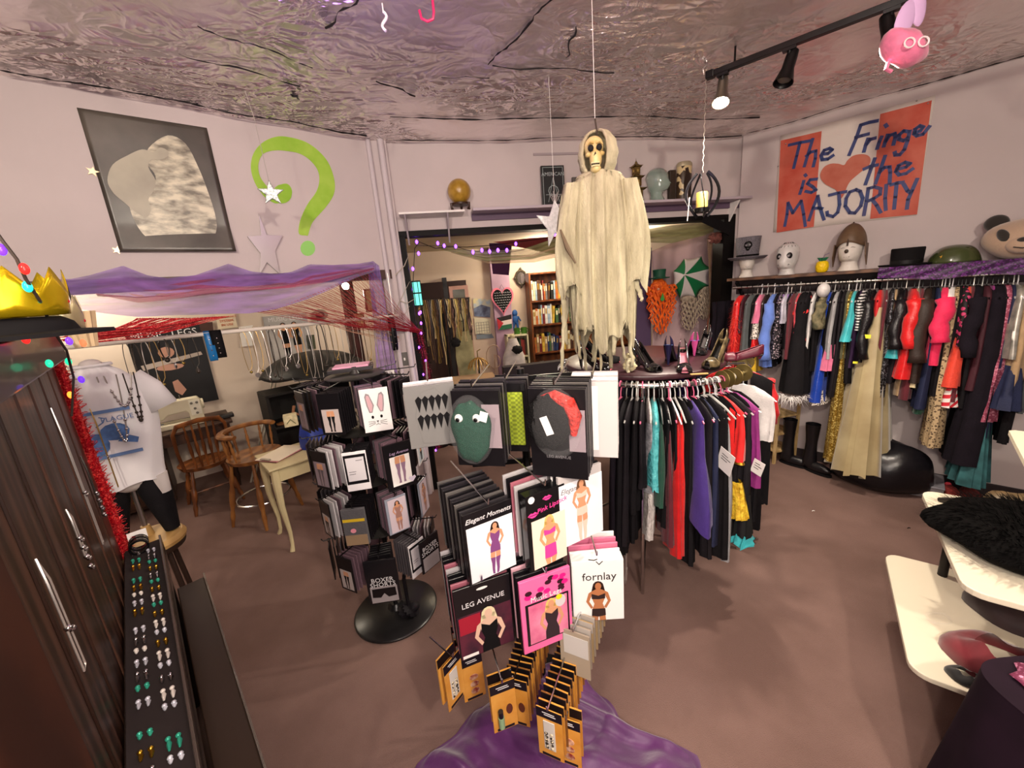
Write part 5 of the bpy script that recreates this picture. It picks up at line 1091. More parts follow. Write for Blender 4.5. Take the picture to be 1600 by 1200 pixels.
def proto(label,w,h,kind,group=None,simple=False,loc=(0,0,0)):
 T = Matrix.Translation(Vector(loc)); root = thing('hosiery_pack',loc,label,'package',group); t = .006
 if simple:
  pack(T,root,w,h,t,card=kind); return root
 hangtab(T,root)
 b = -.018-h
 if kind=='legs_dark':pack(T,root,w,h,t,panel=(.12,.06,.88,.62),pm=fpk); legs(T,root,h*.50,b+h*.08,-.0040)
 if kind=='legs_pale':pack(T,root,w,h,t,panel=(.1,.08,.9,.72),pm=lpk); legs(T,root,h*.58,b+h*.10,-.0040,m=M('grey_stocking','#5d5358',.5))
 if kind=='framed':pack(T,root,w,h,t,card=M('dark_film','#352a2e',.2));
 if kind=='framed':
  mb = MB(T); mb.box(-w*.36,-.0042,b+h*.22,w*.36,-.003,b+h*.86); mb.build('photo_panel',PAPER,root,smooth=False); legs(T,root,h*.42,b+h*.28,-.0048,x0=w*.14); mb = MB(T); mb.prism(ellp(-w*.1,b+h*.72,w*.10,h*.05),-.0050,-.0042); mb.build('pink_logo',M('pink_logo','#d88a98',.5),root,smooth=False)
 if kind=='white_framed':
  pack(T,root,w,h,t,card=M('white_hosiery','#e6e2e4',.6)); mb = MB(T); mb.box(-w*.46,-.0042,b+h*.18,w*.46,-.003,b+h*.93); mb.build('black_frame',dpk,root,smooth=False); mb = MB(T); mb.box(-w*.38,-.0050,b+h*.26,w*.38,-.0040,b+h*.86); mb.build('photo_panel',M('pale_grey_print','#cfcbcf',.5),root,smooth=False)
  mb = MB(T); mb.strokes([[(w*.05,b+h*.78),(w*.3,b+h*.78)],[(-w*.3,b+h*.5),(-w*.02,b+h*.5)],[(-w*.3,b+h*.44),(-w*.05,b+h*.44)]],.003,-.0056,-.0048); mb.build('printed_lines',M('grey_ink','#6a666a',.5),root,smooth=False)
 if kind=='red':pack(T,root,w,h,t,panel=(.15,.35,.85,.85),pm=PAPER); legs(T,root,h*.42,b+h*.38,-.0040); mb = MB(T); mb.prism([(-w*.42,b+h*.05),(w*.42,b+h*.05),(w*.40,b+h*.28),(w*.12,b+h*.40),(0,b+h*.25),(-w*.12,b+h*.40),(-w*.40,b+h*.28)],-.0055,-.003); mb.build('red_stocking',M('red_nylon','#8c1420',.5),root,smooth=False)
 if kind=='nude':pack(T,root,w,h,t,card=M('clear_grey_film','#8e93a0',.15),panel=(.12,.03,.96,.95),pm=M('pale_mauve_print','#cbbcc4',.4)); lady(T,root,h*.85,w*.04,b+h*.05,-.0040,cloth=M('nude_net','#a0766a',.5),style='body')
 if kind=='white_lady':pack(T,root,w,h,t,card=PAPER,panel=(.08,.05,.92,.9),pm=M('sky_print','#c7d4dc',.4)); lady(T,root,h*.8,0,b+h*.07,-.0040)
 return root
SPC = Vector((-.835,2.07,0))
def spinner():
 root = thing('hosiery_spinner',SPC,'black four-tier revolving rack of hosiery packs on a round base','display rack')
 mb = MB(); mb.lathe([(0,0),(.245,0),(.25,.006),(.25,.012),(.24,.02),(.05,.032),(.03,.06),(0,.06)],SPC,48); mb.build('round_base',M('worn_black_base','#161516',.3,var=.4,scale=5),root,angle=50)
 mb = MB(); mb.tube([SPC+Vector((0,0,.03)),SPC+Vector((0,0,1.56))],.014,12); mb.build('pole',BLACK,root)
 mb = MB(); mb.lathe([(0,1.56),(.02,1.555),(.024,1.575),(.012,1.59),(0,1.595)],SPC,14); mb.build('finial',CLEAR,root)
 for z in(1.515,1.215,.925,.615):
  mb = MB(); mb.lathe([(0,z-.006),(.15,z-.006),(.155,z),(.15,z+.004),(.03,z+.010),(.02,z+.03),(0,z+.03)],SPC,40); dsk = mb.build('tier_disc',M('smoky_disc','#2c2a28',.3,var=.3,scale=9),root,angle=50)
  for k in range(9):
   a = radians(-96+40*k+{1.515:0,1.215:14,.925:5,.615:20}[z]); D = Vector((cos(a),sin(a),0))
   mb = MB(); mb.tube([SPC+D*.14+Vector((0,0,z)),SPC+D*.315+Vector((0,0,z-.004)),SPC+D*.325+Vector((0,0,z+.012))],.0032,6); mb.build('arm',BLACK,dsk)
spinner()
tiers =[(1.515,0,'top'),(1.215,14,'second'),(.925,5,'third'),(.615,20,'bottom')]
outer ={'top':['legs_dark','X','legs_dark','framed','white_lady','framed','legs_pale','legs_pale','legs_pale'],
'second':['white_framed','X','white_lady','framed','legs_dark','legs_pale','legs_dark','framed','legs_pale'],
'third':['X','nude','nude','legs_pale','red','framed','legs_pale','red','legs_dark'],
'bottom':['X','white_framed','legs_dark','nude','framed','legs_dark','legs_dark','legs_dark','legs_dark']}
DESC ={'legs_dark':'black-stockinged legs on a pale panel','legs_pale':'grey legs on a mauve panel','framed':'a small white card panel and dark film','white_framed':'white hosiery behind a black frame','red':'red stockings below a white panel','nude':'a model in a nude body stocking','white_lady':'a model on a pale blue ground'}
OD ={'legs_dark':'dark stockings pack','legs_pale':'grey legs pack','framed':'small white card pack','white_framed':'black-framed white pack','red':'red stockings pack','nude':'nude bodystocking pack','white_lady':'pale blue model pack'}
SD =['front','right front','right','back right','back','back left','left back','left','left front']
PR ={}
cards ={'black':dpk,'grey':M('grey_film_card','#4b464a',.25),'mauve':M('mauve_film_card','#6e5660',.3),'white':M('white_film_card','#c9c4c6',.35)}
for(z,off,tn)in tiers:
 for k in range(9):
  a = radians(-96+40*k+off); D = Vector((cos(a),sin(a),0)); rz = a+pi/2; front = sin(a)<.25
  n = 7 if front else 4; base_c =['black','mauve','black','grey','white','black','mauve','black','black'][(k+int(off))%9]
  w = .105+.012*((k*3)%3)/2; h = .20 if tn!='bottom' else .22
  for j in range(n):
   r = .17+.0200*j; p = SPC+D*r+Vector((0,0,z-.006)); last =(j==n-1)
   jit = rnd.uniform(-.07,.07)
   if last:
    kd = outer[tn][k]
    if kd=='X':SPEC_ = True; continue
    lb = f'pack showing {DESC[kd]}, {SD[k]} arm, {tn} tier'
    if kd not in PR:PR[kd] = proto(lb,.112,.205,kd,f'{kd.replace("_", " ")} packs'.replace('legs','stocking legs')); o = PR[kd]; o.location = p; o.rotation_euler =(0,0,rz+jit)
    else:o = dup(PR[kd],p,rz+jit,lb)
    o['group'] = f'outer hosiery packs on the {tn} tier'
   else:
    c_ = base_c if(j%3)else['black','grey','mauve'][(j+k)%3]
    od ={('top','X'):'bunny pack',('second','X'):'lilac stockings pack',('third','X'):'yellow-striped sock pack',('bottom','X'):'BOXER SHORTS pack'}.get((tn,outer[tn][k]),OD.get(outer[tn][k])); sd =['front','right front','right','back right','back','back left','left back','left','left front'][k]; lb = f'plain {c_} pack behind the {od}, {sd} arm, {tn} tier'; key = 's'+c_
    if key not in PR:PR[key] = proto(lb,.112,.205,cards[c_],None,simple=True); o = PR[key]; o.location = p; o.rotation_euler =(0,0,rz+jit)
    else:o = dup(PR[key],p,rz+jit,lb)
    o['group'] = f'plain {c_} packs on the {sd} arm, {tn} tier'
def sp_at(tn,k,r=.312):
 z,off =[(q[0],q[1])for q in tiers if q[2]==tn][0]; a = radians(-96+40*k+off); return SPC+Vector((cos(a)*r,sin(a)*r,z-.006)),a+pi/2
 # the packs one can read
p,rz = sp_at('top',1); T = Tm(p,rz-.35); root = thing('hosiery_pack',p,'white pack printed with a bunny face and long pink ears, top tier','package'); hangtab(T,root)
pack(T,root,.13,.215,.006,card=M('white_bunny_pack','#e9e6e6',.5))
mb = MB(T)
for s in(-1,1):mb.prism([(s*.018,-.135),(s*.006,-.10),(s*.022,-.045),(s*.036,-.038),(s*.044,-.055),(s*.040,-.10),(s*.032,-.135)],-.0042,-.003)
mb.build('ear_print',M('grey_outline','#8d8488',.5),root,smooth=False)
mb = MB(T)
for s in(-1,1):mb.prism([(s*.020,-.130),(s*.012,-.10),(s*.024,-.052),(s*.034,-.048),(s*.038,-.060),(s*.034,-.10),(s*.028,-.130)],-.0048,-.004)
mb.build('inner_ear_print',M('pink_ear','#c9a0a8',.5),root,smooth=False)
mb = MB(T)
for s in(-1,1):mb.prism(ellp(s*.020,-.158,.006,.008),-.0045,-.003)
mb.prism([(-.006,-.178),(.006,-.178),(0,-.186)],-.0045,-.003); mb.strokes([[(0,-.186),(0,-.194)],[(-.01,-.198),(0,-.194),(.01,-.198)]]+[[(s*.012,-.186+.005*q),(s*.042,-.190+.012*q)]for s in(-1,1)for q in(-1,0,1)],.0016,-.0045,-.003)
mb.build('face_print',BLACKM,root,smooth=False)
p,rz = sp_at('second',1); T = Tm(p,rz-.25); root = thing('hosiery_pack',p,'large black pack with white panel of lilac stockings and a heart, second tier','package'); hangtab(T,root)
pack(T,root,.155,.25,.008,panel=(.17,.08,.83,.72)); legs(T,root,.145,-.235,-.0055,m=M('lilac_stocking','#8d6f86',.5))
text_mb('Leg Avenue',.021,T@Matrix.Translation((0,-.0046,-.070)),.0003,.3).build('title',M('lilac_ink','#b79fc0',.5),root,smooth=False)
mb = MB(T); mb.prism([(.05,-.25),(.03,-.228),(.036,-.216),(.05,-.222),(.064,-.216),(.07,-.228)],-.0056,-.004); mb.build('heart_print',M('lilac_white','#d9cfe0',.5),root,smooth=False)
p,rz = sp_at('third',0); T = Tm(p,rz+.05); root = thing('hosiery_pack',p,'grey and tan sock pack with a yellow stripe at the front, third tier','package'); hangtab(T,root)
pack(T,root,.115,.20,.02,card=M('heather_grey_sock','#4f4d50',.8,bump=.3,bscale=90))
for nm,z0,z1,c in(('yellow_band',-.085,-.070,'#c9a81e'),('tan_foot',-.216,-.160,'#8b7358')):mb = MB(T); mb.box(-.054,-.0125,z0,.054,-.009,z1); mb.build(nm,M(nm,c,.7),root,smooth=False)
mb = MB(T); mb.prism(ellp(-.01,-.135,.014,.012),-.0122,-.009); mb.build('pink_logo',M('pink_logo','#d88a98',.5),root,smooth=False)
p,rz = sp_at('bottom',0); T = Tm(p,rz-.15); root = thing('hosiery_pack',p,'black BOXER SHORTS pack with a torso photo at the front, bottom tier','package'); hangtab(T,root)
pack(T,root,.165,.26,.012,card=M('shiny_black_film','#1a181b',.12),panel=(.08,.03,.92,.40),pm=M('grey_body_print','#9a9294',.4))
mb = MB(T); mb.prism([(-.06,-.185),(.06,-.185),(.062,-.235),(.02,-.24),(0,-.215),(-.02,-.24),(-.062,-.235)],-.0078,-.006); mb.build('shorts_print',dpk,root,smooth=False)
text_mb('BOXER',.036,T@Matrix.Translation((0,-.0070,-.135)),.0004).build('title',M('white_ink','#d8d6d8',.5),root,smooth=False)
text_mb('SHORTS',.036,T@Matrix.Translation((0,-.0070,-.163)),.0004).build('subtitle',M('white_ink','#d8d6d8',.5),root,smooth=False)
p,rz = sp_at('bottom',1,.33); p = p+Vector((.03,.06,0)); T = Tm(p,rz); root = thing('hosiery_pack',p,'second black BOXER SHORTS pack at the right side of the bottom tier','package'); hangtab(T,root)
pack(T,root,.14,.20,.01,card=M('shiny_black_film','#1a181b',.12),panel=(.08,.03,.92,.45),pm=M('grey_body_print','#9a9294',.4)); text_mb('BOXER',.034,T@Matrix.Translation((0,-.006,-.075)),.0004).build('title',M('white_ink','#d8d6d8',.5),root,smooth=False); text_mb('SHORTS',.034,T@Matrix.Translation((0,-.006,-.104)),.0004).build('subtitle',M('white_ink','#d8d6d8',.5),root,smooth=False)
p = SPC+Vector((.10,-.06,0)); mb = MB(); mb.ell(p+Vector((0,0,.05)),(.06,.05,.045),20,12,fn=lambda q:1+.2*sin(6*q.x+5*q.z)); mb.tube([p+Vector((0,0,.08)),p+Vector((-.01,.02,.25)),p+Vector((.02,.04,.40))],.012,7)
tag(mb.build('stocking_bundle',F('blk2')),'black stocking bundle lying on the spinner base and hanging down','stocking')
# packs standing on top of the spinner
p = SPC+Vector((-.02,.05,1.535)); mb = MB(Tm(p,.3)); mb.box(-.13,-.07,0,.10,.07,.02); tag(mb.build('boxed_pack',M('pink_black_box','#1c1519',.35),smooth=False,bevel=.003),'flat black pack lying on top of the spinner','package')
mb = MB(Tm(p+Vector((0,0,.021)),.25)); mb.box(-.10,-.06,0,.08,.06,.008); tag(mb.build('pink_pack',M('pale_pink_card','#d79ab4',.4),smooth=False),'pale pink card pack lying on the black one atop the spinner','package')
# ================================================================ package rack in the middle
PC = Vector((.035,1.47,0))
def prack():
 root = thing('package_rack',PC,'tall chrome and black rack of lingerie packages, its foot hidden by purple satin','display rack')
 mb = MB(); mb.tube([PC+Vector((0,0,.02)),PC+Vector((0,0,1.60))],.016,12); mb.build('pole',BLACK,root)
 mb = MB(); mb.lathe([(0,.0),(.20,.0),(.20,.02),(.03,.04),(0,.04)],PC,36); mb.build('foot',BLACK,root)
 for z,w in((1.56,.20),(1.22,.22),(.86,.22),(.56,.2),(.44,.18)):
  mb = MB(); mb.bar(PC+Vector((-w,.0,z)),PC+Vector((w,.0,z)),.012,.02); mb.build('crossbar',BLACK,root,smooth=False)
 for z in(1.56,1.22,.86):mb = MB(); mb.bar(PC+Vector((0,-.15,z)),PC+Vector((0,.2,z)),.012,.02); mb.build('crossbar',BLACK,root,smooth=False)
 return root
PRK = prack()
def peg(tip,nrm,ln,label,group='package rack pegs'):
 mb = MB(); mb.tube([tip-nrm*ln+Vector((0,0,.03)),tip+nrm*.006,tip+nrm*.010+Vector((0,0,.022))],.0028,6); return mb.build('peg',CHROME,PRK)
def stackp(px,py,Y,ang,n,w,h,front,cards_,desc,sp=.019,ln=None,hz=0.0,jit=.05,t=.008):
 tip = aty(px,py,Y); nrm = Vector((sin(ang),-cos(ang),0)); peg(tip,nrm,ln or(n*sp+.08),'')
 f = front(tip-nrm*.012,ang)
 pr ={}
 for j in range(1,n):
  p = tip-nrm*(.012+sp*j)+Vector((0,0,.03*(sp*j)/(n*sp+.08))); nm,m = cards_[j%len(cards_)]; lb = f'plain {nm} package queued behind {desc}'; ww = w*(1+.05*((j*5)%3-1));
  if nm not in pr:
   root = thing('lingerie_pack',p,lb,'package',f'{nm} packages behind {desc}'); pack(Matrix.Translation(p),root,w,h,t,card=m,name='card'); root.rotation_euler =(0,0,ang+rnd.uniform(-jit,jit)); pr[nm] = root
  else:dup(pr[nm],p,ang+rnd.uniform(-jit,jit),lb)
 return f
CK =[('black',dpk),('dark',M('dark_grey_card','#2a272a',.3)),('black',dpk),('grey',M('grey_card','#55514f',.35))]
CW =[('white',PAPER),('clear',M('milky_film','#b9b4b6',.15,alpha=.8)),('white',PAPER)]
def T_(p,a):return Tm(p,a)
def f_elegant(p,a):
 T = T_(p,a); root = thing('lingerie_pack',p,'white-panelled package with a model in purple body stocking, ELEGANT MOMENTS','package'); w,h = .178,.262; b = -.018-h
 pack(T,root,w,h,.010,panel=(.04,.02,.99,.80),pm=M('white_gloss_print','#e4e4e8',.25)); lady(T,root,.20,.008,b+.006,-.0064,cloth=M('purple_net','#7a4278',.5),style='body',tilt=.06)
 text_mb('Elegant Moments',.024,T@Matrix.Translation((.0,-.0056,-.047)),.0004,.35).build('title',M('white_ink','#d8d6d8',.5),root,smooth=False); return root
def f_pink(p,a):
 T = T_(p,a); root = thing('lingerie_pack',p,'black box with hot pink lips logo and blond model in pink, PINK LIPSTICK','package'); w,h = .152,.275; b = -.018-h
 pack(T,root,w,h,.035,card=M('black_gloss_box','#101012',.15)); mb = MB(T); mb.box(-w*.40,-.0186,b+.004,w*.47,-.017,b+h*.66); mb.build('photo_panel',M('warm_photo','#e8d6c4',.3),root,smooth=False)
 lady(T,root,.25,.006,b-.060,-.0194,clip=b+.005,hair=HAIRB,cloth=PINK,style='skirt',skin=M('warm_skin','#d9966a',.5))
 def lips(cx,cz,s):
  mb = MB(T); mb.prism([(cx-s,cz),(cx-s*.4,cz+s*.42),(cx,cz+s*.25),(cx+s*.4,cz+s*.42),(cx+s,cz),(cx+s*.3,cz-s*.45),(cx-s*.3,cz-s*.45)],-.0190,-.0172); o = mb.build('lips_logo',PINK,root,smooth=False)
  mb = MB(T); mb.strokes([[(cx-s*.8,cz),(cx,cz-.0005),(cx+s*.8,cz)]],.0022,-.0194,-.0188); mb.build('lip_line',dpk,o,smooth=False)
 lips(.005,-.045,.018); lips(-.052,-.088,.020)
 text_mb('Pink Lipstick',.0235,T@Matrix.Translation((.022,-.0185,-.077))@Matrix.Rotation(-.10,4,'Y'),.0005,.2).build('title',PINK,root,smooth=False)
 mb = MB(T); mb.prism(ellp(-.055,-.035,.012,.012),-.0188,-.0172); mb.build('round_sticker',M('white_dot','#dcdcdc',.4),root,smooth=False)
 return root
def f_white(p,a):
 T = T_(p,a); root = thing('lingerie_pack',p,'white package with a model holding her hair in white stockings, right of the pink box','package'); w,h = .185,.265; b = -.018-h
 pack(T,root,w,h,.012,card=M('pale_grey_box','#b8b2b0',.3)); mb = MB(T); mb.box(-w*.5,-.0075,b,w*.5,-.0055,-.018-h*.12); mb.build('photo_panel',M('white_gloss_print','#e4e4e8',.25),root,smooth=False)
 lady(T,root,.245,0,b-.005,-.0084,clip=b+.002,cloth=M('cream_net','#d8c0b0',.5),style='set',hair=M('printed_brown_hair','#6b4a34',.5)); text_mb('Elegant',.026,T@Matrix.Translation((-.05,-.0078,-.075)),.0003,.35).build('title',M('grey_ink','#6a666a',.5),root,smooth=False); return root
def f_leg(p,a):
 T = T_(p,a); root = thing('lingerie_pack',p,'black LEG AVENUE package with a blond model in a black halter dress','package'); w,h = .20,.285; b = -.018-h
 pack(T,root,w,h,.010,panel=(.02,.01,.98,.62),pm=M('night_photo','#2a1a28',.3,col2='#5a2434',scale=14)); mb = MB(T); mb.box(-w*.46,-.0062,b+h*.36,-w*.08,-.0050,b+h*.60); mb.build('red_bar_photo',M('red_photo','#9c1c30',.3),root,smooth=False)
 lady(T,root,.34,.012,b-.150,-.0078,clip=b+.005,hair=M('platinum_hair','#ddd0a8',.5),cloth=BLACKM,style='dress',skin=M('fair_skin','#d8b49c',.5)); text_mb('LEG AVENUE',.0265,T@Matrix.Translation((0,-.0056,-.090)),.0004).build('title',M('white_ink','#d8d6d8',.5),root,smooth=False)
 mb = MB(T); mb.box(-w*.46,-.0060,b+.004,-w*.18,-.0048,b+.016); mb.build('barcode_label',PAPER,root,smooth=False)
 mb = MB(T); mb.prism(ellp(0,-.040,.020,.005),-.0056,-.0045); mb.build('hang_slot',PAPER,root,smooth=False); return root
def f_music(p,a):
 T = T_(p,a); root = thing('lingerie_pack',p,'pink MUSIC LEGS package with a blond model in a sheer black slip','package'); w,h = .19,.29; b = -.018-h; lp = M('pink_gloss','#e5679c',.25)
 pack(T,root,w,h,.012,card=lp); mb = MB(T)
 for i in range(16):cx,cz = rnd.uniform(-w*.42,w*.42),rnd.uniform(-.10,-.03); mb.prism(ellp(cx,cz,.013,.009,8),-.0066-.0001*i,-.005,i%2)
 mb.build('printed_pattern',[M('hot_magenta','#d8187c',.4),M('dark_print','#33101f',.4)],root,smooth=False)
 mb = MB(T); mb.box(-w*.42,-.0092,b+.03,w*.44,-.0060,b+h*.68); mb.build('window_frame',dpk,root,smooth=False,bevel=.002)
 mb = MB(T); mb.box(-w*.37,-.0102,b+.036,w*.40,-.0090,b+h*.66); mb.build('photo_panel',M('pink_photo','#df8aa6',.3,col2='#c45a80',scale=12),root,smooth=False)
 lady(T,root,.28,.014,b-.080,-.0110,clip=b+.036,hair=HAIRB,cloth=M('sheer_black','#2e2026',.5),style='dress')
 text_mb('Music Legs',.027,T@Matrix.Translation((0,-.0075,-.098)),.0005).build('title',M('white_ink','#d8d6d8',.5),root,smooth=False)
 mb = MB(T); mb.prism(ellp(.050,-.135,.020,.024),-.0116,-.0100); mb.build('white_sticker',M('silver_sticker','#c7c2c4',.4),root,smooth=False); mb = MB(T); mb.prism(ellp(.045,-.118,.012,.010),-.0122,-.0110); mb.build('yellow_sticker',M('yellow_dot','#d8d020',.4),root,smooth=False)
 return root
def f_forn(p,a):
 T = T_(p,a); root = thing('lingerie_pack',p,'white FORNLAY box with a dark-haired model in a string body','package'); w,h = .185,.255; b = -.018-h; wb = M('white_box','#e2e0de',.35)
 pack(T,root,w,h,.045,card=wb); lady(T,root,.27,.0,b-.095,-.0238,clip=b+.002,cloth=M('string_black','#2a1c1a',.5),style='set',skin=SKIN2)
 text_mb('fornlay',.044,T@Matrix.Translation((.005,-.0230,-.085)),.0005).build('title',M('black_ink','#1a1a1a',.5),root,smooth=False)
 mb = MB(T); mb.strokes([[(-.03,-.012),(-.012,-.016),(.0,-.012)],[(-.004,-.022),(.006,-.034),(.018,-.022)]],.003,-.0234,-.0222); mb.build('logo',M('black_ink','#1a1a1a',.5),root,smooth=False); return root
def f_puppet(p,a):
 T = T_(p,a); root = thing('lingerie_pack',p,'bagged dark green fuzzy sock puppet with googly eyes on a black card','package')
 pack(T,root,.165,.265,.006,panel=(.62,.25,.98,.82),pm=M('mauve_card','#8e8086',.4))
 mb = MB(T); mb.ell((-.015,-.028,-.145),(.068,.026,.105),26,18,fn=lambda q:1+.06*sin(5*q.z)+.04*sin(9*q.x)); mb.build('green_plush',M('green_plush','#0b3a2c',.85,spec=.2,bump=.5,bscale=70),root)
 for x in(-.042,.018):
  mb = MB(T); mb.ell((x,-.054,-.095),(.014,.006,.014),14,8); e = mb.build('googly_eye',M('eye_white','#cfd4d2',.2),root); mb = MB(T); mb.ell((x-.002,-.060,-.099),(.007,.003,.007),10,6); mb.build('pupil',BLACK,e)
 mb = MB(T@Matrix.Translation((.043,-.060,-.088))@Matrix.Rotation(.3,4,'Y')); mb.box(-.013,-.001,-.016,.013,.001,.016); mb.build('price_label',PAPER,root,smooth=False)
 mb = MB(T); mb.ell((-.015,-.028,-.145),(.078,.036,.120),26,18); mb.build('plastic_bag',CLEAR,root); return root
def f_wig(p,a):
 T = T_(p,a); root = thing('lingerie_pack',p,'bagged black and red fishnet bundle on a black LEG AVENUE card','package')
 pack(T,root,.185,.30,.008,panel=(.70,.32,.98,.78),pm=M('mauve_card','#8e8086',.4))
 mb = MB(T); mb.ell((-.022,-.026,-.12),(.070,.030,.090),30,20,fn=lambda q:1+.05*sin(11*q.x+7*q.z)); mb.build('black_net',M('black_net_bundle','#0a090a',.85,spec=.2,bump=1,bscale=90),root)
 mb = MB(T); mb.tube([(-.05,-.012,-.048),(.0,-.02,-.035),(.045,-.025,-.055),(.062,-.022,-.10),(.055,-.02,-.16)],[.008,.018,.022,.022,.010],12); mb.build('red_net',M('red_net_bundle','#b8281e',.6,var=.3,scale=60,bump=1,bscale=90),root)
 mb = MB(T@Matrix.Translation((-.018,-.058,-.12))@Matrix.Rotation(-.35,4,'Y')); mb.box(-.012,-.001,-.03,.012,.001,.03); mb.build('price_label',PAPER,root,smooth=False)
 mb = MB(T); mb.ell((0,-.024,-.125),(.085,.040,.115),26,18); mb.build('plastic_bag',CLEAR,root)
 mb = MB(T); mb.prism(ellp(.06,-.075,.008,.008),-.0066,-.003); mb.build('green_sticker',M('green_dot','#3cc040',.4),root,smooth=False)
 text_mb('LEG AVENUE',.014,T@Matrix.Translation((0,-.0046,-.245)),.0003).build('title',M('dim_ink','#6a666a',.5),root,smooth=False); return root
def f_lime(p,a):
 T = T_(p,a); root = thing('lingerie_pack',p,'lime green fishnet pack on a black card right of the puppet','package'); pack(T,root,.13,.26,.006)
 mb = MB(T); mb.box(-.02,-.012,-.25,.055,-.003,-.05); mb.build('lime_net',M('lime_fishnet','#9fb02a',.6,pattern='check',scale=120,col2='#7a8a20'),root,smooth=False,bevel=.004); return root
def f_clearw(p,a):
 T = T_(p,a); root = thing('lingerie_pack',p,'tall white-backed packet in clear plastic at the top right of the rack','package'); pack(T,root,.16,.27,.008,card=M('white_film_pack','#c2bdbb',.2),panel=(.1,.1,.6,.95),pm=PAPER)
 mb = MB(T); mb.strokes([[(-.05+.004*i,-.255),(-.05+.004*i,-.235)]for i in range(9)],.0018,-.0056,-.004); mb.build('barcode',dpk,root,smooth=False); return root
def f_ghostbag(p,a):
 T = T_(p,a); root = thing('lingerie_pack',p,'grey sheer zip bag with black feather print hanging at the upper left','package'); w,h = .17,.22
 pack(T,root,w,h,.012,card=M('grey_sheer_bag','#7c7a78',.25,alpha=.80)); mb = MB(T); mb.prism([(-.04,-.22),(-.055,-.12),(-.03,-.04),(.02,-.03),(.05,-.07),(.055,-.16),(.045,-.23)],-.0085,-.006); mb.build('grey_shape',M('grey_gauze','#6c6a68',.6),root,smooth=False)
 mb = MB(T)
 for z in(-.085,-.15):
  for k in range(5):mb.prism([(-.05+.022*k,z+.02),(-.04+.022*k,z-.025),(-.028+.022*k,z+.02),(-.038+.022*k,z+.032)],-.0105,-.0086)
 mb.build('feather_print',BLACKM,root,smooth=False); return root
stackp(738,603,1.22,-.25,6,.165,.265,f_puppet,CK,'the green puppet bag')
stackp(790,592,1.34,-.25,5,.13,.26,f_lime,CK,'the lime fishnet pack')
stackp(866,600,1.16,-.38,7,.185,.30,f_wig,CK,'the red and black net bag',sp=.017)
stackp(925,590,1.26,-.30,8,.16,.27,f_clearw,CW,'the tall white packet',sp=.014)
stackp(668,594,1.28,.20,3,.17,.22,f_ghostbag,CW,'the feather print bag',ln=.2)
stackp(762,786,1.14,.50,12,.178,.262,f_elegant,CK,'the purple body stocking package',sp=.020)
stackp(850,757,1.14,.50,6,.15,.262,f_pink,[('pink',M('dusty_pink_card','#9c5a68',.4)),('black',dpk),('clear',M('milky_film','#b9b4b6',.15,alpha=.8))],'the pink lips box',sp=.026)
stackp(908,728,1.20,.50,7,.185,.265,f_white,[('grey',M('grey_card','#55514f',.35)),('black',dpk),('white',PAPER)],'the white stockings package',sp=.018)
stackp(752,905,1.12,.35,9,.20,.285,f_leg,[('clear',M('milky_film','#b9b4b6',.15,alpha=.8)),('pink',M('dusty_pink_card','#9c5a68',.4)),('black',dpk),('black',dpk)],'the black halter package',sp=.024)
stackp(852,893,1.12,.35,9,.19,.29,f_music,[('pale pink',M('pale_pink_card2','#c99aa6',.4)),('black',dpk),('black',dpk)],'the pink slip package',sp=.022)
stackp(932,866,1.20,-.02,5,.185,.255,f_forn,[('pink',M('rose_card','#c46a88',.4)),('white',PAPER),('pink',M('rose_card','#c46a88',.4))],'the white string-body box',sp=.03)
# black MUSIC LEGS pack peeking out above the pink one
p = aty(828,888,1.25); T = Tm(p,.35); root = thing('lingerie_pack',p,'black MUSIC LEGS package showing its title above the pink slip package','package'); pack(T,root,.18,.26,.012,name='card'); text_mb('MUSIC LEGS',.025,T@Matrix.Translation((0,-.0066,-.040)),.0005).build('title',M('white_ink','#d8d6d8',.5),root,smooth=False)
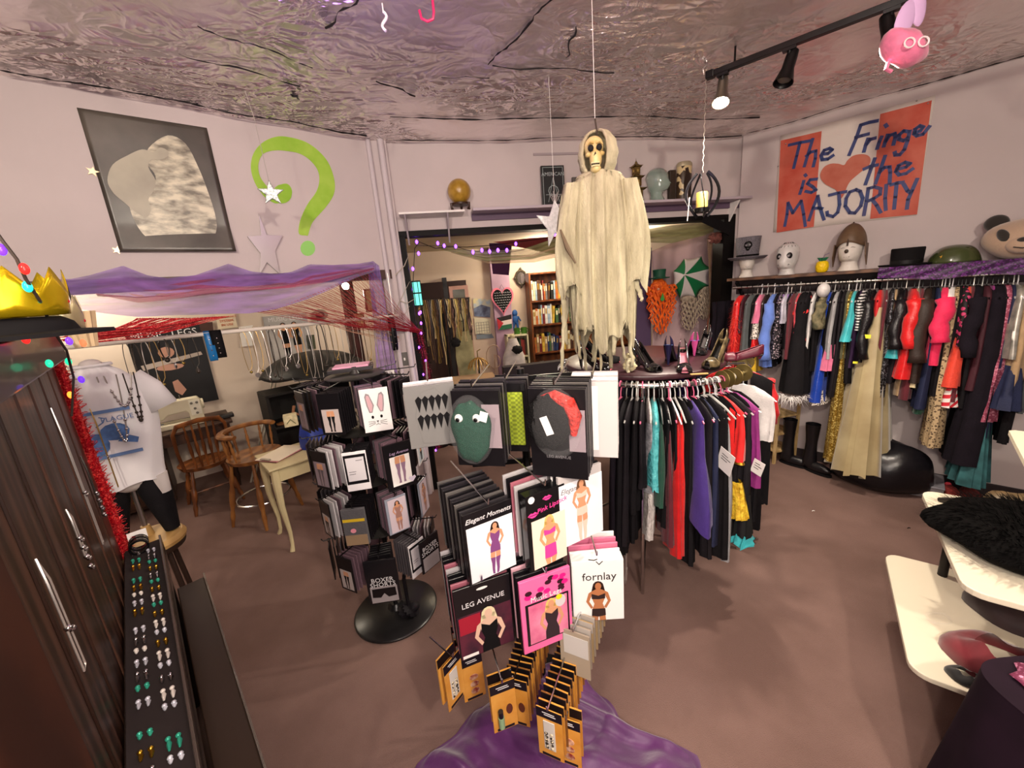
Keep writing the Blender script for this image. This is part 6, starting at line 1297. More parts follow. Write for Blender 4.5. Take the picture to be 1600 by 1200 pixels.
# small orange nail packs and kraft packs low on the rack
org = M('orange_card','#c8862c',.4,col2='#dca04a',scale=10); kraft = M('kraft_card','#a08862',.6); kraftc = M('kraft_in_film','#9a8d7c',.25)
def f_nail(variant,label):
 def g(p,a):
  T = Tm(p,a); root = thing('nail_pack',p,label,'package'); w,h = .088,.205; b = -.012-h
  mb = MB(T); mb.box(-w/2,-.002,b,w/2,.002,-.012); mb.build('card',org,root,smooth=False); mb = MB(T); mb.box(-w/2,-.003,-.050,w/2,-.0015,-.012); mb.build('black_header',dpk,root,smooth=False)
  mb = MB(T); mb.strokes([[(-.022,-.026),(.018,-.026)],[(-.016,-.034),(.022,-.034)]],.003,-.0036,-.0028); mb.build('printed_lines',M('white_ink','#d8d6d8',.5),root,smooth=False)
  mb = MB(T); mb.strokes([[(-.028,b+.008),(.028,b+.008)]],.010,-.003,-.0015); mb.build('footer',dpk,root,smooth=False)
  if variant=='nails':
   mb = MB(T)
   mb.box(-.022,-.0045,b+.035,.018,-.0015,-.060)
   mb.build('blister',M('white_blister','#cfcac2',.3),root,smooth=False,bevel=.002)
   mb = MB(T)
   for i in range(2):
    for j in range(5):mb.ell((-.012+.018*i,-.0055,b+.046+.015*j),(.0065,.003,.006),8,5)
   mb.build('false_nails',M('black_cream_nails','#2c2620',.3,pattern='blotch',scale=160,col2='#cabca0'),root)
  elif variant=='bottle':
   mb = MB(T); mb.tube([(-.016,-.012,b+.03),(-.016,-.012,b+.075)],.011,10); mb.build('green_tube',M('mint_tube','#8fae86',.4),root); mb = MB(T); mb.tube([(-.016,-.012,b+.075),(-.016,-.012,b+.10)],.009,10); mb.build('tube_cap',dpk,root)
   mb = MB(T); mb.prism(ellp(.018,b+.085,.012,.022),-.0032,-.0015); mb.build('face_print',M('dark_face_print','#5a2c1c',.4),root,smooth=False)
  else:
   mb = MB(T)
   for j in range(3):mb.prism(ellp(.004,b+.040+.034*j,.018,.014),-.0034,-.0015)
   mb.build('red_pictures',M('red_brown_print','#8c3020',.4,col2='#d8b090',scale=60),root,smooth=False)
  return root
 return g
def small_stack(px,py,Y,ang,n,sp,fn,mats,desc,w=.088,h=.205,rise=0.03):
 tip = aty(px,py,Y); nrm = Vector((sin(ang),-cos(ang),0)); peg(tip,nrm,n*sp+.05,''); fn(tip-nrm*.006,ang); pr ={}
 for j in range(1,n):
  p = tip-nrm*(.006+sp*j)+Vector((0,0,rise*j/n)); nm,m = mats[j%len(mats)]; lb = f'{nm} card pack queued behind {desc}'
  if nm not in pr:
   root = thing('nail_pack',p,lb,'package',f'{nm} card packs behind {desc}'); mb = MB(Matrix.Translation(p)); mb.box(-w/2,-.003,-.012-h,w/2,.003,-.012); mb.build('card',m,root,smooth=False)
   mb = MB(Matrix.Translation(p)); mb.box(-w/2,-.0045,-.05,w/2,-.0028,-.012); mb.build('header',dpk if 'orange' in nm else M('film_header','#a8a098',.2),root,smooth=False); root.rotation_euler =(0,0,ang); pr[nm] = root
  else:dup(pr[nm],p,ang+rnd.uniform(-.06,.06),lb)
OM =[('orange',org),('orange',org),('brown orange',M('brown_orange_card','#8a5a28',.4))]; KM =[('kraft',kraft),('filmed kraft',kraftc)]
small_stack(856,1108,.98,-.45,15,.024,f_nail('nails','orange card pack of false nails, left of the front pair at the very bottom'),OM,'the front false nail pack')
small_stack(885,1122,1.01,-.40,2,.03,f_nail('pics','orange card pack with three reddish pictures beside the front nail pack'),OM,'the red picture pack')
small_stack(784,1065,1.06,.30,2,.03,f_nail('bottle','orange card pack holding a mint green glue tube'),OM,'the green glue tube pack')
small_stack(803,1060,1.10,-.35,14,.022,f_nail('bottle','orange glue tube pack half hidden behind the mint green one'),OM,'the hidden glue tube pack')
small_stack(706,1026,1.16,.95,2,.03,f_nail('nails','orange nail pack hanging askew alone at the lower left'),OM,'the askew nail pack')
small_stack(735,1025,1.24,.35,6,.03,f_nail('pics','red-brown backed pack behind the lower left nail pack'),[('dark red',M('dark_red_card','#7a2a24',.4)),('brown orange',M('brown_orange_card','#8a5a28',.4))],'the red-brown pack')
def f_kraft(p,a):
 T = Tm(p,a); root = thing('kraft_pack',p,'kraft card pack with printed white slip in clear film, front of the right row','package'); mb = MB(T); mb.box(-.055,-.003,-.20,.055,.003,-.012); mb.build('card',kraftc,root,smooth=False); mb = MB(T); mb.box(-.04,-.005,-.11,.05,-.003,-.03); mb.build('slip',M('grey_slip','#b8b4b0',.4),root,smooth=False); return root
small_stack(896,985,1.12,-.50,18,.026,f_kraft,KM,'the front kraft pack',w=.105,h=.17,rise=.05)
# ================================================================ purple satin round the rack's foot
def satin():
 out =[(-.62,1.02),(-.50,1.32),(-.36,1.46),(-.16,1.58),(.06,1.66),(.26,1.60),(.36,1.44),(.50,1.34),(.62,1.27),(.66,1.10),(.58,.92),(.40,.80),(.1,.74),(-.2,.76),(-.45,.84)]
 out =[(a,b-.10)for a,b in out]; cx,cy = .035,1.14
 def rad(t):
  n = len(out); best = 9
  d =(cos(t),sin(t))
  for i in range(n):
   a,b = out[i],out[(i+1)%n]; ex_,ey = b[0]-a[0],b[1]-a[1]; den = d[0]*ey-d[1]*ex_
   if abs(den)<1e-9:continue
   r =((a[0]-cx)*ey-(a[1]-cy)*ex_)/den; s =((a[0]-cx)*d[1]-(a[1]-cy)*d[0])/den
   if 0<=s<=1 and r>0:best = min(best,r)
  return best
 N = 220
 R =[rad(2*pi*k/N)for k in range(N)]
 def f(u,v):
  k = int(round(u*N))%N; t = 2*pi*k/N; r = R[k]*v*(1+.04*sin(11*t)*v); x = cx+r*cos(t); y = cy+r*sin(t)
  rr = hypot(x-PC.x,y-PC.y); env = min(1,(1-v)*5+.25)
  wx = x+.10*sin(4.1*y+1.3)+.05*sin(9*x-3*y); wy = y+.09*sin(3.7*x+.6)+.04*sin(8*y+5*x)
  z = .012+env*(.034*(.5+.5*sin(31*wy+9*wx))**2.2+.026*(.5+.5*sin(22*wy-15*wx+1.7))**2+.012*(.5+.5*sin(57*wy+20*wx)))+.10*max(0,1-rr/.30)**.8
  if v>.97:z = .006
  return(x,y,z)
 mb = MB(); mb.grid(f,N,40,closeu=True)
 tag(mb.build('satin_cloth',M('purple_satin','#511c58',.5,var=.2,scale=5,sheen=.5,bump=.5,bscale=14),angle=180),'bunched purple satin cloth spread on the carpet around the rack foot','cloth')
satin()
# ================================================================ left side: sewing alcove, drapes, jewellery
def L3(px,py,o):s,z = LW.px(px,py,o); return LW.pt(s,o,z)
def interp(P,t):
 d =[0]
 for a,b in zip(P[:-1],P[1:]):d.append(d[-1]+hypot(b[0]-a[0],b[1]-a[1]))
 x = t*d[-1]
 for i in range(len(P)-1):
  if x<=d[i+1]+1e-9:k =(x-d[i])/max(1e-9,d[i+1]-d[i]); return(P[i][0]+(P[i+1][0]-P[i][0])*k,P[i][1]+(P[i+1][1]-P[i][1])*k)
 return P[-1]
def drape(label,m,top,bot,ot,ob,sag=.04,nu=120,nv=18,name='tulle_drape',amp=.012,fold=26,cat='drape'):
 def f(u,v):
  a = interp(top,u); b = interp(bot,u); A = L3(a[0],a[1],ot); B = L3(b[0],b[1],ob); p = A.lerp(B,v)
  p = p+LW.n*(amp*sin(fold*v+7*u+3*sin(9*u))+.25*amp*sin(60*v+20*u))*sin(pi*min(1,v*1.1+.05)); p.z-=sag*sin(pi*v)*.5+amp*.6*sin(fold*.7*v+11*u)*v
  return p
 mb = MB(); mb.grid(f,nu,nv); return tag(mb.build(name,m,angle=180),label,cat)
tulp = M('purple_tulle','#8a68b4',.6,alpha=.60,var=.3,scale=5,stretch=(1,1,6),sheen=.4); tulr = M('magenta_tulle','#a83a62',.6,alpha=.55,var=.25,scale=5,stretch=(1,1,6),sheen=.3)
topP =[(62,436),(110,436),(140,430),(192,415),(230,430),(262,435),(305,430),(357,412),(392,424),(430,428),(455,425),(483,413),(520,414),(560,412),(583,408)]
botP =[(62,474),(100,478),(150,486),(215,494),(300,494),(390,490),(430,482),(480,466),(520,450),(560,432),(584,424)]
drape('long lilac tulle drape pinned in peaks over the sewing alcove opening',tulp,topP,botP,.03,.30)
drape('magenta tulle layer showing through the lilac drape',tulr,[(150,438),(200,432),(260,440),(330,425),(400,432),(460,430),(484,416),(583,412)],[(150,462),(215,470),(300,462),(390,455),(440,450),(500,440),(540,430),(584,420)],.02,.22,amp=.02)
drape('purple tulle tail falling beside the pipes at the drape end',tulp,[(574,412),(583,408),(592,415)],[(590,598),(606,596),(622,590)],.04,.10,sag=0,nu=16,nv=40,amp=.02,fold=3)
# fringe of red threads gathered towards the door post
cred = M('red_thread','#9c1f2c',.5); cbei = M('beige_thread','#b98a72',.6)
def fringe(label,m,A,C,n,oa,oc,jit,w=.0016):
 mb = MB(); Cc = L3(C[0],C[1],oc)
 for i in range(n):
  a = interp(A,(i+rnd.random()*.6)/n); P0 = L3(a[0],a[1],oa); P1 = Cc+Vector((rnd.uniform(-1,1)*jit,rnd.uniform(-1,1)*jit,rnd.uniform(-1,1)*jit)); md = P0.lerp(P1,.5)-Vector((0,0,rnd.uniform(.01,.05)))
  mb.tube([P0,md,P1],w,4)
 o = mb.build('string_fringe',m,smooth=False); tag(o,label,'string curtain',kind='stuff')
fringe('red string curtain gathered from the drape end down to the door post',cred,[(395,487),(440,478),(500,455),(560,428),(583,420)],(657,518),46,.29,.06,.02)
fringe('red glitter strings running left under the lilac drape to the dark panel',M('red_glitter_thread','#c22030',.3,.4,pattern='sequin',scale=200,col2='#ff7a70'),[(215,497),(260,497),(300,497),(360,494)],(105,528),40,.28,.42,.035,.0024)
fringe('beige strings inside the alcove slanting down to the right',cbei,[(440,484),(520,458),(575,432)],(618,530),30,.20,.03,.05)
# the pole with necklaces
ps0,pz0 = LW.px(60,547,.1); ps1,pz1 = LW.px(622,493,.1); PA = LW.pt(ps0,.1,pz0); PB = LW.pt(ps1,.1,pz1)
root = thing('display_pole',PA,'long white pole across the alcove opening, hung with necklaces','pole')
mb = MB(); mb.tube([PA-(PB-PA)*.05,PB],.014,10); mb.build('pole_tube',M('ivory_pole','#d8cfc4',.4),root)
for t in(.02,.98):
 p = PA.lerp(PB,t); mb = MB(); mb.tube([p,Vector((p.x,p.y,2.10))],.003,5); mb.build('suspension_wire',STEEL,root)
def on_pole(px): # point on the pole seen at this column
 t = min([k/600 for k in range(601)],key=lambda t:abs(proj_x(PA.lerp(PB,t))-px)); return PA.lerp(PB,t)
def px_len(p,py):
 d = ray(proj_x(p),py); t = hypot(p.x,p.y)/hypot(d.x,d.y); return p.z-(EYE.z+t*d.z)
silc = M('silver_chain','#b4aea6',.3,.85); dkc = M('dark_chain','#3a332e',.4,.6); gldc = M('gold_chain','#a98a50',.35,.8)
kinds =[('silver chain necklace with a round pendant',silc,'disc'),('dark cord necklace with a teardrop pendant',dkc,'drop'),('gold chain necklace with a small bead',gldc,'bead'),('black beaded chain',dkc,'beads'),('silver chain necklace with a crystal drop',silc,'crystal')]
def necklace(p,L,kd,label,group,w=.022):
 nm,m,e = kinds[kd]; root = thing('necklace',p,label,'necklace',group); D =(PB-PA).normalized()*w
 n = 10; top = p+Vector((0,0,.017)); loopL =[top]+[p+D*(.5+.5*sin(pi*k/n))+LW.n*.012-Vector((0,0,L*k/n))for k in range(1,n)]+[p+LW.n*.012-Vector((0,0,L))]
 loopR =[p-LW.n*.018-D*0+D*(-.5-.4*sin(pi*k/n))-Vector((0,0,L*k/n))if k<2 else p+LW.n*.006-D*(.5+.4*sin(pi*k/n))-Vector((0,0,L*k/n))for k in range(n,0,-1)]
 mb = MB(); mb.tube(loopL+loopR,.0020 if e!='beads' else .0042,5,closed=True); mb.build('chain',m,root)
 b = p+LW.n*.012-Vector((0,0,L+.015))
 mb = MB()
 if e=='disc':mb.lathe([(0,-.003),(.018,-.002),(.018,.002),(0,.003)],b,14,R=Matrix.Rotation(pi/2,3,'X'))
 elif e=='drop':mb.lathe([(0,-.03),(.013,-.016),(.008,0),(0,.015)],b,10)
 elif e=='bead':mb.ell(b,.010,10,7)
 elif e=='beads':mb.ell(b,.014,10,7)
 else:mb.lathe([(0,-.03),(.009,-.01),(.006,.012),(0,.018)],b,6)
 mb.build('pendant',CHROME if e in('disc','crystal')else(BRASS if e=='bead' else dkc),root); return root
NL =[(193,625,1),(207,655,3),(222,610,0),(236,600,2),(252,560,3),(262,568,4),(275,565,2),(295,575,1),(377,580,2),(386,585,0),(395,578,2),(404,590,4),(413,583,1),(422,592,3),(432,575,0),(442,560,4),(452,570,0),(463,585,2),(474,592,0),(486,600,4),(497,570,3),(508,565,1),(516,560,2),(524,575,4),(533,570,0),(542,560,3),(552,578,4),(560,586,1),(568,560,2),(577,582,0),(586,590,4),(596,585,1),(606,600,0)]
for i,(px,py,kd)in enumerate(NL):
 p = on_pole(px); where = 'before the black MUSIC LEGS poster' if px<300 else('before the grey MUSIC LEGS poster' if 400<px<475 else('left of the grey poster' if px<400 else('mid pole, before the string curtain' if px<560 else 'near the right pole end')))
 necklace(p,max(.12,px_len(p,py)),kd,f'{kinds[kd][0]} on the pole {where}',f'{kinds[kd][0].split(" with")[0]}s {where}')
for i,(px,py)in enumerate(((324,565),(336,560),(610,548))):
 p = on_pole(px); L = px_len(p,py); root = thing('cuff_strap',p,['bright blue strap loop hanging on the pole','wide black strap hanging right of the blue one on the pole','black studded collar buckled round the right pole end'][i],'strap')
 mb = MB(); D =(PB-PA).normalized(); w =(.022,.032,.022)[i]
 mb.grid(lambda u,v:p+D*(w*(v-.5)*2)+LW.n*(.020*cos(2*pi*u))+Vector((0,0,.020-(L/2+.01)*(1-cos(2*pi*u-pi/2*0+pi))/1+0))if False else p+D*(w*(v-.5)*2)+LW.n*(.022*sin(2*pi*u))+Vector((0,0,.018-(L+.018)*(1-cos(2*pi*u))/2)),24,2,closeu=True)
 mb.build('band',[M('blue_satin_strap','#1c6aa8',.3),BLACKM,BLACK][i],root,solid=.003)
 for k in range(4):
  mb = MB(); mb.ell(p+LW.n*.026-Vector((0,0,L*(.2+.2*k))),.005,8,5); mb.build('stud',CHROME,root)
  # ---------------------------------------------------------------- posters and papers on the alcove wall
OW = -2.44
def a_rect(pts,o=OW+.012):P =[LW.px(x,y,o)for x,y in pts]; return P
def flat(name,P,m,root=None,o0=OW+.002,o1=OW+.008,**k):
 mb = MB(LW.T); mb.prism(P,o0,o1); return mb.build(name,m,root,smooth=False,**k)
c = LW.pt(-1.55,OW,1.3); root = thing('poster',c,'black MUSIC LEGS poster with a reclining figure, behind the sewing machine','poster')
P = a_rect([(192,516),(310,503),(341,622),(236,645)]); s0 = min(p[0]for p in P); s1 = max(p[0]for p in P); z0 = min(p[1]for p in P); z1 = max(p[1]for p in P); z0 = .88
flat('sheet',[(s0,z0),(s1,z0),(s1,z1),(s0,z1)],M('poster_black','#0d0c0d',.35),root); W_ = s1-s0; H_ = z1-z0
TT = Matrix.Translation(LW.pt((s0+s1)/2,OW+.010,z1-.10))@Matrix(((LW.d.x,-LW.n.x,0,0),(LW.d.y,-LW.n.y,0,0),(0,0,1,0),(0,0,0,1)))
text_mb('MUSIC LEGS',.105,TT,.001).build('title',M('white_ink','#d8d6d8',.5),root,smooth=False)
for nm,P,m in(('printed_face',ellp(s0+W_*.45,z1-H_*.32,.07,.06),M('poster_skin','#b98a78',.5)),('printed_lace',[(s0+.05,z1-H_*.44),(s1-.05,z1-H_*.36),(s1-.04,z1-H_*.40),(s0+.06,z1-H_*.50)],M('pale_stripe','#b5a8a0',.5)),('printed_shoulder',ellp(s0+W_*.45,z1-H_*.50,.12,.035),M('poster_skin','#b98a78',.5)),('printed_hand',[(s0+W_*.42,z1-H_*.68),(s0+W_*.5,z1-H_*.66),(s0+W_*.58,z1-H_*.80),(s0+W_*.5,z1-H_*.86),(s0+W_*.42,z1-H_*.80)],M('poster_skin','#b98a78',.5))):flat(nm,P,m,root,OW+.008,OW+.010)
c = LW.pt(-.45,OW,1.5); root = thing('poster',c,'grey MUSIC LEGS poster with two models in black, right part of the alcove','poster')
P = a_rect([(410,495),(478,487),(482,563),(418,570)]); s0,s1 = P[0][0],P[1][0]; z1 = P[0][1]; z0 = P[3][1]
flat('sheet',[(s0,z0),(s1,z0),(s1,z1),(s0,z1)],M('poster_grey','#8e8c8e',.4,col2='#c4c0be',scale=2),root)
TT = Matrix.Translation(LW.pt((s0+s1)/2,OW+.010,z1-.05))@Matrix(((LW.d.x,-LW.n.x,0,0),(LW.d.y,-LW.n.y,0,0),(0,0,1,0),(0,0,0,1)))
text_mb('MUSIC LEGS',.075,TT,.001).build('title',M('white_ink','#d8d6d8',.5),root,smooth=False)
for k,x in enumerate((.0,.13)):
 T_l = Matrix.Translation(LW.pt((s0+s1)/2-.05+x,OW+.009,z0+.02))@Matrix(((LW.d.x,-LW.n.x,0,0),(LW.d.y,-LW.n.y,0,0),(0,0,1,0),(0,0,0,1))); lady(T_l,root,(z1-z0)*.82,0,0,0,style='dress' if k else 'body')
P = a_rect([(336,492),(366,489),(368,512),(338,515)]); root = thing('notice',LW.pt(P[0][0],OW,1.7),'yellowish surveillance notice with orange lettering on the alcove wall','sign'); z1 = P[0][1]; z0 = P[3][1]; flat('sheet',[(P[0][0],z0),(P[1][0],z0),(P[1][0],z1),(P[0][0],z1)],M('cream_sheet','#e0d2b8',.6),root)
for i,t in enumerate(('SURVEILLANCE','SYSTEM','IN USE')):
 TT = Matrix.Translation(LW.pt((P[0][0]+P[1][0])/2,OW+.010,z1-.035-.045*i))@Matrix(((LW.d.x,-LW.n.x,0,0),(LW.d.y,-LW.n.y,0,0),(0,0,1,0),(0,0,0,1))); text_mb(t,.032 if i==0 else .04,TT,.0008).build(['heading','line_two','line_three'][i],M('orange_ink','#cc5a2c',.5),root,smooth=False)
for i,(q,lb)in enumerate((([(373,511),(395,508),(397,540),(376,542)],'white earring display card pinned left of the grey poster'),([(478,524),(491,523),(494,545),(481,546)],'small dark picture card pinned right of the grey poster'),([(310,505),(332,503),(334,520),(313,522)],'small brown picture pinned beside the black poster'))):
 P = a_rect(q); flat('card',P,[PAPER,M('dark_green_card','#3c402c',.6),M('brown_card','#4a302a',.6)][i]); tag(COL.objects[-1],lb,'card')if False else tag([o for o in bpy.data.objects if o.name.startswith('card')and o.parent is None and 'label' not in o][-1],lb,'card')
 # eye plaque, dark framed pictures and post
c = L3(500,492,OW+.03); root = thing('eye_plaque',c,'round silver eye-shaped ornament on the alcove wall above the pole','ornament'); RR = LW.T.to_3x3()
mb = MB(); mb.ell(c,(.10,.10,.075),22,12,fn=lambda q:1); mb.build('rim',M('pewter','#8f8a86',.3,.8),root); mb = MB(); mb.ell(c+(EYE-c).normalized()*.07,(.06,.06,.04),16,9); mb.build('pupil',M('dark_red_eye','#4a2028',.2),root)
mb = MB(LW.T); s = LW.px(550,500,-1.6)[0]; mb.box(s-.06,-1.66,0,s+.06,-1.54,2.45); tag(mb.build('wooden_post',M('dark_red_wood','#3a1a18',.5,pattern='wood',scale=5,col2='#54282a'),smooth=False),'dark reddish wooden post standing in the alcove behind the strings','post')
for(q,lb,col)in(([(567,452),(583,450),(585,487),(569,489)],'tall dark-framed picture on the alcove side wall, upper one','#6b3a2c'),([(554,490),(568,489),(569,512),(556,513)],'small red-framed picture below the tall one','#8c3424')):
 P =[LW.px(x,y,-1.45)for x,y in q]; root = thing('framed_picture',LW.pt(P[0][0],-1.45,P[0][1]),lb,'picture'); s0,s1,z0,z1 = P[0][0],P[1][0],P[2][1],P[0][1]
 mb = MB(LW.T); mb.box(s0,-1.47,z0,s1,-1.44,z1); mb.build('frame',M('frame_'+col,col,.4),root,smooth=False,bevel=.004); mb = MB(LW.T); mb.box(s0+.02,-1.441,z0+.02,s1-.02,-1.436,z1-.02); mb.build('print',M('picture_print','#a98a6a',.5,var=.4,scale=20),root,smooth=False)
 # hanging bulb
c = L3(540,447,-.9); root = thing('hanging_bulb',c,'bright bare bulb hanging in the alcove behind the drape','lamp'); mb = MB(); mb.ell(c,.035,16,10); mb.build('bulb',M('lit_bulb','#fff0cf',.3,emit=38.0),root); mb = MB(); mb.tube([c+Vector((0,0,.03)),c+Vector((0,0,.08))],.018,10); mb.build('socket',BLACK,root); mb = MB(); mb.tube([c+Vector((0,0,.08)),(c.x,c.y,2.46)],.004,5); mb.build('cord',BLACK,root)
# ---------------------------------------------------------------- sewing desk, machine, chairs
wood = M('dark_desk_wood','#2e1c14',.4,pattern='wood',scale=5,col2='#4a2e20'); chw = M('honey_wood','#5e3318',.35,pattern='wood',scale=6,col2='#8a5228',coat=.3); chw2 = M('light_honey_wood','#7c4c24',.35,pattern='wood',scale=6,col2='#a06a34',coat=.3)
def turned(mb,a,b,r,n=10):
 a = Vector(a); b = Vector(b); pr =[.7,.8,1.1,.8,1.2,1.3,1.25,.8,1.1,.8,.7,.6]; mb.tube([a.lerp(b,k/(len(pr)-1))for k in range(len(pr))],[r*q for q in pr],n)
def desk():
 root = thing('sewing_desk',LW.pt(-1.8,-1.95,0),'dark wooden sewing desk with drawers and turned legs in the alcove','desk')
 s0,s1,o0,o1 = -2.45,-1.22,-2.38,-1.72
 mb = MB(LW.T); mb.box(s0,o0,.73,s1,o1,.757); mb.build('desktop',wood,root,smooth=False,bevel=.005)
 mb = MB(LW.T); mb.box(s0+.03,o0+.02,.62,s1-.03,o1-.03,.73); mb.build('apron',wood,root,smooth=False)
 mb = MB(LW.T); mb.box(s0+.03,o0+.02,.06,s0+.62,o1-.04,.62); mb.build('drawer_pedestal',wood,root,smooth=False,bevel=.004)
 for k in range(3):
  mb = MB(LW.T); mb.box(s0+.06,o1-.042,.09+.175*k,s0+.59,o1-.025,.245+.175*k); d = mb.build('drawer',M('drawer_front','#3c2418',.4,pattern='wood',scale=6,col2='#563524'),root,smooth=False,bevel=.004); mb = MB(LW.T); mb.ell((s0+.32,o1-.014,.168+.175*k),.014,10,7); mb.build('knob',BRASS,d)
 for o in(o1-.07,o0+.07):mb = MB(LW.T); turned(mb,(s1-.08,o,0),(s1-.08,o,.62),.028); mb.build('leg',wood,root)
 mb = MB(LW.T); mb.tube([(s1-.08,o1-.07,.14),(s1-.08,o0+.07,.14)],.014,8); mb.build('stretcher',wood,root)
desk()
def machine():
 s,z = LW.px(280,655,-1.95); c = LW.pt(s,-1.98,.758); root = thing('sewing_machine',c,'cream white sewing machine standing on the dark desk','sewing machine')
 T = Matrix.Translation(c)@Matrix(((LW.d.x,-LW.n.x,0,0),(LW.d.y,-LW.n.y,0,0),(0,0,1,0),(0,0,0,1)))@Matrix.Rotation(.0,4,'Z'); m = M('cream_plastic','#d5cdb4',.35); g = M('grey_plastic','#6b675e',.4)
 mb = MB(T); mb.box(-.21,-.09,0,.21,.09,.055); mb.build('base',m,root,smooth=False,bevel=.012,bseg=3)
 mb = MB(T); mb.prism([(-.20,.19),(-.20,.11),(-.12,.105),(-.08,.145),(.07,.155),(.09,.13),(.09,.05),(.21,.05),(.21,.25),(.19,.285),(.0,.285),(-.17,.27)],-.06,.055); mb.build('arm_housing',m,root,smooth=False,bevel=.012,bseg=3)
 mb = MB(T); mb.box(.11,-.066,.10,.20,-.058,.26); mb.build('control_panel',M('panel_white','#e4dfce',.4),root,smooth=False,bevel=.002)
 for x,z_ in((.13,.23),(.175,.23),(.15,.17),(.16,.12)):mb = MB(T); mb.lathe([(0,0),(.013,0),(.012,.012),(0,.013)],(x,-.066,z_),14,R=Matrix.Rotation(pi/2,3,'X')); mb.build('dial',g,root)
 mb = MB(T); mb.tube([(-.155,-.01,.11),(-.155,-.01,.06)],.006,8); mb.build('needle_bar',CHROME,root); mb = MB(T); mb.box(-.18,-.03,.055,-.13,.02,.059); mb.build('needle_plate',CHROME,root,smooth=False)
 mb = MB(T); mb.lathe([(.0,0),(.05,0),(.055,.01),(.05,.022),(0,.022)],(.21,0,.20),20,R=Matrix.Rotation(pi/2,3,'Y')); mb.build('handwheel',m,root)
 mb = MB(T); mb.tube([(.05,0,.285),(.05,0,.33)],.004,6); mb.build('spool_pin',g,root)
 s,_ = LW.px(348,650,-1.9); mb = MB(LW.T); mb.box(s-.10,-1.98,.758,s+.10,-1.86,.80); tag(mb.build('pedal_box',M('dark_case','#1e1a18',.4),smooth=False,bevel=.01),'small dark case lying on the desk right of the sewing machine','case')
machine()
def windsor(c,rz,label,m,seat_z=.45,top=.93,stool=False):
 T = Tm(c,rz); root = thing('bar_stool' if stool else 'windsor_chair',c,label,'stool' if stool else 'chair')
 mb = MB(T); mb.grid(lambda u,v:(.22*v*cos(2*pi*u)*(1-.08*sin(2*pi*u)),.21*v*sin(2*pi*u),seat_z+.012*v*v-.0),32,6,closeu=True)
 mb.grid(lambda u,v:(.22*cos(2*pi*u)*(1-.08*sin(2*pi*u))*(1-.1*v),.21*sin(2*pi*u)*(1-.1*v),seat_z+.012-.038*v),32,2,closeu=True)
 mb.grid(lambda u,v:(.198*v*cos(2*pi*u),.19*v*sin(2*pi*u),seat_z-.026),32,2,closeu=True); mb.build('seat',m,root,angle=60)
 for sx in(-1,1):
  for sy in(-1,1):mb = MB(T); turned(mb,(sx*.20*(1 if not stool else 1.05),sy*.19,0),(sx*.13,sy*.12,seat_z-.02),.019); mb.build('leg',m,root)
 if stool:
  mb = MB(T); mb.tube([(.22*cos(k*pi/16),.21*sin(k*pi/16),.22)for k in range(32)],.010,8,closed=True); mb.build('foot_ring',CHROME,root)
  B =[(.21*cos(a),.20*sin(a)+.0,top)for a in[pi*-.12+k*(pi*1.24)/14 for k in range(15)]]
  mb = MB(T); mb.tube([(x,y,z)for x,y,z in B],[.018]+[.022]*13+[.018],8,sx=1.5); mb.build('back_rail',m,root)
  for k in range(1,14,2):x,y,z = B[k]; mb = MB(T); turned(mb,(x*.9,y*.9,seat_z+.01),(x,y,z),.010); mb.build('spindle',m,root)
 else:
  for sx in(-1,1):mb = MB(T); mb.tube([(sx*.165,-.14,.16),(sx*.165,.14,.16)],.010,8); mb.build('stretcher',m,root)
  mb = MB(T); mb.tube([(-.16,0,.16),(.16,0,.16)],.010,8); mb.build('stretcher',m,root)
  H =[(-.18,.15,seat_z),(-.20,.18,seat_z+.2),(-.20,.22,top-.09),(-.16,.235,top-.02),(0,.245,top),(.16,.235,top-.02),(.20,.22,top-.09),(.20,.18,seat_z+.2),(.18,.15,seat_z)]
  mb = MB(T); mb.tube(H,[.014,.014,.018,.026,.028,.026,.018,.014,.014],10,sx=.8); mb.build('bow_back',m,root)
  for k in range(5):x = -.11+.055*k; mb = MB(T); turned(mb,(x*.85,.165,seat_z),(x,.235,top-.03),.012); mb.build('spindle',m,root)
 return root
c = LW.pt(-1.53,-1.52,0); wz = atan2(LW.n.y,LW.n.x)-pi/2
windsor(c,wz+.12,'brown spindle-back wooden chair pushed up to the sewing desk',chw)
c = Vector((-2.38,3.34,0)); windsor(c,1.3,'honey wood bar stool with curved back and chrome foot ring behind the cream table',chw2,seat_z=.62,top=.86,stool=True)
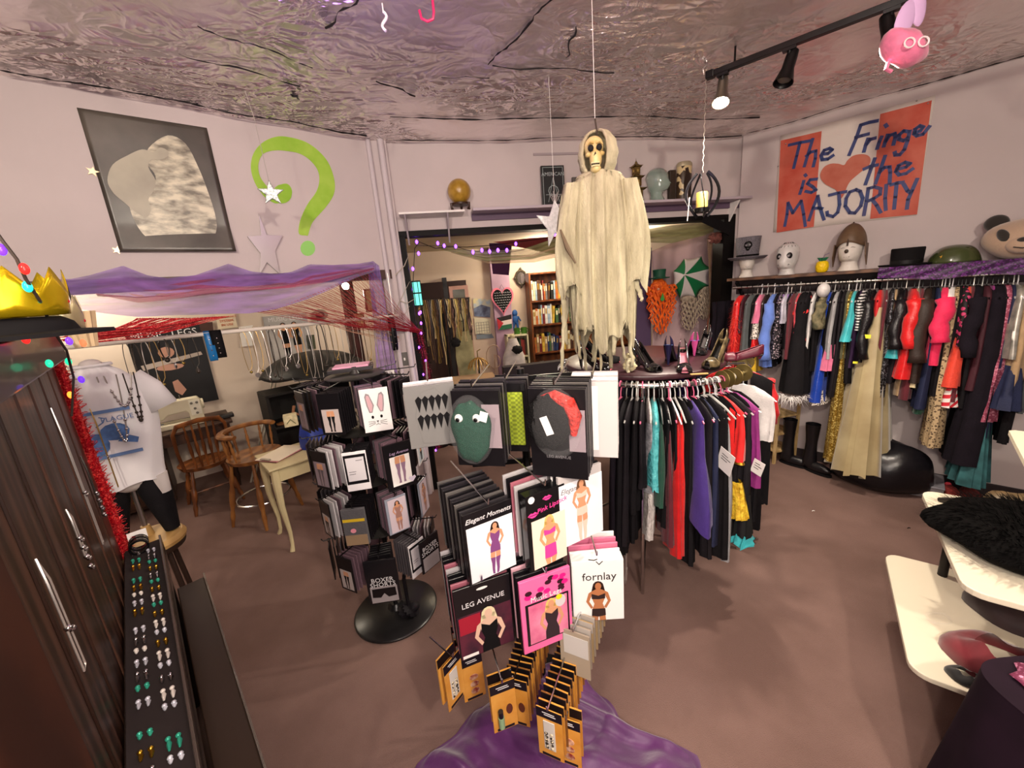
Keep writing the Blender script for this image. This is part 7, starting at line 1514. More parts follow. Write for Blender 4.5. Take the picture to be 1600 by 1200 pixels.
# cream side table
def sidetable():
 A = Vector((-2.16,3.03,0)); B = Vector((-1.85,2.70,0)); u =(B-A).normalized(); v = Vector((-u.y,u.x,0)); l =(B-A).length; d = .62
 root = thing('side_table',B,'cream painted side table with curved legs left of the hosiery spinner','table'); m = M('cream_paint','#cdbf94',.45,var=.06,scale=5)
 T = Matrix(((u.x,v.x,0,A.x),(u.y,v.y,0,A.y),(0,0,1,0),(0,0,0,1)))
 mb = MB(T); mb.box(0,0,.712,l,d,.73); mb.build('tabletop',m,root,smooth=False,bevel=.004)
 mb = MB(T); mb.box(.04,.04,.60,l-.04,d-.04,.712); mb.build('apron',m,root,smooth=False)
 for x,y,sx,sy in((.045,.045,-1,-1),(l-.045,.045,1,-1),(.045,d-.045,-1,1),(l-.045,d-.045,1,1)):
  mb = MB(T); mb.tube([(x,y,.70),(x+sx*.006,y+sy*.006,.60),(x+sx*.012,y+sy*.010,.40),(x-sx*.01,y-sy*.008,.16),(x-sx*.008,y-sy*.004,.05),(x+sx*.006,y+sy*.01,.0)],[.028,.030,.023,.015,.013,.019],8); mb.build('leg',m,root)
 z = .7305
 c = T@Vector((.18,.16,z)); root = thing('clipboard',c,'clipboard with pink and white papers on the cream table','clipboard'); T2 = Tm(c,-.35)
 for k,(cm,dz)in enumerate((('#5c3a26',0),('#d48a94',.006),('#e8dcc4',.012))):mb = MB(T2@Matrix.Rotation(.06*k,4,'Z')); mb.box(-.11,-.15,dz,.11,.15,dz+.005); mb.build(['board','pink_papers','white_papers'][k],M('clip_%d'%k,cm,.6),root,smooth=False)
 mb = MB(T2); mb.box(-.05,-.155,.012,.05,-.135,.026); mb.build('metal_clip',STEEL,root,smooth=False,bevel=.003)
 c = T@Vector((.24,.44,z)); mb = MB(Tm(c,.3));
 mb.grid(lambda a,b:((.14-.08*b**2+.012*sin(8*pi*a+3*b))*cos(2*pi*a),(.11-.06*b+.012*sin(6*pi*a+4*b))*sin(2*pi*a),.27*b**.85*(1+.10*sin(4*pi*a+1)*b)),40,16,closeu=True); mb.ell((0,0,.02),(.13,.10,.02),16,6)
 tag(mb.build('cloth_bag',M('cobalt_nylon','#15379c',.4,var=.2,scale=8)),'slumped cobalt blue bag standing on the cream table','bag')
 c = T@Vector((-.06,.66,.90));
sidetable()
c = fl(456,664,.95); root = thing('paper_box',c,'small cream patterned paper box behind the blue bag on a dark ledge','box'); mb = MB(Tm(c,.5)); mb.box(-.05,-.05,0,.05,.05,.09); mb.build('box_body',M('cream_box_print','#cfc49c',.6,var=.2,scale=30),root,smooth=False,bevel=.003); mb = MB(Tm(c,.5)); mb.strokes([[(-.03,.03),(.0,.06),(.03,.02)]],.006,-.0515,-.050); mb.build('squiggle',M('olive_ink','#5a5a30',.5),root,smooth=False)
# black cupboard with a doll
def cupboard():
 a = fl(424,655,.75); root = thing('black_cupboard',(a.x,a.y,0),'black open cupboard with a doll and trinkets behind the bar stool','cupboard'); T = Tm((a.x,a.y,0),.75); bk = M('black_cupboard_paint','#16120f',.6)
 for z in(.10,.62,.98):mb = MB(T); mb.box(0,0,z,.75,.38,z+.025); mb.build('shelf',bk,root,smooth=False)
 for x in(0,.73):mb = MB(T); mb.box(x-.01,0,0,x+.02,.38,1.0); mb.build('side',bk,root,smooth=False)
 mb = MB(T); mb.box(0,.365,0,.75,.385,1.0); mb.build('back',bk,root,smooth=False)
 d = T@Vector((.34,.14,.645)); r2 = thing('doll',d,'sitting doll in a teal top inside the black cupboard','doll'); sk = M('doll_skin','#c98e6a',.5)
 mb = MB(Tm(d,.5)); mb.ell((0,.02,.10),(.07,.045,.09),16,10); mb.build('top',M('teal_cloth','#28444c',.8),r2); mb = MB(Tm(d,.5)); mb.ell((0,.0,.235),(.045,.045,.052),16,10); mb.tube([(0,.01,.18),(0,.005,.20)],.015,8); mb.build('head',sk,r2); mb = MB(Tm(d,.5)); mb.ell((0,.012,.252),(.052,.048,.045),14,8); mb.build('hair',M('doll_hair','#6b4528',.7),r2)
 for sx in(-1,1):
  mb = MB(Tm(d,.5)); mb.tube([(sx*.07,0,.15),(sx*.09,-.05,.09),(sx*.04,-.10,.07)],[.018,.016,.013],8); mb.tube([(sx*.04,-.10,.07),(sx*.025,-.125,.06)],[.013,.005],6); mb.build('arm',sk,r2); mb = MB(Tm(d,.5)); mb.tube([(sx*.04,0,.03),(sx*.05,-.12,.03)],[.03,.022],8); mb.build('leg',M('teal_cloth','#28444c',.8),r2)
 for k,(x,c_,lb)in enumerate(((.10,'#8a5a34','brown trinket lying left of the doll in the cupboard'),(.20,'#a0643c','tan leather trinket beside the doll in the cupboard'),(.50,'#a8b83a','small yellow-green bottle right of the doll'),(.60,'#6b4a34','dark trinket at the right of the cupboard shelf'))):
  mb = MB(T); mb.lathe([(.0,0),(.03,0),(.032,.02),(.02,.05 if k==2 else .025),(0,.06 if k==2 else .03)],(x,.08,.646),12,sx=1.0 if k==2 else 1.6); tag(mb.build('trinket' if k!=2 else 'bottle',M('trinket_%d'%k,c_,.5)),lb,'trinket' if k!=2 else 'bottle')
  # black umbrella canopy lying on top
 u = T@Vector((.55,.25,1.012)); root = thing('umbrella',u,'big open black umbrella resting on top of the black cupboard','umbrella')
 mb = MB(); mb.grid(lambda a,b:(u.x+.05+.62*sin(b*1.35)*cos(2*pi*a),u.y+.5*sin(b*1.35)*sin(2*pi*a),u.z+.06+.30*cos(b*1.35)**1.0-.02*abs(sin(4*2*pi*a))*b),48,12,closeu=True); mb.build('canopy',M('black_umbrella','#0c0b0d',.55),root,solid=.003); mb = MB(); mb.tube([(u.x+.05,u.y,u.z+.35),(u.x+.05,u.y,u.z+.42)],.006,6); mb.build('ferrule',BLACK,root)
 mb = MB(); mb.tube([(u.x+.05,u.y,u.z+.006),(u.x+.05,u.y,u.z+.35)],.006,6); mb.build('shaft',BLACK,root)
cupboard()
# crutch poles, bags and baskets by the desk
for k,dx in enumerate((0,.05)):
 s_,_ = LW.px(372+5*k,690,-2.1); base = LW.pt(s_,-1.75,0); s2,z2 = LW.px(430+6*k,572,-2.3); top_ = LW.pt(s2,-2.3,z2); mb = MB(); mb.tube([base,top_],.011,8); mb.tube([base.lerp(top_,.55),base.lerp(top_,.58)],.016,8); tag(mb.build('crutch',M('pale_aluminium','#c8c2b4',.35,.6)),['pale aluminium crutch leaning by the desk, left of the pair','pale aluminium crutch leaning by the desk, right of the pair'][k],'crutch')
for(px,py,r,h,col,lb,al)in((372,685,.17,.30,'#a8a69a','pale plastic bag of scraps on the floor right of the desk',1),(408,680,.16,.34,'#c9b0a0','pinkish cream bag bulging behind the stool',1),(398,655,.14,.3,'#b8a08a','beige cloth bundle on the floor near the crutches',1)):
 c = fl(px,py+15,0); mb = MB(); mb.grid(lambda u,v:(c.x+r*cos(2*pi*u)*(1-.45*v**3+.08*sin(6*pi*u+5*v)),c.y+r*sin(2*pi*u)*(1-.45*v**3+.08*sin(10*pi*u)),h*v),30,10,closeu=True); mb.ell((c.x,c.y,h*.86),(r*.7,r*.7,.06),14,6); tag(mb.build('fabric_bag',M('bag_'+col,col,.5,var=.25,scale=20)),lb,'bag')
 # switch plate and door post with purple lights
c = LW.pt(-.0,.0,1.3); q = BW.px(640,560,.052); root = thing('light_switch',BW.pt(-.12,.05,q[1]),'dark grey switch plate on the corner post','switch'); mb = MB(BW.T); mb.box(-.155,.05,q[1]-.06,-.075,.058,q[1]+.06); mb.build('plate',M('dull_plate','#6d6a66',.4,.5),root,smooth=False,bevel=.002); mb = MB(BW.T); mb.box(-.122,.058,q[1]-.012,-.108,.068,q[1]+.012); mb.build('toggle',WHITE,root,smooth=False)
def garland(pts,r,m,label,n=1400,ln=.02,name='tinsel_garland'):
 root = thing(name,pts[0],label,'garland'); P =[Vector(p)for p in pts]; mb = MB(); mb.tube(P,r*.55,8); mb.build('core',m,root)
 mb = MB()
 for i in range(n):
  t = rnd.random()*(len(P)-1); k = int(t); b = P[k].lerp(P[k+1],t-k); d = Vector((rnd.gauss(0,1),rnd.gauss(0,1),rnd.gauss(0,1))).normalized(); e = b+d*r*rnd.uniform(.8,1.5); q = d.cross(Vector((rnd.random(),rnd.random(),1))).normalized()*.0022; mb.add([b-q,b+q,e+q,e-q],[(0,1,2,3)])
 mb.build('tinsel',m,root,smooth=False)['kind'] = 'stuff'; return root
def bulb_string(pts,bulbs,label,cordm,r=.003,emitc='#7a3cf0',es=6,br=.011,cols=None,name='string_lights'):
 root = thing(name,pts[0],label,'string lights'); mb = MB(); mb.tube(pts,r,5); mb.build('cord',cordm,root)
 for i,b in enumerate(bulbs):
  c_,e_ =(cols[i]if cols else(emitc,es)); d = Vector((0,0,-1)); mb = MB(); mb.ell(Vector(b),(br,br,br*1.5),10,7); mb.build('bulb',M('bulb_'+c_,c_,.2,emit=e_),root)
 return root
tin = M('maroon_tinsel','#6a1428',.3,.6,pattern='sequin',scale=160,col2='#c84a6a')
PT =[BW.pt(*(lambda q:(q[0],.06,q[1]))(BW.px(x,y,.06)))for x,y in((655,520),(664,560),(670,600),(676,640),(684,700))]
garland(PT,.045,tin,'maroon tinsel garland wound with purple lights down the opening left post',900)
bulb_string([p+BW.n*.05 for p in PT],[PT[0].lerp(PT[-1],k/9)+BW.n*.055+Vector((.02*(-1)**k,0,0))for k in range(10)],'purple light string running down the tinsel post',BLACK,br=.008)
# ================================================================ near left: dark panel, trays, shirt
CZ = .90
Aa = fl(195,862,CZ); Cn = fl(197,1190,CZ); PD = Vector((Cn.x-Aa.x,Cn.y-Aa.y,0)).normalized(); PN = Vector((-PD.y,PD.x,0))
if PN.dot(EYE-Aa)<0:PN = -PN
PT_ = Matrix(((PD.x,PN.x,0,Aa.x),(PD.y,PN.y,0,Aa.y),(0,0,1,0),(0,0,0,1))) # local: x along the panel towards the camera, y out, z up
def panel():
 root = thing('plank_partition',PT_@Vector((.6,-.05,0)),'tall dark brown plank partition at the left edge of the view','partition')
 pm = M('dark_plank','#2a1810',.38,pattern='wood',scale=4,stretch=(3,3,.5),col2='#4e3226',spec=.5); n = 19; w = 1.9/n
 for i in range(n):
  x = -.0+w*i; mb = MB(PT_); mb.box(x+.003,-.05,0,x+w-.003,-.012+.003*(i%2),1.76); mb.build('plank',pm,root,smooth=False,bevel=.004)
 mb = MB(PT_); mb.box(0,-.058,0,1.9,-.048,1.76); mb.build('backing',pm,root,smooth=False)
 mb = MB(PT_); mb.box(-.02,-.30,1.765,1.9,.03,1.875); mb.build('top_ledge',M('red_brown_ledge','#2c1210',.35,coat=.2),root,smooth=False,bevel=.006)
 # nearer door-like board
 r = ray(75,1030); P = Aa+PN*.012; t =(P-EYE).dot(PN)/r.dot(PN); q = EYE+r*t; x =(q-Aa).dot(PD)
 mb = MB(PT_); mb.box(x,-.04,0,x+.6,.012,1.75); mb.build('door_board',M('red_brown_board','#2c1209',.5,pattern='wood',scale=3,col2='#3e1d10',spec=.3),root,smooth=False,bevel=.004)
panel()
# red glitter garland up the far panel edge
P0 = Aa+Vector((0,0,-.04)); garland([P0+Vector((0,0,.002))+PD*(-.02)+Vector((0,0,.9*k/8))for k in range(9)],.030,M('red_glitter','#c01024',.3,.5,pattern='sequin',scale=180,col2='#ff5a54'),'red glitter garland running up the far edge of the dark partition',1500)
# necklaces hung on the planks
for i,(px,py,L)in enumerate(((70,640,.55),(92,800,.16),(118,715,.28),(135,640,.5),(40,880,.3))):
 r = ray(px,py); P = Aa; t =(P-EYE).dot(PN)/r.dot(PN); q = EYE+r*t; q = q+PN*.012; m =[silc,silc,dkc,gldc,silc][i]
 root = thing('necklace',q,['long thin silver chain hanging on the plank partition high up','silver bead cluster necklace on the plank partition','dark beaded chain low on the plank partition','thin gold chain near the far plank edge','pale crossed chain on the nearest planks'][i],'necklace')
 mb = MB(); mb.tube([q]+[q+PD*.012*(1 if k<6 else-1)+PN*.004-Vector((0,0,L*(k if k<6 else 11-k)/6))for k in range(1,11)],.0022,5,closed=True); mb.build('chain',m,root)
 for k in range(8 if i in(1,2)else 2):mb = MB(); mb.ell(q+PN*.006+PD*(.010*(-1)**k)-Vector((0,0,L*.5+.014*k)),.0065,8,6); mb.build('bead',CHROME,root)
 # jewellery case with earring pairs
def jcase():
 root = thing('jewellery_case',PT_@Vector((.6,.08,0)),'long narrow dark jewellery tray case with glass edge below the partition','display case'); dk = M('case_dark_wood','#1d1411',.3,coat=.3)
 w = .125; mb = MB(PT_); mb.box(-.0,-.005,CZ-.10,1.5,w,CZ-.004); mb.build('tray_body',dk,root,smooth=False,bevel=.003)
 mb = MB(PT_); mb.box(0,.0,CZ-.004,1.5,w-.008,CZ); mb.build('tray_lining',M('chocolate_velvet','#241a19',.9),root,smooth=False)
 mb = MB(PT_); mb.box(0,w-.008,CZ-.05,1.5,w,CZ+.020); mb.build('edge_rail',M('edge_steel','#6e625c',.25,.7),root,smooth=False,bevel=.002)
 mb = MB(PT_); mb.box(.1,w+.0,.10,1.5,w+.10,CZ-.22); mb.build('lower_cabinet',M('lower_case_wood','#2e2119',.3),root,smooth=False,bevel=.004)
 mb = MB(PT_); mb.box(.1,w+.10,.14,1.5,w+.106,CZ-.20); mb.build('glass_front',M('smoked_glass','#6a655c',.06,alpha=.4,spec=.8),root,smooth=False)
 for x in(.02,1.4):mb = MB(PT_); mb.box(x,.01,0,x+.04,w-.01,CZ-.10); mb.build('leg',dk,root,smooth=False)
 rows = 21; kinds_ =['silver','gold','crystal','green','pearl']
 for i in range(rows):
  x = .08+.058*i
  for j,y in enumerate((.035,.085)):
   if rnd.random()<.12:continue
   kd = kinds_[(i*3+j*2+(i//4))%5]; q = PT_@Vector((x+.012*(j),y,CZ+.001)); m ={'silver':CHROME,'gold':GOLD,'crystal':M('crystal','#dcdce6',.1,.4),'green':M('green_crystal','#3aa58a',.15,.3),'pearl':M('pearl','#d8cfc6',.25)}[kd]
   nm ={'silver':'silver','gold':'gold','crystal':'clear crystal','green':'green crystal','pearl':'pearl'}[kd]; end = 'far end' if i<7 else('middle' if i<14 else 'near end')
   e = thing('earring_pair',q,f'pair of {nm} earrings on the tray case, {end}','earrings',f'{nm} earring pairs at the {end} of the tray')
   for s in(-1,1):
    mb = MB(PT_); cx,cy = x+.012*j+s*.004,y+s*.0095; L = .014+.020*((i*7+j)%3)/2
    mb.ell((cx,cy,CZ+.007),(.006,.006,.006),8,6); mb.tube([(cx,cy,CZ+.005),(cx+L*.5,cy+.001,CZ+.006),(cx+L,cy,CZ+.004)],[.0025,.0055,.0022],6); mb.build('earring',m,e)
 for i in range(7):
  q = PT_@Vector((.018+.011*i,.052,CZ+.031)); mb = MB(); mb.tube([q+PN*(.030*cos(a))+Vector((0,0,.030*sin(a)))for a in[k*pi/10 for k in range(20)]],.0038,6,closed=True); tag(mb.build('bangle',[M('black_enamel','#121014',.15,.3),CHROME,dkc][i%3]),['black enamel bangle','silver bangle','dark metal bangle'][i%3]+' in the row at the far end of the tray','bangle',['black enamel bangles','silver bangles','dark metal bangles'][i%3])
 mb = MB(PT_@Matrix.Translation((-.01,.05,CZ+.05))@Matrix.Rotation(-.5,4,'Y')); mb.box(-.001,-.03,-.02,.001,.035,.02); tag(mb.build('price_card',PAPER,smooth=False),'little white price card behind the bangles','card')
jcase()
q = fl(318,1020,.3); mb = MB(); mb.lathe([(0,0),(.055,0),(.06,.02),(.05,.035),(0,.036)],(q.x-.02,q.y,.0),20); tag(mb.build('door_stop',M('brown_foot','#5c4a3c',.5)),'small round brown foot beside the tray case on the carpet','foot')
# hat with gold crowns on the ledge
def crowns():
 def lp(px,py,z):q = fl(px,py,z); return q
 r = ray(20,470); x = .62; c = PT_@Vector((x,-.12,1.801))
 c = aty(14,480,.88); c = Vector((c.x,c.y,1.876)); root = thing('black_hat',c,'round black felt hat on the partition ledge at the left edge','hat')
 s = 1.0; mb = MB(); mb.lathe([(0,.045),(.07,.043),(.088,.03),(.092,.02),(.095,.012),(.15,.008),(.152,0),(0,0)],c,36); mb.build('felt',blackfelt,root,angle=60)
 def crown(c,r,h,m,lb,n=8,tilt=0):
  root = thing('gold_crown',c,lb,'crown'); mb = MB(Tm(c,.2,tilt)); N = n*8
  mb.grid(lambda u,v:(r*(1+.10*v)*cos(2*pi*u),r*(1+.10*v)*sin(2*pi*u),v*(h*.45+h*.55*abs(((u*n)%1)-.5)*2)),N,4,closeu=True); mb.build('band',m,root,solid=.0015)
  for k in range(n):
   a = 2*pi*k/n; mb = MB(Tm(c,.2,tilt)); mb.ell((r*1.03*cos(a+pi/n),r*1.03*sin(a+pi/n),h*.28),.005,8,5); mb.build('jewel',[M('red_gem','#c01830',.1),M('green_gem','#20a870',.1)][k%2],root)
 crown(c+Vector((0,0,.046)),.086,.10,M('gold_foil_crown','#d8b818',.25,.75),'shiny gold foil crown sitting on the black hat')
 q = aty(84,478,1.12); crown(Vector((q.x,q.y,1.877)),.045,.10,M('pale_gold_foil','#cfc39a',.2,.6),'smaller pale silver-gold paper crown right of the gold crown',6)
crowns()
# coloured string lights at the left
def pq(px,py,Y):return aty(px,py,Y)
cpts =[pq(-15,350,.80),pq(5,378,.80),pq(26,405,.81),pq(40,436,.82),pq(62,470,.86),pq(85,520,.95),pq(104,548,1.1),pq(115,590,1.2),pq(112,650,1.2)]
bl =[((2,390,.80),'#5a2ad0',5),((38,420,.81),'#e0201c',4),((43,448,.83),'#1fc0a0',4),((108,533,1.1),'#5a2ad0',5),((107,565,1.16),'#1fb080',4),((127,593,1.2),'#4a20c0',5),((110,617,1.22),'#ff7a28',6),((130,536,1.18),'#ff5a38',5),((40,530,.95),'#e0201c',3),((77,568,1.05),'#1fb080',4)]
bulb_string(cpts,[pq(*b[0])for b in bl],'string of coloured bulbs hanging from the upper left past the crown',M('dark_cord','#3b3028',.7),br=.0075,cols=[(b[1],b[2]*.35)for b in bl])
# dress form with the white T-shirt
def shirt():
 c0 = aty(165,640,2.0); cx,cy = c0.x,c0.y; T = Tm((cx,cy,0),.62); root = thing('dress_form',(cx,cy,1.0),'dress form stand with wooden foot wearing a white printed T-shirt and black leggings','mannequin')
 r_ = ray(236,850); zf = EYE.z+hypot(cx,cy)/hypot(r_.x,r_.y)*r_.z
 top = aty(165,570,2.0).z; hem = aty(195,752,2.0).z
 def ring(u,v):
  t = 2*pi*u; z = top-(top-hem)*v; w =[.09,.235,.245,.235,.24,.25][min(5,int(v*5))]
  k = v*12; w = .055+(.175-.055)*min(1,v/.12)**.7 if v<.12 else .175+.02*sin(5*(v-.12)); d = .05+.06*min(1,v/.15)
  e = .006*sin(7*t+5*v)*min(1,v*2)+.004*sin(13*t+9*v)
  return(w*cos(t)*(1+e*3),d*sin(t)+e,z-(.05*abs(cos(t))**2*(1 if v<.2 else 0)*min(1,v/.1))+(.01*sin(4*t)if v>.97 else 0))
 wt = M('white_tshirt','#d9d6d8',.85,bump=.2,bscale=12,sheen=.2)
 mb = MB(T); mb.grid(ring,60,30,closeu=True); sh = mb.build('tshirt',wt,root,angle=150)
 for sx in(-1,1):mb = MB(T); mb.tube([(sx*.13,0,top-.09),(sx*.185,-.01,top-.16),(sx*.225,-.02,top-.27)],[.062,.068,.072],16,sx=.75); mb.build('sleeve',wt,root,angle=150)
 mb = MB(T); mb.tube([(.075*cos(a),.055*sin(a),top+.002)for a in[k*pi/10 for k in range(20)]],.008,6,closed=True); mb.build('collar',wt,root)
 bp = M('faded_blue_print','#5f7ba8',.8); X = T@Matrix.Translation((0,-.117,0))
 H = top-hem; zc = lambda f:top-H*f
 mb = MB(X); mb.box(-.11,-.004,zc(.36),.11,.002,zc(.335)); mb.build('print_bar',bp,sh,smooth=False); mb = MB(X); mb.box(-.11,-.004,zc(.72),.11,.002,zc(.695)); mb.build('print_bar',bp,sh,smooth=False)
 mb = MB(X); mb.prism(ellp(.03,zc(.52),.055,.045),-.003,.002); mb.prism(ellp(-.05,zc(.60),.05,.06),-.0035,.0015); mb.prism([(.06,zc(.55)),(.11,zc(.60)),(.10,zc(.64)),(.03,zc(.60))],-.0035,.001); mb.build('print_picture',M('blue_picture','#4a6a9c',.8,var=.3,scale=30),sh,smooth=False)
 text_mb('PLAGUE',.034,X@Matrix.Translation((.055,-.0036,zc(.415))),.0006).build('print_text',bp,sh,smooth=False); text_mb('AL',.034,X@Matrix.Translation((-.075,-.0036,zc(.415))),.0006).build('print_text',bp,sh,smooth=False)
 mb = MB(X); mb.tube([(-.03,-.003,zc(.46)),(.0,-.003,zc(.43)),(.01,-.003,zc(.40)),(-.01,-.003,zc(.385))],.003,5); mb.build('print_tail',bp,sh)
 mb = MB(T); mb.ell((0,0,hem+.04),(.135,.09,.10),24,12); mb.build('hip_form',M('form_white','#cfc8c4',.6),root)
 for sx in(-1,1):mb = MB(T); mb.tube([(sx*.075,0,hem+.02),(sx*.09,0,hem-.10),(sx*.10,-.01,hem-.20),(sx*.11,-.01,zf+.06)],[.075,.07,.055,.035],14); mb.build('legging',F('blk'),root)
 mb = MB(T); mb.tube([(.12,-.03,hem+.01),(.13,-.035,hem-.10)],[.045,.03],10); mb.build('white_pocket',M('form_white','#cfc8c4',.6),root)
 mb = MB(T); mb.tube([(0,0,hem),(0,0,zf+.05)],.012,8); mb.build('stand_pole',STEEL,root)
 mb = MB(T); mb.lathe([(0,0),(.16,0),(.165,.02),(.15,.045),(.03,.06),(.02,.12),(0,.12)],(0,0,zf),30); mb.build('wooden_foot',M('pine_foot','#b08a50',.5,pattern='wood',scale=6,col2='#caa468'),root)
 r2 = thing('round_stool',(cx,cy,0),'dark round stool carrying the dress form behind the partition','stool'); mb = MB(T); mb.lathe([(0,zf-.035),(.15,zf-.035),(.155,zf-.02),(.15,zf-.001),(0,zf-.001)],(0,0,0),28); mb.build('seat',M('dark_stool','#2a1a12',.5),r2)
 for k in range(4):a = pi/4+k*pi/2; mb = MB(T); mb.tube([(.15*cos(a),.15*sin(a),0),(.10*cos(a),.10*sin(a),zf-.03)],.014,8); mb.build('leg',M('dark_stool','#2a1a12',.5),r2)
 mb = MB(T); mb.ell((0,0,top+.005),(.045,.04,.03),14,8); mb.build('neck_cap',M('form_white','#cfc8c4',.6),root)
 for k,(x,L,w,m_,lb)in enumerate(((.06,.34,.035,silc,'silver bead chain with rings over the white T-shirt'),(.14,.25,.02,dkc,'dark studded chain hanging over the T-shirt shoulder'),(.10,.16,.05,silc,'short silver chain at the T-shirt collar'))):
  z_ = top-.01; pts =[(x-w+2*w*t_,-.09-.045*sin(pi*t_),z_-.04-L*sin(pi*t_)**.8)for t_ in[q/14 for q in range(15)]]; r_ = thing('necklace',T@Vector(pts[0]),lb,'necklace'); mb = MB(T); mb.tube(pts,.003,5); mb.build('chain',m_,r_)
  for q in range(2,13):mb = MB(T); mb.ell(pts[q],.0075,8,6); mb.build('bead',CHROME if m_ is silc else dkc,r_)
shirt()
# gilt cup shaped ornament above the shirt
c = aty(122,500,1.5); root = thing('tassel_fan',c,'bunch of pale folded paper tassels above the T-shirt','ornament'); mb = MB(Tm(c,.5)); mb.grid(lambda u,v:((.028+.022*v+.003*(-1)**int(u*24))*cos(2*pi*u),(.028+.022*v+.003*(-1)**int(u*24))*sin(2*pi*u),-.10+.13*v),24,6,closeu=True); mb.build('pleated_cup',M('pale_pleat','#cbb08a',.5),root,smooth=False,solid=.002); mb = MB(); mb.tube([c+Vector((0,0,-.1)),c+Vector((.0,0,.15))],.003,5); mb.build('cord',dkc,root)
# ================================================================ seen through the back opening
def B3(px,py,o):s,z = BW.px(px,py,o); return BW.pt(s,o,z)
BR3 = Matrix(((BW.d.x,-BW.n.x,0,0),(BW.d.y,-BW.n.y,0,0),(0,0,1,0),(0,0,0,1)))
def BT_(p):return Matrix.Translation(Vector(p))@BR3
def swag(label,m,top,bot,ot,ob,cat='drape',amp=.012,nu=90,nv=14,fold=20,name='gauze_swag'):
 def f(u,v):
  a = interp(top,u); b = interp(bot,u); p = B3(a[0],a[1],ot).lerp(B3(b[0],b[1],ob),v)
  return p+BW.n*(amp*sin(fold*v+5*u))*sin(pi*min(1,v+.08))
 mb = MB(); mb.grid(f,nu,nv); return tag(mb.build(name,m,angle=180),label,cat)
gz = M('olive_gauze','#8a8a58',.7,alpha=.72,var=.25,scale=5,stretch=(1,1,8)); gz2 = M('beige_gauze','#b8a07c',.7,alpha=.6,var=.2,scale=5,stretch=(1,1,8))
swag('olive green and beige gauze swag under the black lintel, left half',gz,[(690,386),(760,393),(820,388),(880,368)],[(690,390),(760,408),(830,405),(885,392)],-.16,-.20)
swag('pale beige gauze layer under the left olive swag',gz2,[(705,392),(770,400),(830,398),(885,380)],[(705,395),(765,412),(835,410),(888,398)],-.18,-.24)
swag('olive green gauze swag under the black lintel, right half',gz,[(985,362),(1050,352),(1110,346),(1130,348)],[(985,378),(1050,380),(1100,368),(1128,356)],-.16,-.20)
swag('red cloth pinned flat under the back room ceiling',M('red_ceiling_cloth','#a02438',.8),[(770,378),(830,372),(890,368)],[(890,402),(895,402),(900,402)],-.3,-1.5,name='ceiling_cloth')
swag('purple cloth strip hanging from the back room ceiling',M('purple_ceiling_cloth','#5c2c66',.8),[(764,380),(800,380)],[(770,428),(795,430)],-.9,-1.6,name='ceiling_cloth')
# purple light string across the opening
S1 =[(645,470),(646,430),(648,388),(655,378),(680,388),(700,386),(730,386),(770,383),(810,378),(840,374),(880,366)]
S2 =[(650,384),(690,384),(712,385),(740,394),(765,390),(795,394),(820,390)]
bulb_string([B3(x,y,-.10)for x,y in S1],[B3(x,y,-.09)for x,y in((651,378),(684,380),(694,384),(712,385),(806,381),(867,366),(645,420),(646,452),(654,396))],'purple light string framing the upper left of the opening',BLACK,br=.012,es=8)
bulb_string([B3(x,y,-.12)for x,y in S2],[B3(x,y,-.11)for x,y in((739,394),(753,391),(765,393),(778,391),(792,391))],'lower purple light string sagging across the opening',M('brown_cord','#4a3a2c',.6),br=.013,es=8)
bulb_string([B3(x,y,-.05)for x,y in((652,462),(653,500),(655,540),(662,590),(668,640))],[B3(x,y,-.05)for x,y in((652,476),(655,490),(658,505),(657,488))],'purple light string hanging beside the teal lantern',BLACK,br=.010,es=8)
c = B3(652,458,.05); root = thing('stained_lantern',c,'small teal stained-glass lantern hanging on the left opening post','lantern'); mb = MB(); mb.lathe([(.032,-.11),(.034,-.10),(.034,.09),(.032,.10)],c,6); mb.build('teal_panes',M('teal_lit_glass','#5ab8a8',.2,emit=1.2),root,smooth=False)
for z in(-.11,0,.10):mb = MB(); mb.lathe([(.034,-.006),(.040,-.006),(.040,.006),(.034,.006)],c+Vector((0,0,z)),6); mb.build('frame_band',BLACK,root,smooth=False)
for k in range(6):a = k*pi/3; mb = MB(); mb.tube([c+Vector((.037*cos(a),.037*sin(a),-.11)),c+Vector((.037*cos(a),.037*sin(a),.10))],.003,4); mb.build('frame_rib',BLACK,root)
# bare silver twigs by the corner
p0 = BW.pt(-.05,.06,BW.px(625,470,.06)[1]); root = thing('twig_branch',p0,'bare silvery twigs fixed at the corner post','branch')
for L_ in([(612,500),(625,470),(640,440)],[(625,470),(636,474),(650,466)],[(620,482),(632,492),(640,478)],[(618,430),(632,415),(640,395)]):
 mb = MB(); mb.tube([B3(x,y,.10)for x,y in L_],[.005,.004,.0015],5); mb.build('twig',M('silver_bark','#b0a498',.5),root)
 # jewellery stand and chains near the mirror
JO = -1.2
pA = B3(652,470,JO); pB = B3(734,466,JO)
root = thing('jewellery_stand',(pA.x,pA.y,0),'black jewellery stand with a crossbar crowded with chains, beyond the opening','jewellery stand')
mb = MB(); mb.tube([pA,pB],.012,8); mb.build('crossbar',M('dark_bar','#3b332e',.5),root)
for t in(.06,.45):q = pA.lerp(pB,t); mb = MB(); mb.tube([(q.x,q.y,0),(q.x,q.y,q.z+.02)],.014,8); mb.build('upright',BLACK,root); mb = MB(); mb.lathe([(0,0),(.14,0),(.14,.015),(0,.02)],(q.x,q.y,0),20); mb.build('foot',BLACK,root)
chm =[M('tan_beads','#8a6a3c',.4,.4),M('cream_beads','#c8b486',.4,.2),M('brown_beads','#4a2c1c',.4),M('brass_beads','#a08a4a',.3,.7),M('dark_beads','#1c1614',.3)]; chn =['tan','cream','brown','brass','dark']
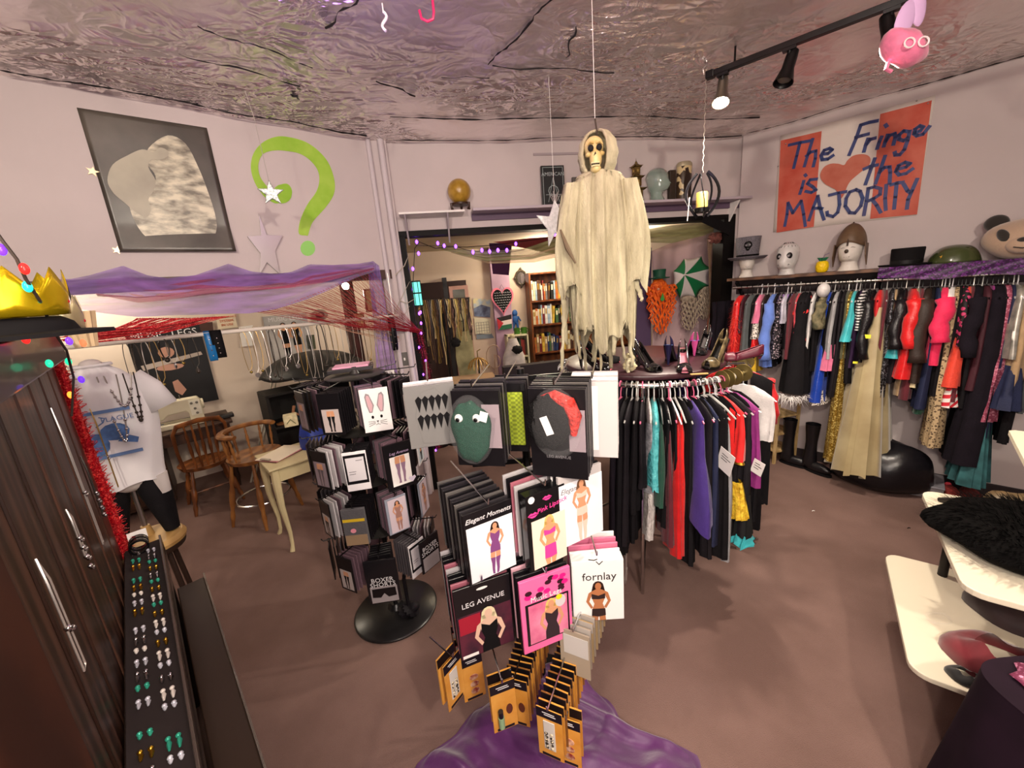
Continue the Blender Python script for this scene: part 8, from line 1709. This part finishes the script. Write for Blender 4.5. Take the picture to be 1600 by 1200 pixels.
for i in range(34):
 t =(i+.5)/34; q = pA.lerp(pB,t)-Vector((0,0,.0)); L =(.16+.45*abs(sin(i*2.3)))*(1.3 if t<.45 else .85); k =(i*7)%5; pts =[]
 for j in range(9):pts.append(q+BW.n*(.015+.003*(i%3))+BW.d*(.008*sin(j+i))-Vector((0,0,L*j/8)))
 for j in range(8,-1,-1):pts.append(q-BW.n*.015+BW.d*(.014+.006*sin(j*1.3+i))-Vector((0,0,L*j/8)))
 mb = MB(); mb.tube(pts,[.0045+.003*((j+i)%2)for j in range(18)],5,closed=True); side = 'left' if t<.35 else('middle' if t<.7 else 'right')
 tag(mb.build('bead_chain',chm[k]),f'{chn[k]} bead chain hanging on the {side} of the jewellery stand crossbar','necklace',f'{chn[k]} bead chains on the {side} of the stand')
mb = MB(); c = B3(712,535,JO+.03); mb.ell(c,(.06,.05,.06),16,10,fn=lambda q:1+.15*sin(7*q.x+9*q.z)); tag(mb.build('pompom',M('black_pompom','#0e0c0d',.9)),'black fuzzy pompom hanging by the jewellery stand','pompom')
# framed poster leaning at the wall and black frame
q =[(723,448),(760,446),(778,600),(738,602)]
MO = BD+.04
root = thing('framed_poster',BW.pt(BW.px(716,448,MO)[0],MO,.6),'tall pale-framed poster of a shadowy figure in a hat leaning at the back room wall','picture')
z1 = BW.px(710,447,MO)[1]; s0 = BW.px(701,450,MO)[0]; s1 = BW.px(731,450,MO)[0]; z0 = .55
mb = MB(BW.T); mb.box(s0,MO-.02,z0,s1,MO+.02,z1); mb.build('pink_frame',M('dusty_pink_frame','#b98d80',.5),root,smooth=False,bevel=.004)
mb = MB(BW.T); mb.box(s0+.05,MO+.021,z0+.05,s1-.05,MO+.024,z1-.05); mb.build('print',M('murky_print','#2a2a1e',.3,col2='#5d5a40',scale=2),root,smooth=False)
cx =(s0+s1)/2; H = z1-z0; mb = MB(BW.T); mb.prism([(cx-.10,z0+.06),(cx-.14,z0+H*.30),(cx-.12,z0+H*.52),(cx-.06,z0+H*.66),(cx+.06,z0+H*.66),(cx+.12,z0+H*.50),(cx+.13,z0+.06)],MO+.025,MO+.027); mb.build('figure_print',M('khaki_print','#6f6a4a',.5,col2='#a39c74',scale=5),root,smooth=False)
mb = MB(BW.T); mb.prism(ellp(cx,z0+H*.72,.055,.075),MO+.025,MO+.028); mb.prism([(cx-.10,z0+H*.78),(cx+.10,z0+H*.78),(cx+.05,z0+H*.80),(cx+.035,z0+H*.86),(cx-.035,z0+H*.86),(cx-.05,z0+H*.80)],MO+.025,MO+.029); mb.build('face_print',M('pale_olive_print','#b8b48c',.5),root,smooth=False)
sL = BW.px(695,445,MO)[0]; mb = MB(BW.T); mb.box(sL-.03,MO-.03,.3,sL+.03,MO+.03,z1+.12); tag(mb.build('door_casing',M('black_casing','#17110f',.5),smooth=False),'black vertical casing left of the shadowy poster','casing')
# calendar, heart, flag, blue doll, oval mirror
def bflat(name,pts,m,o,t=.006,root=None,lb=None,cat=None):
 P =[BW.px(x,y,o)for x,y in pts]; mb = MB(BW.T); mb.prism(P,o-t/2,o+t/2); r = mb.build(name,m,root,smooth=False)
 if lb:tag(r,lb,cat)
 return r
O1 = BD+.006
root = thing('calendar',BW.pt(*(lambda q:(q[0],O1,q[1]))(BW.px(754,540,O1))),'wall calendar with a mountain photo beside the shadowy poster','calendar')
bflat('mountain_photo',[(739,466),(766,468),(766,496),(741,494)],M('mountain_photo','#3a3c58',.4,col2='#7a8aa8',scale=9),O1,root=root); bflat('sky_strip',[(739,466),(766,468),(766,480),(752,476),(740,482)],M('sky_gold','#9fb0c0',.4,col2='#d8c890',scale=12),O1+.006,root=root)
bflat('month_sheet',[(741,496),(767,498),(767,522),(743,522)],M('cream_grid','#d8d2b8',.6),O1+.006,root=root); bflat('lower_sheet',[(744,523),(768,521),(772,528),(745,530)],M('blue_grey_sheet','#7c8894',.6),O1,root=root)
mb = MB(BW.T); a0 = BW.px(743,500,O1); a1 = BW.px(765,520,O1)
for k in range(6):s_ = a0[0]+(a1[0]-a0[0])*k/5; mb.strokes([[(s_,a1[1]),(s_,a0[1]-.04)]],.004,O1+.009,O1+.011)
for k in range(5):z_ = a1[1]+(a0[1]-.04-a1[1])*k/4; mb.strokes([[(a0[0],z_),(a1[0],z_)]],.004,O1+.009,O1+.011)
mb.build('grid_lines',M('grey_ink','#6a666a',.5),root,smooth=False)
O2 = BD+.125; hc = BW.px(785.5,470,O2); root = thing('heart_plaque',BW.pt(hc[0],O2,hc[1]),'black heart chalkboard with pink edge and white handwriting on the lilac column','plaque')
def heartp(s):return[(hc[0]+s*.16*sin(t)**3*1.05,hc[1]+.02+s*.0125*1.15*(13*cos(t)-5*cos(2*t)-2*cos(3*t)-cos(4*t)))for t in[k*2*pi/36 for k in range(36)]]
mb = MB(BW.T); mb.prism(heartp(.95),O2-.012,O2+.004); mb.build('pink_edge',M('pink_heart','#cf6a80',.5),root,smooth=False); mb = MB(BW.T); mb.prism(heartp(.80),O2+.004,O2+.008); mb.build('black_board',BLACKM,root,smooth=False)
mb = MB(BW.T)
for r_ in range(8):
 z_ = hc[1]+.11-.034*r_; w = .11*(1 if r_<4 else 1-(r_-3)*.2); x = -w
 while x<w:l = rnd.uniform(.01,.03); mb.strokes([[(hc[0]+x,z_),(hc[0]+x+l*.5,z_+.006),(hc[0]+min(w,x+l),z_-.003)]],.0035,O2+.0085,O2+.0095); x+=l+.012
mb.build('handwriting',M('white_ink','#d8d6d8',.5),root,smooth=False); mb = MB(BW.T); mb.tube([(hc[0]-.05,O2,hc[1]+.13),(hc[0],O2,hc[1]+.22),(hc[0]+.05,O2,hc[1]+.13)],.003,5); mb.build('hanging_wire',BLACK,root)
root = thing('flag',B3(788,500,O2),'small flag with black, white and green stripes and a red triangle','flag')
fq =[(776,497),(799,491),(800,513),(779,516)]
P =[BW.px(*p,O2)for p in fq]; L4 = lambda a,b,t:(a[0]+(b[0]-a[0])*t,a[1]+(b[1]-a[1])*t)
for i,(m_,nm)in enumerate(((M('flag_black','#181416',.6),'black_stripe'),(M('flag_white','#d8c8c4',.6),'white_stripe'),(M('flag_green','#1d5c40',.6),'green_stripe'))):
 a,b = L4(P[0],P[3],i/3),L4(P[1],P[2],i/3); c_,d_ = L4(P[1],P[2],(i+1)/3),L4(P[0],P[3],(i+1)/3); mb = MB(BW.T); mb.prism([a,b,c_,d_],O2-.003,O2); mb.build(nm,m_,root,smooth=False)
mb = MB(BW.T); mb.prism([P[0],L4(L4(P[0],P[3],.5),L4(P[1],P[2],.5),.42),P[3]],O2,O2+.002); mb.build('red_triangle',M('flag_red','#b02430',.6),root,smooth=False)
c = B3(805,497,BD+.03); root = thing('blue_puppet',c,'small blue hanging cloth figure beside the bookcase wall','puppet'); bm = M('puppet_blue','#2a5a9c',.6)
mb = MB(BT_(c)); mb.ell((0,0,.07),(.04,.03,.05),12,8); mb.build('head',bm,root); mb = MB(BT_(c)); mb.ell((0,0,-.02),(.045,.03,.07),12,8); mb.build('body',bm,root)
for s in(-1,1):mb = MB(BT_(c)); mb.tube([(s*.02,0,-.06),(s*.04,0,-.18)],[.02,.012],8); mb.build('leg',bm,root); mb = MB(BT_(c)); mb.tube([(s*.04,0,.02),(s*.08,0,-.05)],[.015,.010],8); mb.build('arm',bm,root)
c = B3(814,434,BD+.02); root = thing('oval_mirror',c,'small ornate oval mirror with a dark scrolled frame left of the bookcase','mirror')
R90 = Matrix.Rotation(pi/2,3,'X'); mb = MB(BT_(c)); mb.tube([(.07*cos(a),0,.095*sin(a))for a in[k*pi/12 for k in range(24)]],[.016+.006*(k%2)for k in range(24)],8,closed=True); mb.build('scroll_frame',M('dark_pewter','#4a4238',.4,.5),root); mb = MB(BT_(c)); mb.prism(ellp(0,0,.062,.085,20),-.004,.004); mb.build('mirror_glass',M('mirror_glass','#c8c0b8',.08,.9),root,smooth=False)
for a in(0,pi/2,pi,1.5*pi):mb = MB(BT_(c)); mb.ell((.09*cos(a),-.005,.12*sin(a)),(.018,.01,.022),10,6); mb.build('scroll_boss',M('dark_pewter','#4a4238',.4,.5),root)
# bookcase with books
bcw = M('orange_brown_wood','#5c3016',.4,pattern='wood',scale=5,col2='#84481f')
def bookcase():
 o0,o1 = BD+.01,BD+.26; sl = BW.px(829,480,o1)[0]; sr = BW.px(1000,480,o1)[0]; zt = BW.px(860,424,o1)[1]
 zs =[BW.px(870,y,o1)[1]for y in(467,504.5,548,592)]; root = thing('bookcase',BW.pt((sl+sr)/2,o0,0),'orange-brown wooden bookcase packed with books against the back room wall','bookcase')
 for s in(sl,sr-.025):mb = MB(BW.T); mb.box(s,o0,0,s+.025,o1,zt); mb.build('side',bcw,root,smooth=False,bevel=.002)
 for z in[zt-.025]+[q-.022 for q in zs]+[.05]:mb = MB(BW.T); mb.box(sl+.025,o0,z,sr-.025,o1,z+.022); mb.build('shelf',bcw,root,smooth=False)
 mb = MB(BW.T); mb.box(sl,o0,0,sr,o0+.01,zt); mb.build('back',bcw,root,smooth=False)
 cols =[('cream','#c8bb98'),('navy blue','#1e2c54'),('dark red','#6b1c1c'),('white','#d0ccc4'),('orange','#b8602a'),('green','#3a5a34'),('black','#16140f'),('tan','#9a7a50'),('yellow','#c8a43c'),('grey','#6e6a66'),('pale blue','#8ea2b4'),('brown','#4a2c1c')]
 for si,z in enumerate(zs):
  x = sl+.035; top =([zt-.03]+[q-.025 for q in zs])[si]; n = 0; rn =['top','second','third','fourth'][si]
  while x<sr-.06 and n<24:
   w = rnd.uniform(.018,.042); h = min(top-z-.02,rnd.uniform(.20,.27)); d = rnd.uniform(.13,.18); cn,cc = cols[rnd.randrange(12)]; q = BW.pt(x+w/2,o1-.03,z); prev = cn
   if x>BW.px(925,480,o1)[0]:break
   lean = .08 if n in(9,)else 0
   r_ = thing('book',q,f'{cn} book on the {rn} bookcase shelf','book',f'{cn} books on the {rn} bookcase shelf')
   mb = MB(BW.T@Matrix.Translation((x,0,z))@Matrix.Rotation(lean,4,'Y')); mb.box(0,o1-.03-d,.001,w-.002,o1-.03,h); mb.build('cover',M('book_'+cc,cc,.55,var=.15,scale=20),r_,smooth=False,bevel=.0015,bseg=1)
   mb = MB(BW.T@Matrix.Translation((x,0,z))@Matrix.Rotation(lean,4,'Y')); mb.box(w*.2,o1-.031,h*.55,w*.75,o1-.029,h*.85); mb.build('spine_label',M('spine_label','#d8cfae',.5)if n%3 else M('spine_gold','#a8843a',.4,.5),r_,smooth=False)
   x+=w+.001+(.02 if lean else 0); n+=1
bookcase()
def whiteshelf():
 o1 = BD+.30; sl = BW.px(792,530,o1)[0]; sr = BW.px(828,530,o1)[0]-.02; zt = BW.px(810,523,o1)[1]; o0 = BD+.02
 root = thing('white_shelf_unit',BW.pt((sl+sr)/2,o0,0),'small white shelf unit with books and green mugs left of the bookcase','shelf')
 for s in(sl,sr-.02):mb = MB(BW.T); mb.box(s,o0,0,s+.02,o1,zt); mb.build('side',M('yellowed_white','#cfc6a4',.5),root,smooth=False)
 lv =[zt-.02,zt-.32,zt-.62,.06]
 for z in lv:mb = MB(BW.T); mb.box(sl,o0,z,sr,o1,z+.02); mb.build('shelf',M('yellowed_white','#cfc6a4',.5),root,smooth=False)
 cols =[('olive','#4c5a2c'),('cream','#c8bb98'),('dark green','#24402c'),('brown','#4a2c1c'),('red','#8a2c24'),('black','#16140f')]
 for si in(1,2):
  x = sl+.08; n = 0
  while x<sr-.05:
   w = rnd.uniform(.016,.03); cn,cc = cols[rnd.randrange(6)]; q = BW.pt(x+w/2,o1-.03,lv[si]+.02); mb = MB(BW.T); mb.box(x,o1-.17,lv[si]+.0205,x+w-.002,o1-.03,lv[si]+.02+rnd.uniform(.18,.24)); tag(mb.build('book',M('book_'+cc,cc,.55,var=.15,scale=20),smooth=False),f'{cn} book on the {"upper" if si == 1 else "lower"} white shelf','book',f'{cn} books, {"upper" if si == 1 else "lower"} white shelf'); x+=w
 for i,dx in enumerate((.0,.10)):
  c = BW.pt(sl+.17+dx,o1-.10,zt); root = thing('green_mug',c,['left green mug on the white shelf unit','right green mug on the white shelf unit'][i],'mug'); mb = MB(); mb.lathe([(.0,0),(.038,0),(.042,.02),(.042,.085),(.038,.085),(.036,.01),(0,.008)],c,18); mb.build('mug_body',M('green_glaze','#3c6a24',.25),root); mb = MB(BT_(c)); mb.tube([(.04,0,.07),(.065,0,.06),(.065,0,.03),(.04,0,.02)],.006,7); mb.build('handle',M('green_glaze','#3c6a24',.25),root)
  # dress form in a white wrap with black ornament
 c = B3(803,560,BD+.62); c.z = 0; root = thing('dress_stand',c,'slim dress stand with a white shawl and a black fur cuff before the white shelf','mannequin'); zt2 = B3(803,528,BD+.62).z
 mb = MB(); mb.grid(lambda u,v:(c.x+(.05+.09*min(1,v*3)+.02*v)*cos(2*pi*u)*(1+.08*sin(10*pi*u)*v),c.y+(.04+.05*min(1,v*3))*sin(2*pi*u),zt2-.75*v),36,16,closeu=True); mb.build('white_shawl',M('white_shawl','#c8c0ba',.8,var=.15,scale=14),root,angle=150)
 mb = MB(); mb.ell((c.x+.05,c.y-.11,zt2-.14),(.07,.04,.055),18,10,fn=lambda q:1+.1*sin(11*q.x+9*q.z)); mb.build('black_cuff',M('black_pompom','#0e0c0d',.9),root); mb = MB(); mb.ell((c.x,c.y,zt2+.015),(.035,.035,.04),12,8); mb.build('neck_knob',M('cream_lace_rose','#c9bd94',.8),root); mb = MB(); mb.tube([(c.x,c.y,0),(c.x,c.y,zt2-.2)],.012,8); mb.build('pole',STEEL,root); mb = MB(); mb.lathe([(0,0),(.13,0),(.12,.02),(0,.03)],(c.x,c.y,0),20); mb.build('foot',BLACK,root)
whiteshelf()
# gold wire basket and curled wire
c = B3(748,574,-1.0); root = thing('bead_basket',(c.x,c.y,.98),'gold beaded dome hanging on a stand in the back room','ornament')
mb = MB()
for k in range(16):
 a = 2*pi*k/16; mb.tube([c+Vector((.13*sin(b*1.5)*cos(a),.13*sin(b*1.5)*sin(a),.12*cos(b*1.5)-.02*b))for b in[j/6 for j in range(7)]],.006,5)
mb.build('beaded_dome',M('gold_beads','#b08a4a',.3,.6),root); mb = MB(); mb.tube([c+Vector((0,0,.12)),c+Vector((0,0,.2)),c+Vector((.04,0,.22))],.006,6); mb.build('top_hook',BRASS,root); mb = MB(); mb.tube([(c.x,c.y,0),(c.x,c.y,c.z+.1)],.01,6); mb.build('stand',BLACK,root)
c = B3(770,550,-1.3); mb = MB(); mb.tube([c+BW.d*(.09*cos(t))+Vector((0,0,.12*sin(t)-.02*t))for t in[k*.45 for k in range(18)]]+[(c.x,c.y,.0)],.006,6); tag(mb.build('curled_wire_stand',M('tan_wire','#a88a70',.5)),'curled tan wire stand right of the gold beaded dome','stand')
# right half: purple upright, backdrop cloth, beard, umbrella, wigs, ribbons, black curtain
OB = -.45
mb = MB(BW.T); s0 = BW.px(992,450,OB)[0]; s1 = BW.px(1018,450,OB)[0]; zt = BW.px(1000,388,OB)[1]; mb.box(s0,OB-.08,0,s1,OB,zt); tag(mb.build('purple_cabinet_side',M('muted_purple_paint','#4c3a58',.7),smooth=False,bevel=.003),'flat purple upright board behind the ghost strips','board')
def cloth_f(u,v):
 a = interp([(1018,392),(1060,375),(1122,360)],u); b = interp([(1018,600),(1060,598),(1118,590)],u); p = B3(a[0],a[1],OB-.03).lerp(B3(b[0],b[1],OB-.03),v); return p+BW.n*(.02*sin(12*u+3*v)+.01*sin(25*u+v*4))
mb = MB(); mb.grid(cloth_f,60,30); tag(mb.build('backdrop_cloth',M('blush_cloth','#b0969a',.8,var=.12,scale=3),solid=.002,angle=180),'blush white cloth backdrop hanging in the right of the opening','cloth')
org_h = M('orange_wig_hair','#d2480c',.5,col2='#ff7a1c',scale=30,bump=1,bscale=60)
def curls(root,T,m,x0,x1,z0,z1,n,r,name='curl',taper=0.0,y=-.03):
 mb = MB(T)
 for i in range(n):
  x = x0+(x1-x0)*(i+.5)/n; k = abs((i+.5)/n-.5)*2; zl = z0+(z1-z0)*(1-taper*k*k); m_ = 14
  mb.tube([(x+r*1.2*sin(j*1.5+i*1.3)*(1),y+r*cos(j*1.5+i*1.7)-.02*(i%2),z0+(zl-z0)*j/m_)for j in range(m_+1)],[r*(1-.5*j/m_)for j in range(m_+1)],6)
 o = mb.build(name,m,root); o['kind'] = 'stuff'; return o
c = B3(1030,452,OB+.05); root = thing('leprechaun_mask',c,'long curly orange wig beard topped by a small green hat on the backdrop','wig'); T = BT_(c)
mb = MB(T); mb.ell((0,0,0),(.11,.06,.12),20,12,fn=lambda q:1+.08*sin(9*q.x+8*q.z)); mb.build('orange_hair',org_h,root); curls(root,T,org_h,-.16,.17,.04,-.50,24,.012,'orange_curls',.55,-.03)
mb = MB(T); mb.lathe([(0,0),(.105,.0),(.11,.012),(.068,.014),(.062,.03),(.07,.095),(.066,.10),(0,.10)],(.0,0,.115),28); mb.build('green_hat',M('green_felt_hat','#14523a',.6),root); mb = MB(T); mb.prism([(-.035,-.11),(-.005,-.04),(.015,-.11),(-.01,-.13)],-.085,-.078); mb.build('green_clover',M('bright_green','#3fa34a',.5),root,smooth=False)
mb = MB(T); mb.ell((-.045,-.058,.005),(.02,.01,.014),10,6); mb.build('face_patch',M('pale_face','#d8a080',.5),root)
# umbrella
c = B3(1069.5,429.5,OB+.20); root = thing('green_white_umbrella',c,'open green and white panelled umbrella hung on the backdrop, facing the shop','umbrella'); T = BT_(c)
UP =[(1070,404),(1097,400),(1113,419),(1109,446),(1088,466),(1063,466),(1053,448),(1053,424)]
PP =[BW.px(x,y,OB+.10)for x,y in UP]; cc_ = BW.px(1069.5,429.5,OB+.16)
for k in range(8):
 a,b = PP[k],PP[(k+1)%8]
 mb = MB(BW.T); nn = 6
 def tri(u,v,a=a,b=b):
  e0 = a[0]+(b[0]-a[0])*u; e1 = a[1]+(b[1]-a[1])*u; sc_ = 1-.10*sin(pi*u)*v; return(cc_[0]+(e0-cc_[0])*v*sc_,OB+.16-.07*v*v,cc_[1]+(e1-cc_[1])*v*sc_)
 mb.grid(tri,6,6); mb.build('panel',M('umbrella_green','#0d6b3c',.5)if k%2==1 else M('umbrella_white','#cfc8c6',.5),root,solid=.0015)
 mb = MB(BW.T); mb.tube([(cc_[0],OB+.155,cc_[1]),(a[0],OB+.085,a[1])],.0025,5); mb.build('rib',CHROME,root)
mb = MB(BW.T); mb.tube([(cc_[0],OB+.15,cc_[1]),(cc_[0],OB+.20,cc_[1])],[.012,.005],8); mb.build('tip',WHITE,root)
wigm = M('ash_blond_wig','#8f8070',.5,col2='#b8a892',scale=30,bump=1,bscale=60)
for i,(px,py,w,zl)in enumerate(((1075,466,.10,.36),(1098,452,.07,.34))):
 c = B3(px,py,OB+.05); root = thing('wavy_wig',c,['wavy ash-blond wig hanging below the umbrella, left one','wavy ash-blond wig hanging below the umbrella, right one'][i],'wig'); mb = MB(BT_(c)); mb.ell((0,0,.0),(w,.05,.06),16,10); mb.build('cap',wigm,root); curls(root,BT_(c),wigm,-w,w,.0,-zl,16,.009,'wavy_locks',.2)
c = B3(1112,482,OB+.22); root = thing('ribbon_tassel',c,'bundle of coloured ribbons tied with yellow at the right of the opening','ribbons'); cl =['#b83a30','#d8cfc0','#3a6a3c','#d8b83c','#c86a8a','#2c3a2c','#c8986a']
mb = MB(BT_(c)); mb.ell((0,0,0),(.025,.02,.02),12,8); mb.build('yellow_knot',M('yellow_knot','#d8c020',.5),root)
for k,col in enumerate(cl):
 x = -.09+.028*k; mb = MB(BT_(c)); mb.add([(x*.15,-.01,0),(x*.15+.008,-.012,0),(x+.022,-.02-.004*k,-.30+.03*(k%3)),(x-.006,-.02-.004*k,-.30+.03*(k%3)),(x*.15,-.006,0),(x*.15+.008,-.008,0),(x+.022,-.017-.004*k,-.30+.03*(k%3)),(x-.006,-.017-.004*k,-.30+.03*(k%3))],[(0,1,2,3),(7,6,5,4),(0,4,5,1),(1,5,6,2),(2,6,7,3),(3,7,4,0)]); mb.build('ribbon',M('ribbon_'+col,col,.5),root,smooth=False)
mb = MB(); pts =[B3(x,y,-.2)for x,y in((1110,372),(1112,420),(1114,470),(1108,520),(1112,560))]
for k in range(7):mb.tube([p+BW.d*(.012*(k-3)+.006*sin(i*2+k))for i,p in enumerate(pts)],.003,5)
o = mb.build('hanging_cords',M('tan_cords','#8a6e50',.7)); tag(o,'bunch of tan cords hanging down beside the umbrella','cords',kind='stuff')
c = B3(1118,372,-.05); mb = MB(); mb.ell(c,(.07,.05,.05),18,10,fn=lambda q:1+.25*sin(11*q.x+13*q.z)); tag(mb.build('dried_flowers',M('dried_flowers','#6a3c34',.8,var=.5,scale=40)),'dried dark flower bunch at the top right corner of the opening','flowers')
mb = MB(BT_(B3(1118,352,.03))@Matrix.Rotation(-.0,4,'X')@Matrix.Rotation(.42,4,'Y')); mb.box(-.17,-.03,-.04,.17,-.02,.05); tag(mb.build('tape_flap',BLACKM,smooth=False),'black card flap slanting over the top right corner of the frame','card')
mb = MB(); s0 = BW.px(1112,560,.10)[0]
mb = MB(BW.T); mb.grid(lambda u,v:(3.02+.30*u+.01*sin(20*v),.03+.02*sin(18*u)+.03*v,1.60-1.58*v),30,10); tag(mb.build('black_curtain',F('velvet'),solid=.003),'black cloth hanging at the right jamb left of the red boa','curtain')
# low counter behind the shoes where the opening continues
mb = MB(BW.T); mb.box(.9,-.80,.0,2.9,-.68,1.02); tag(mb.build('low_partition',M('dark_partition','#2a2226',.7),smooth=False),'low dark partition across the back room behind the shoes','partition')
mb = MB(BW.T); mb.box(.12,-.95,.90,.80,-.65,.93); tag(mb.build('ledge_board',M('beige_ledge','#a88a6a',.6),smooth=False,bevel=.003),'beige ledge board with a plate behind the hosiery spinner','board')
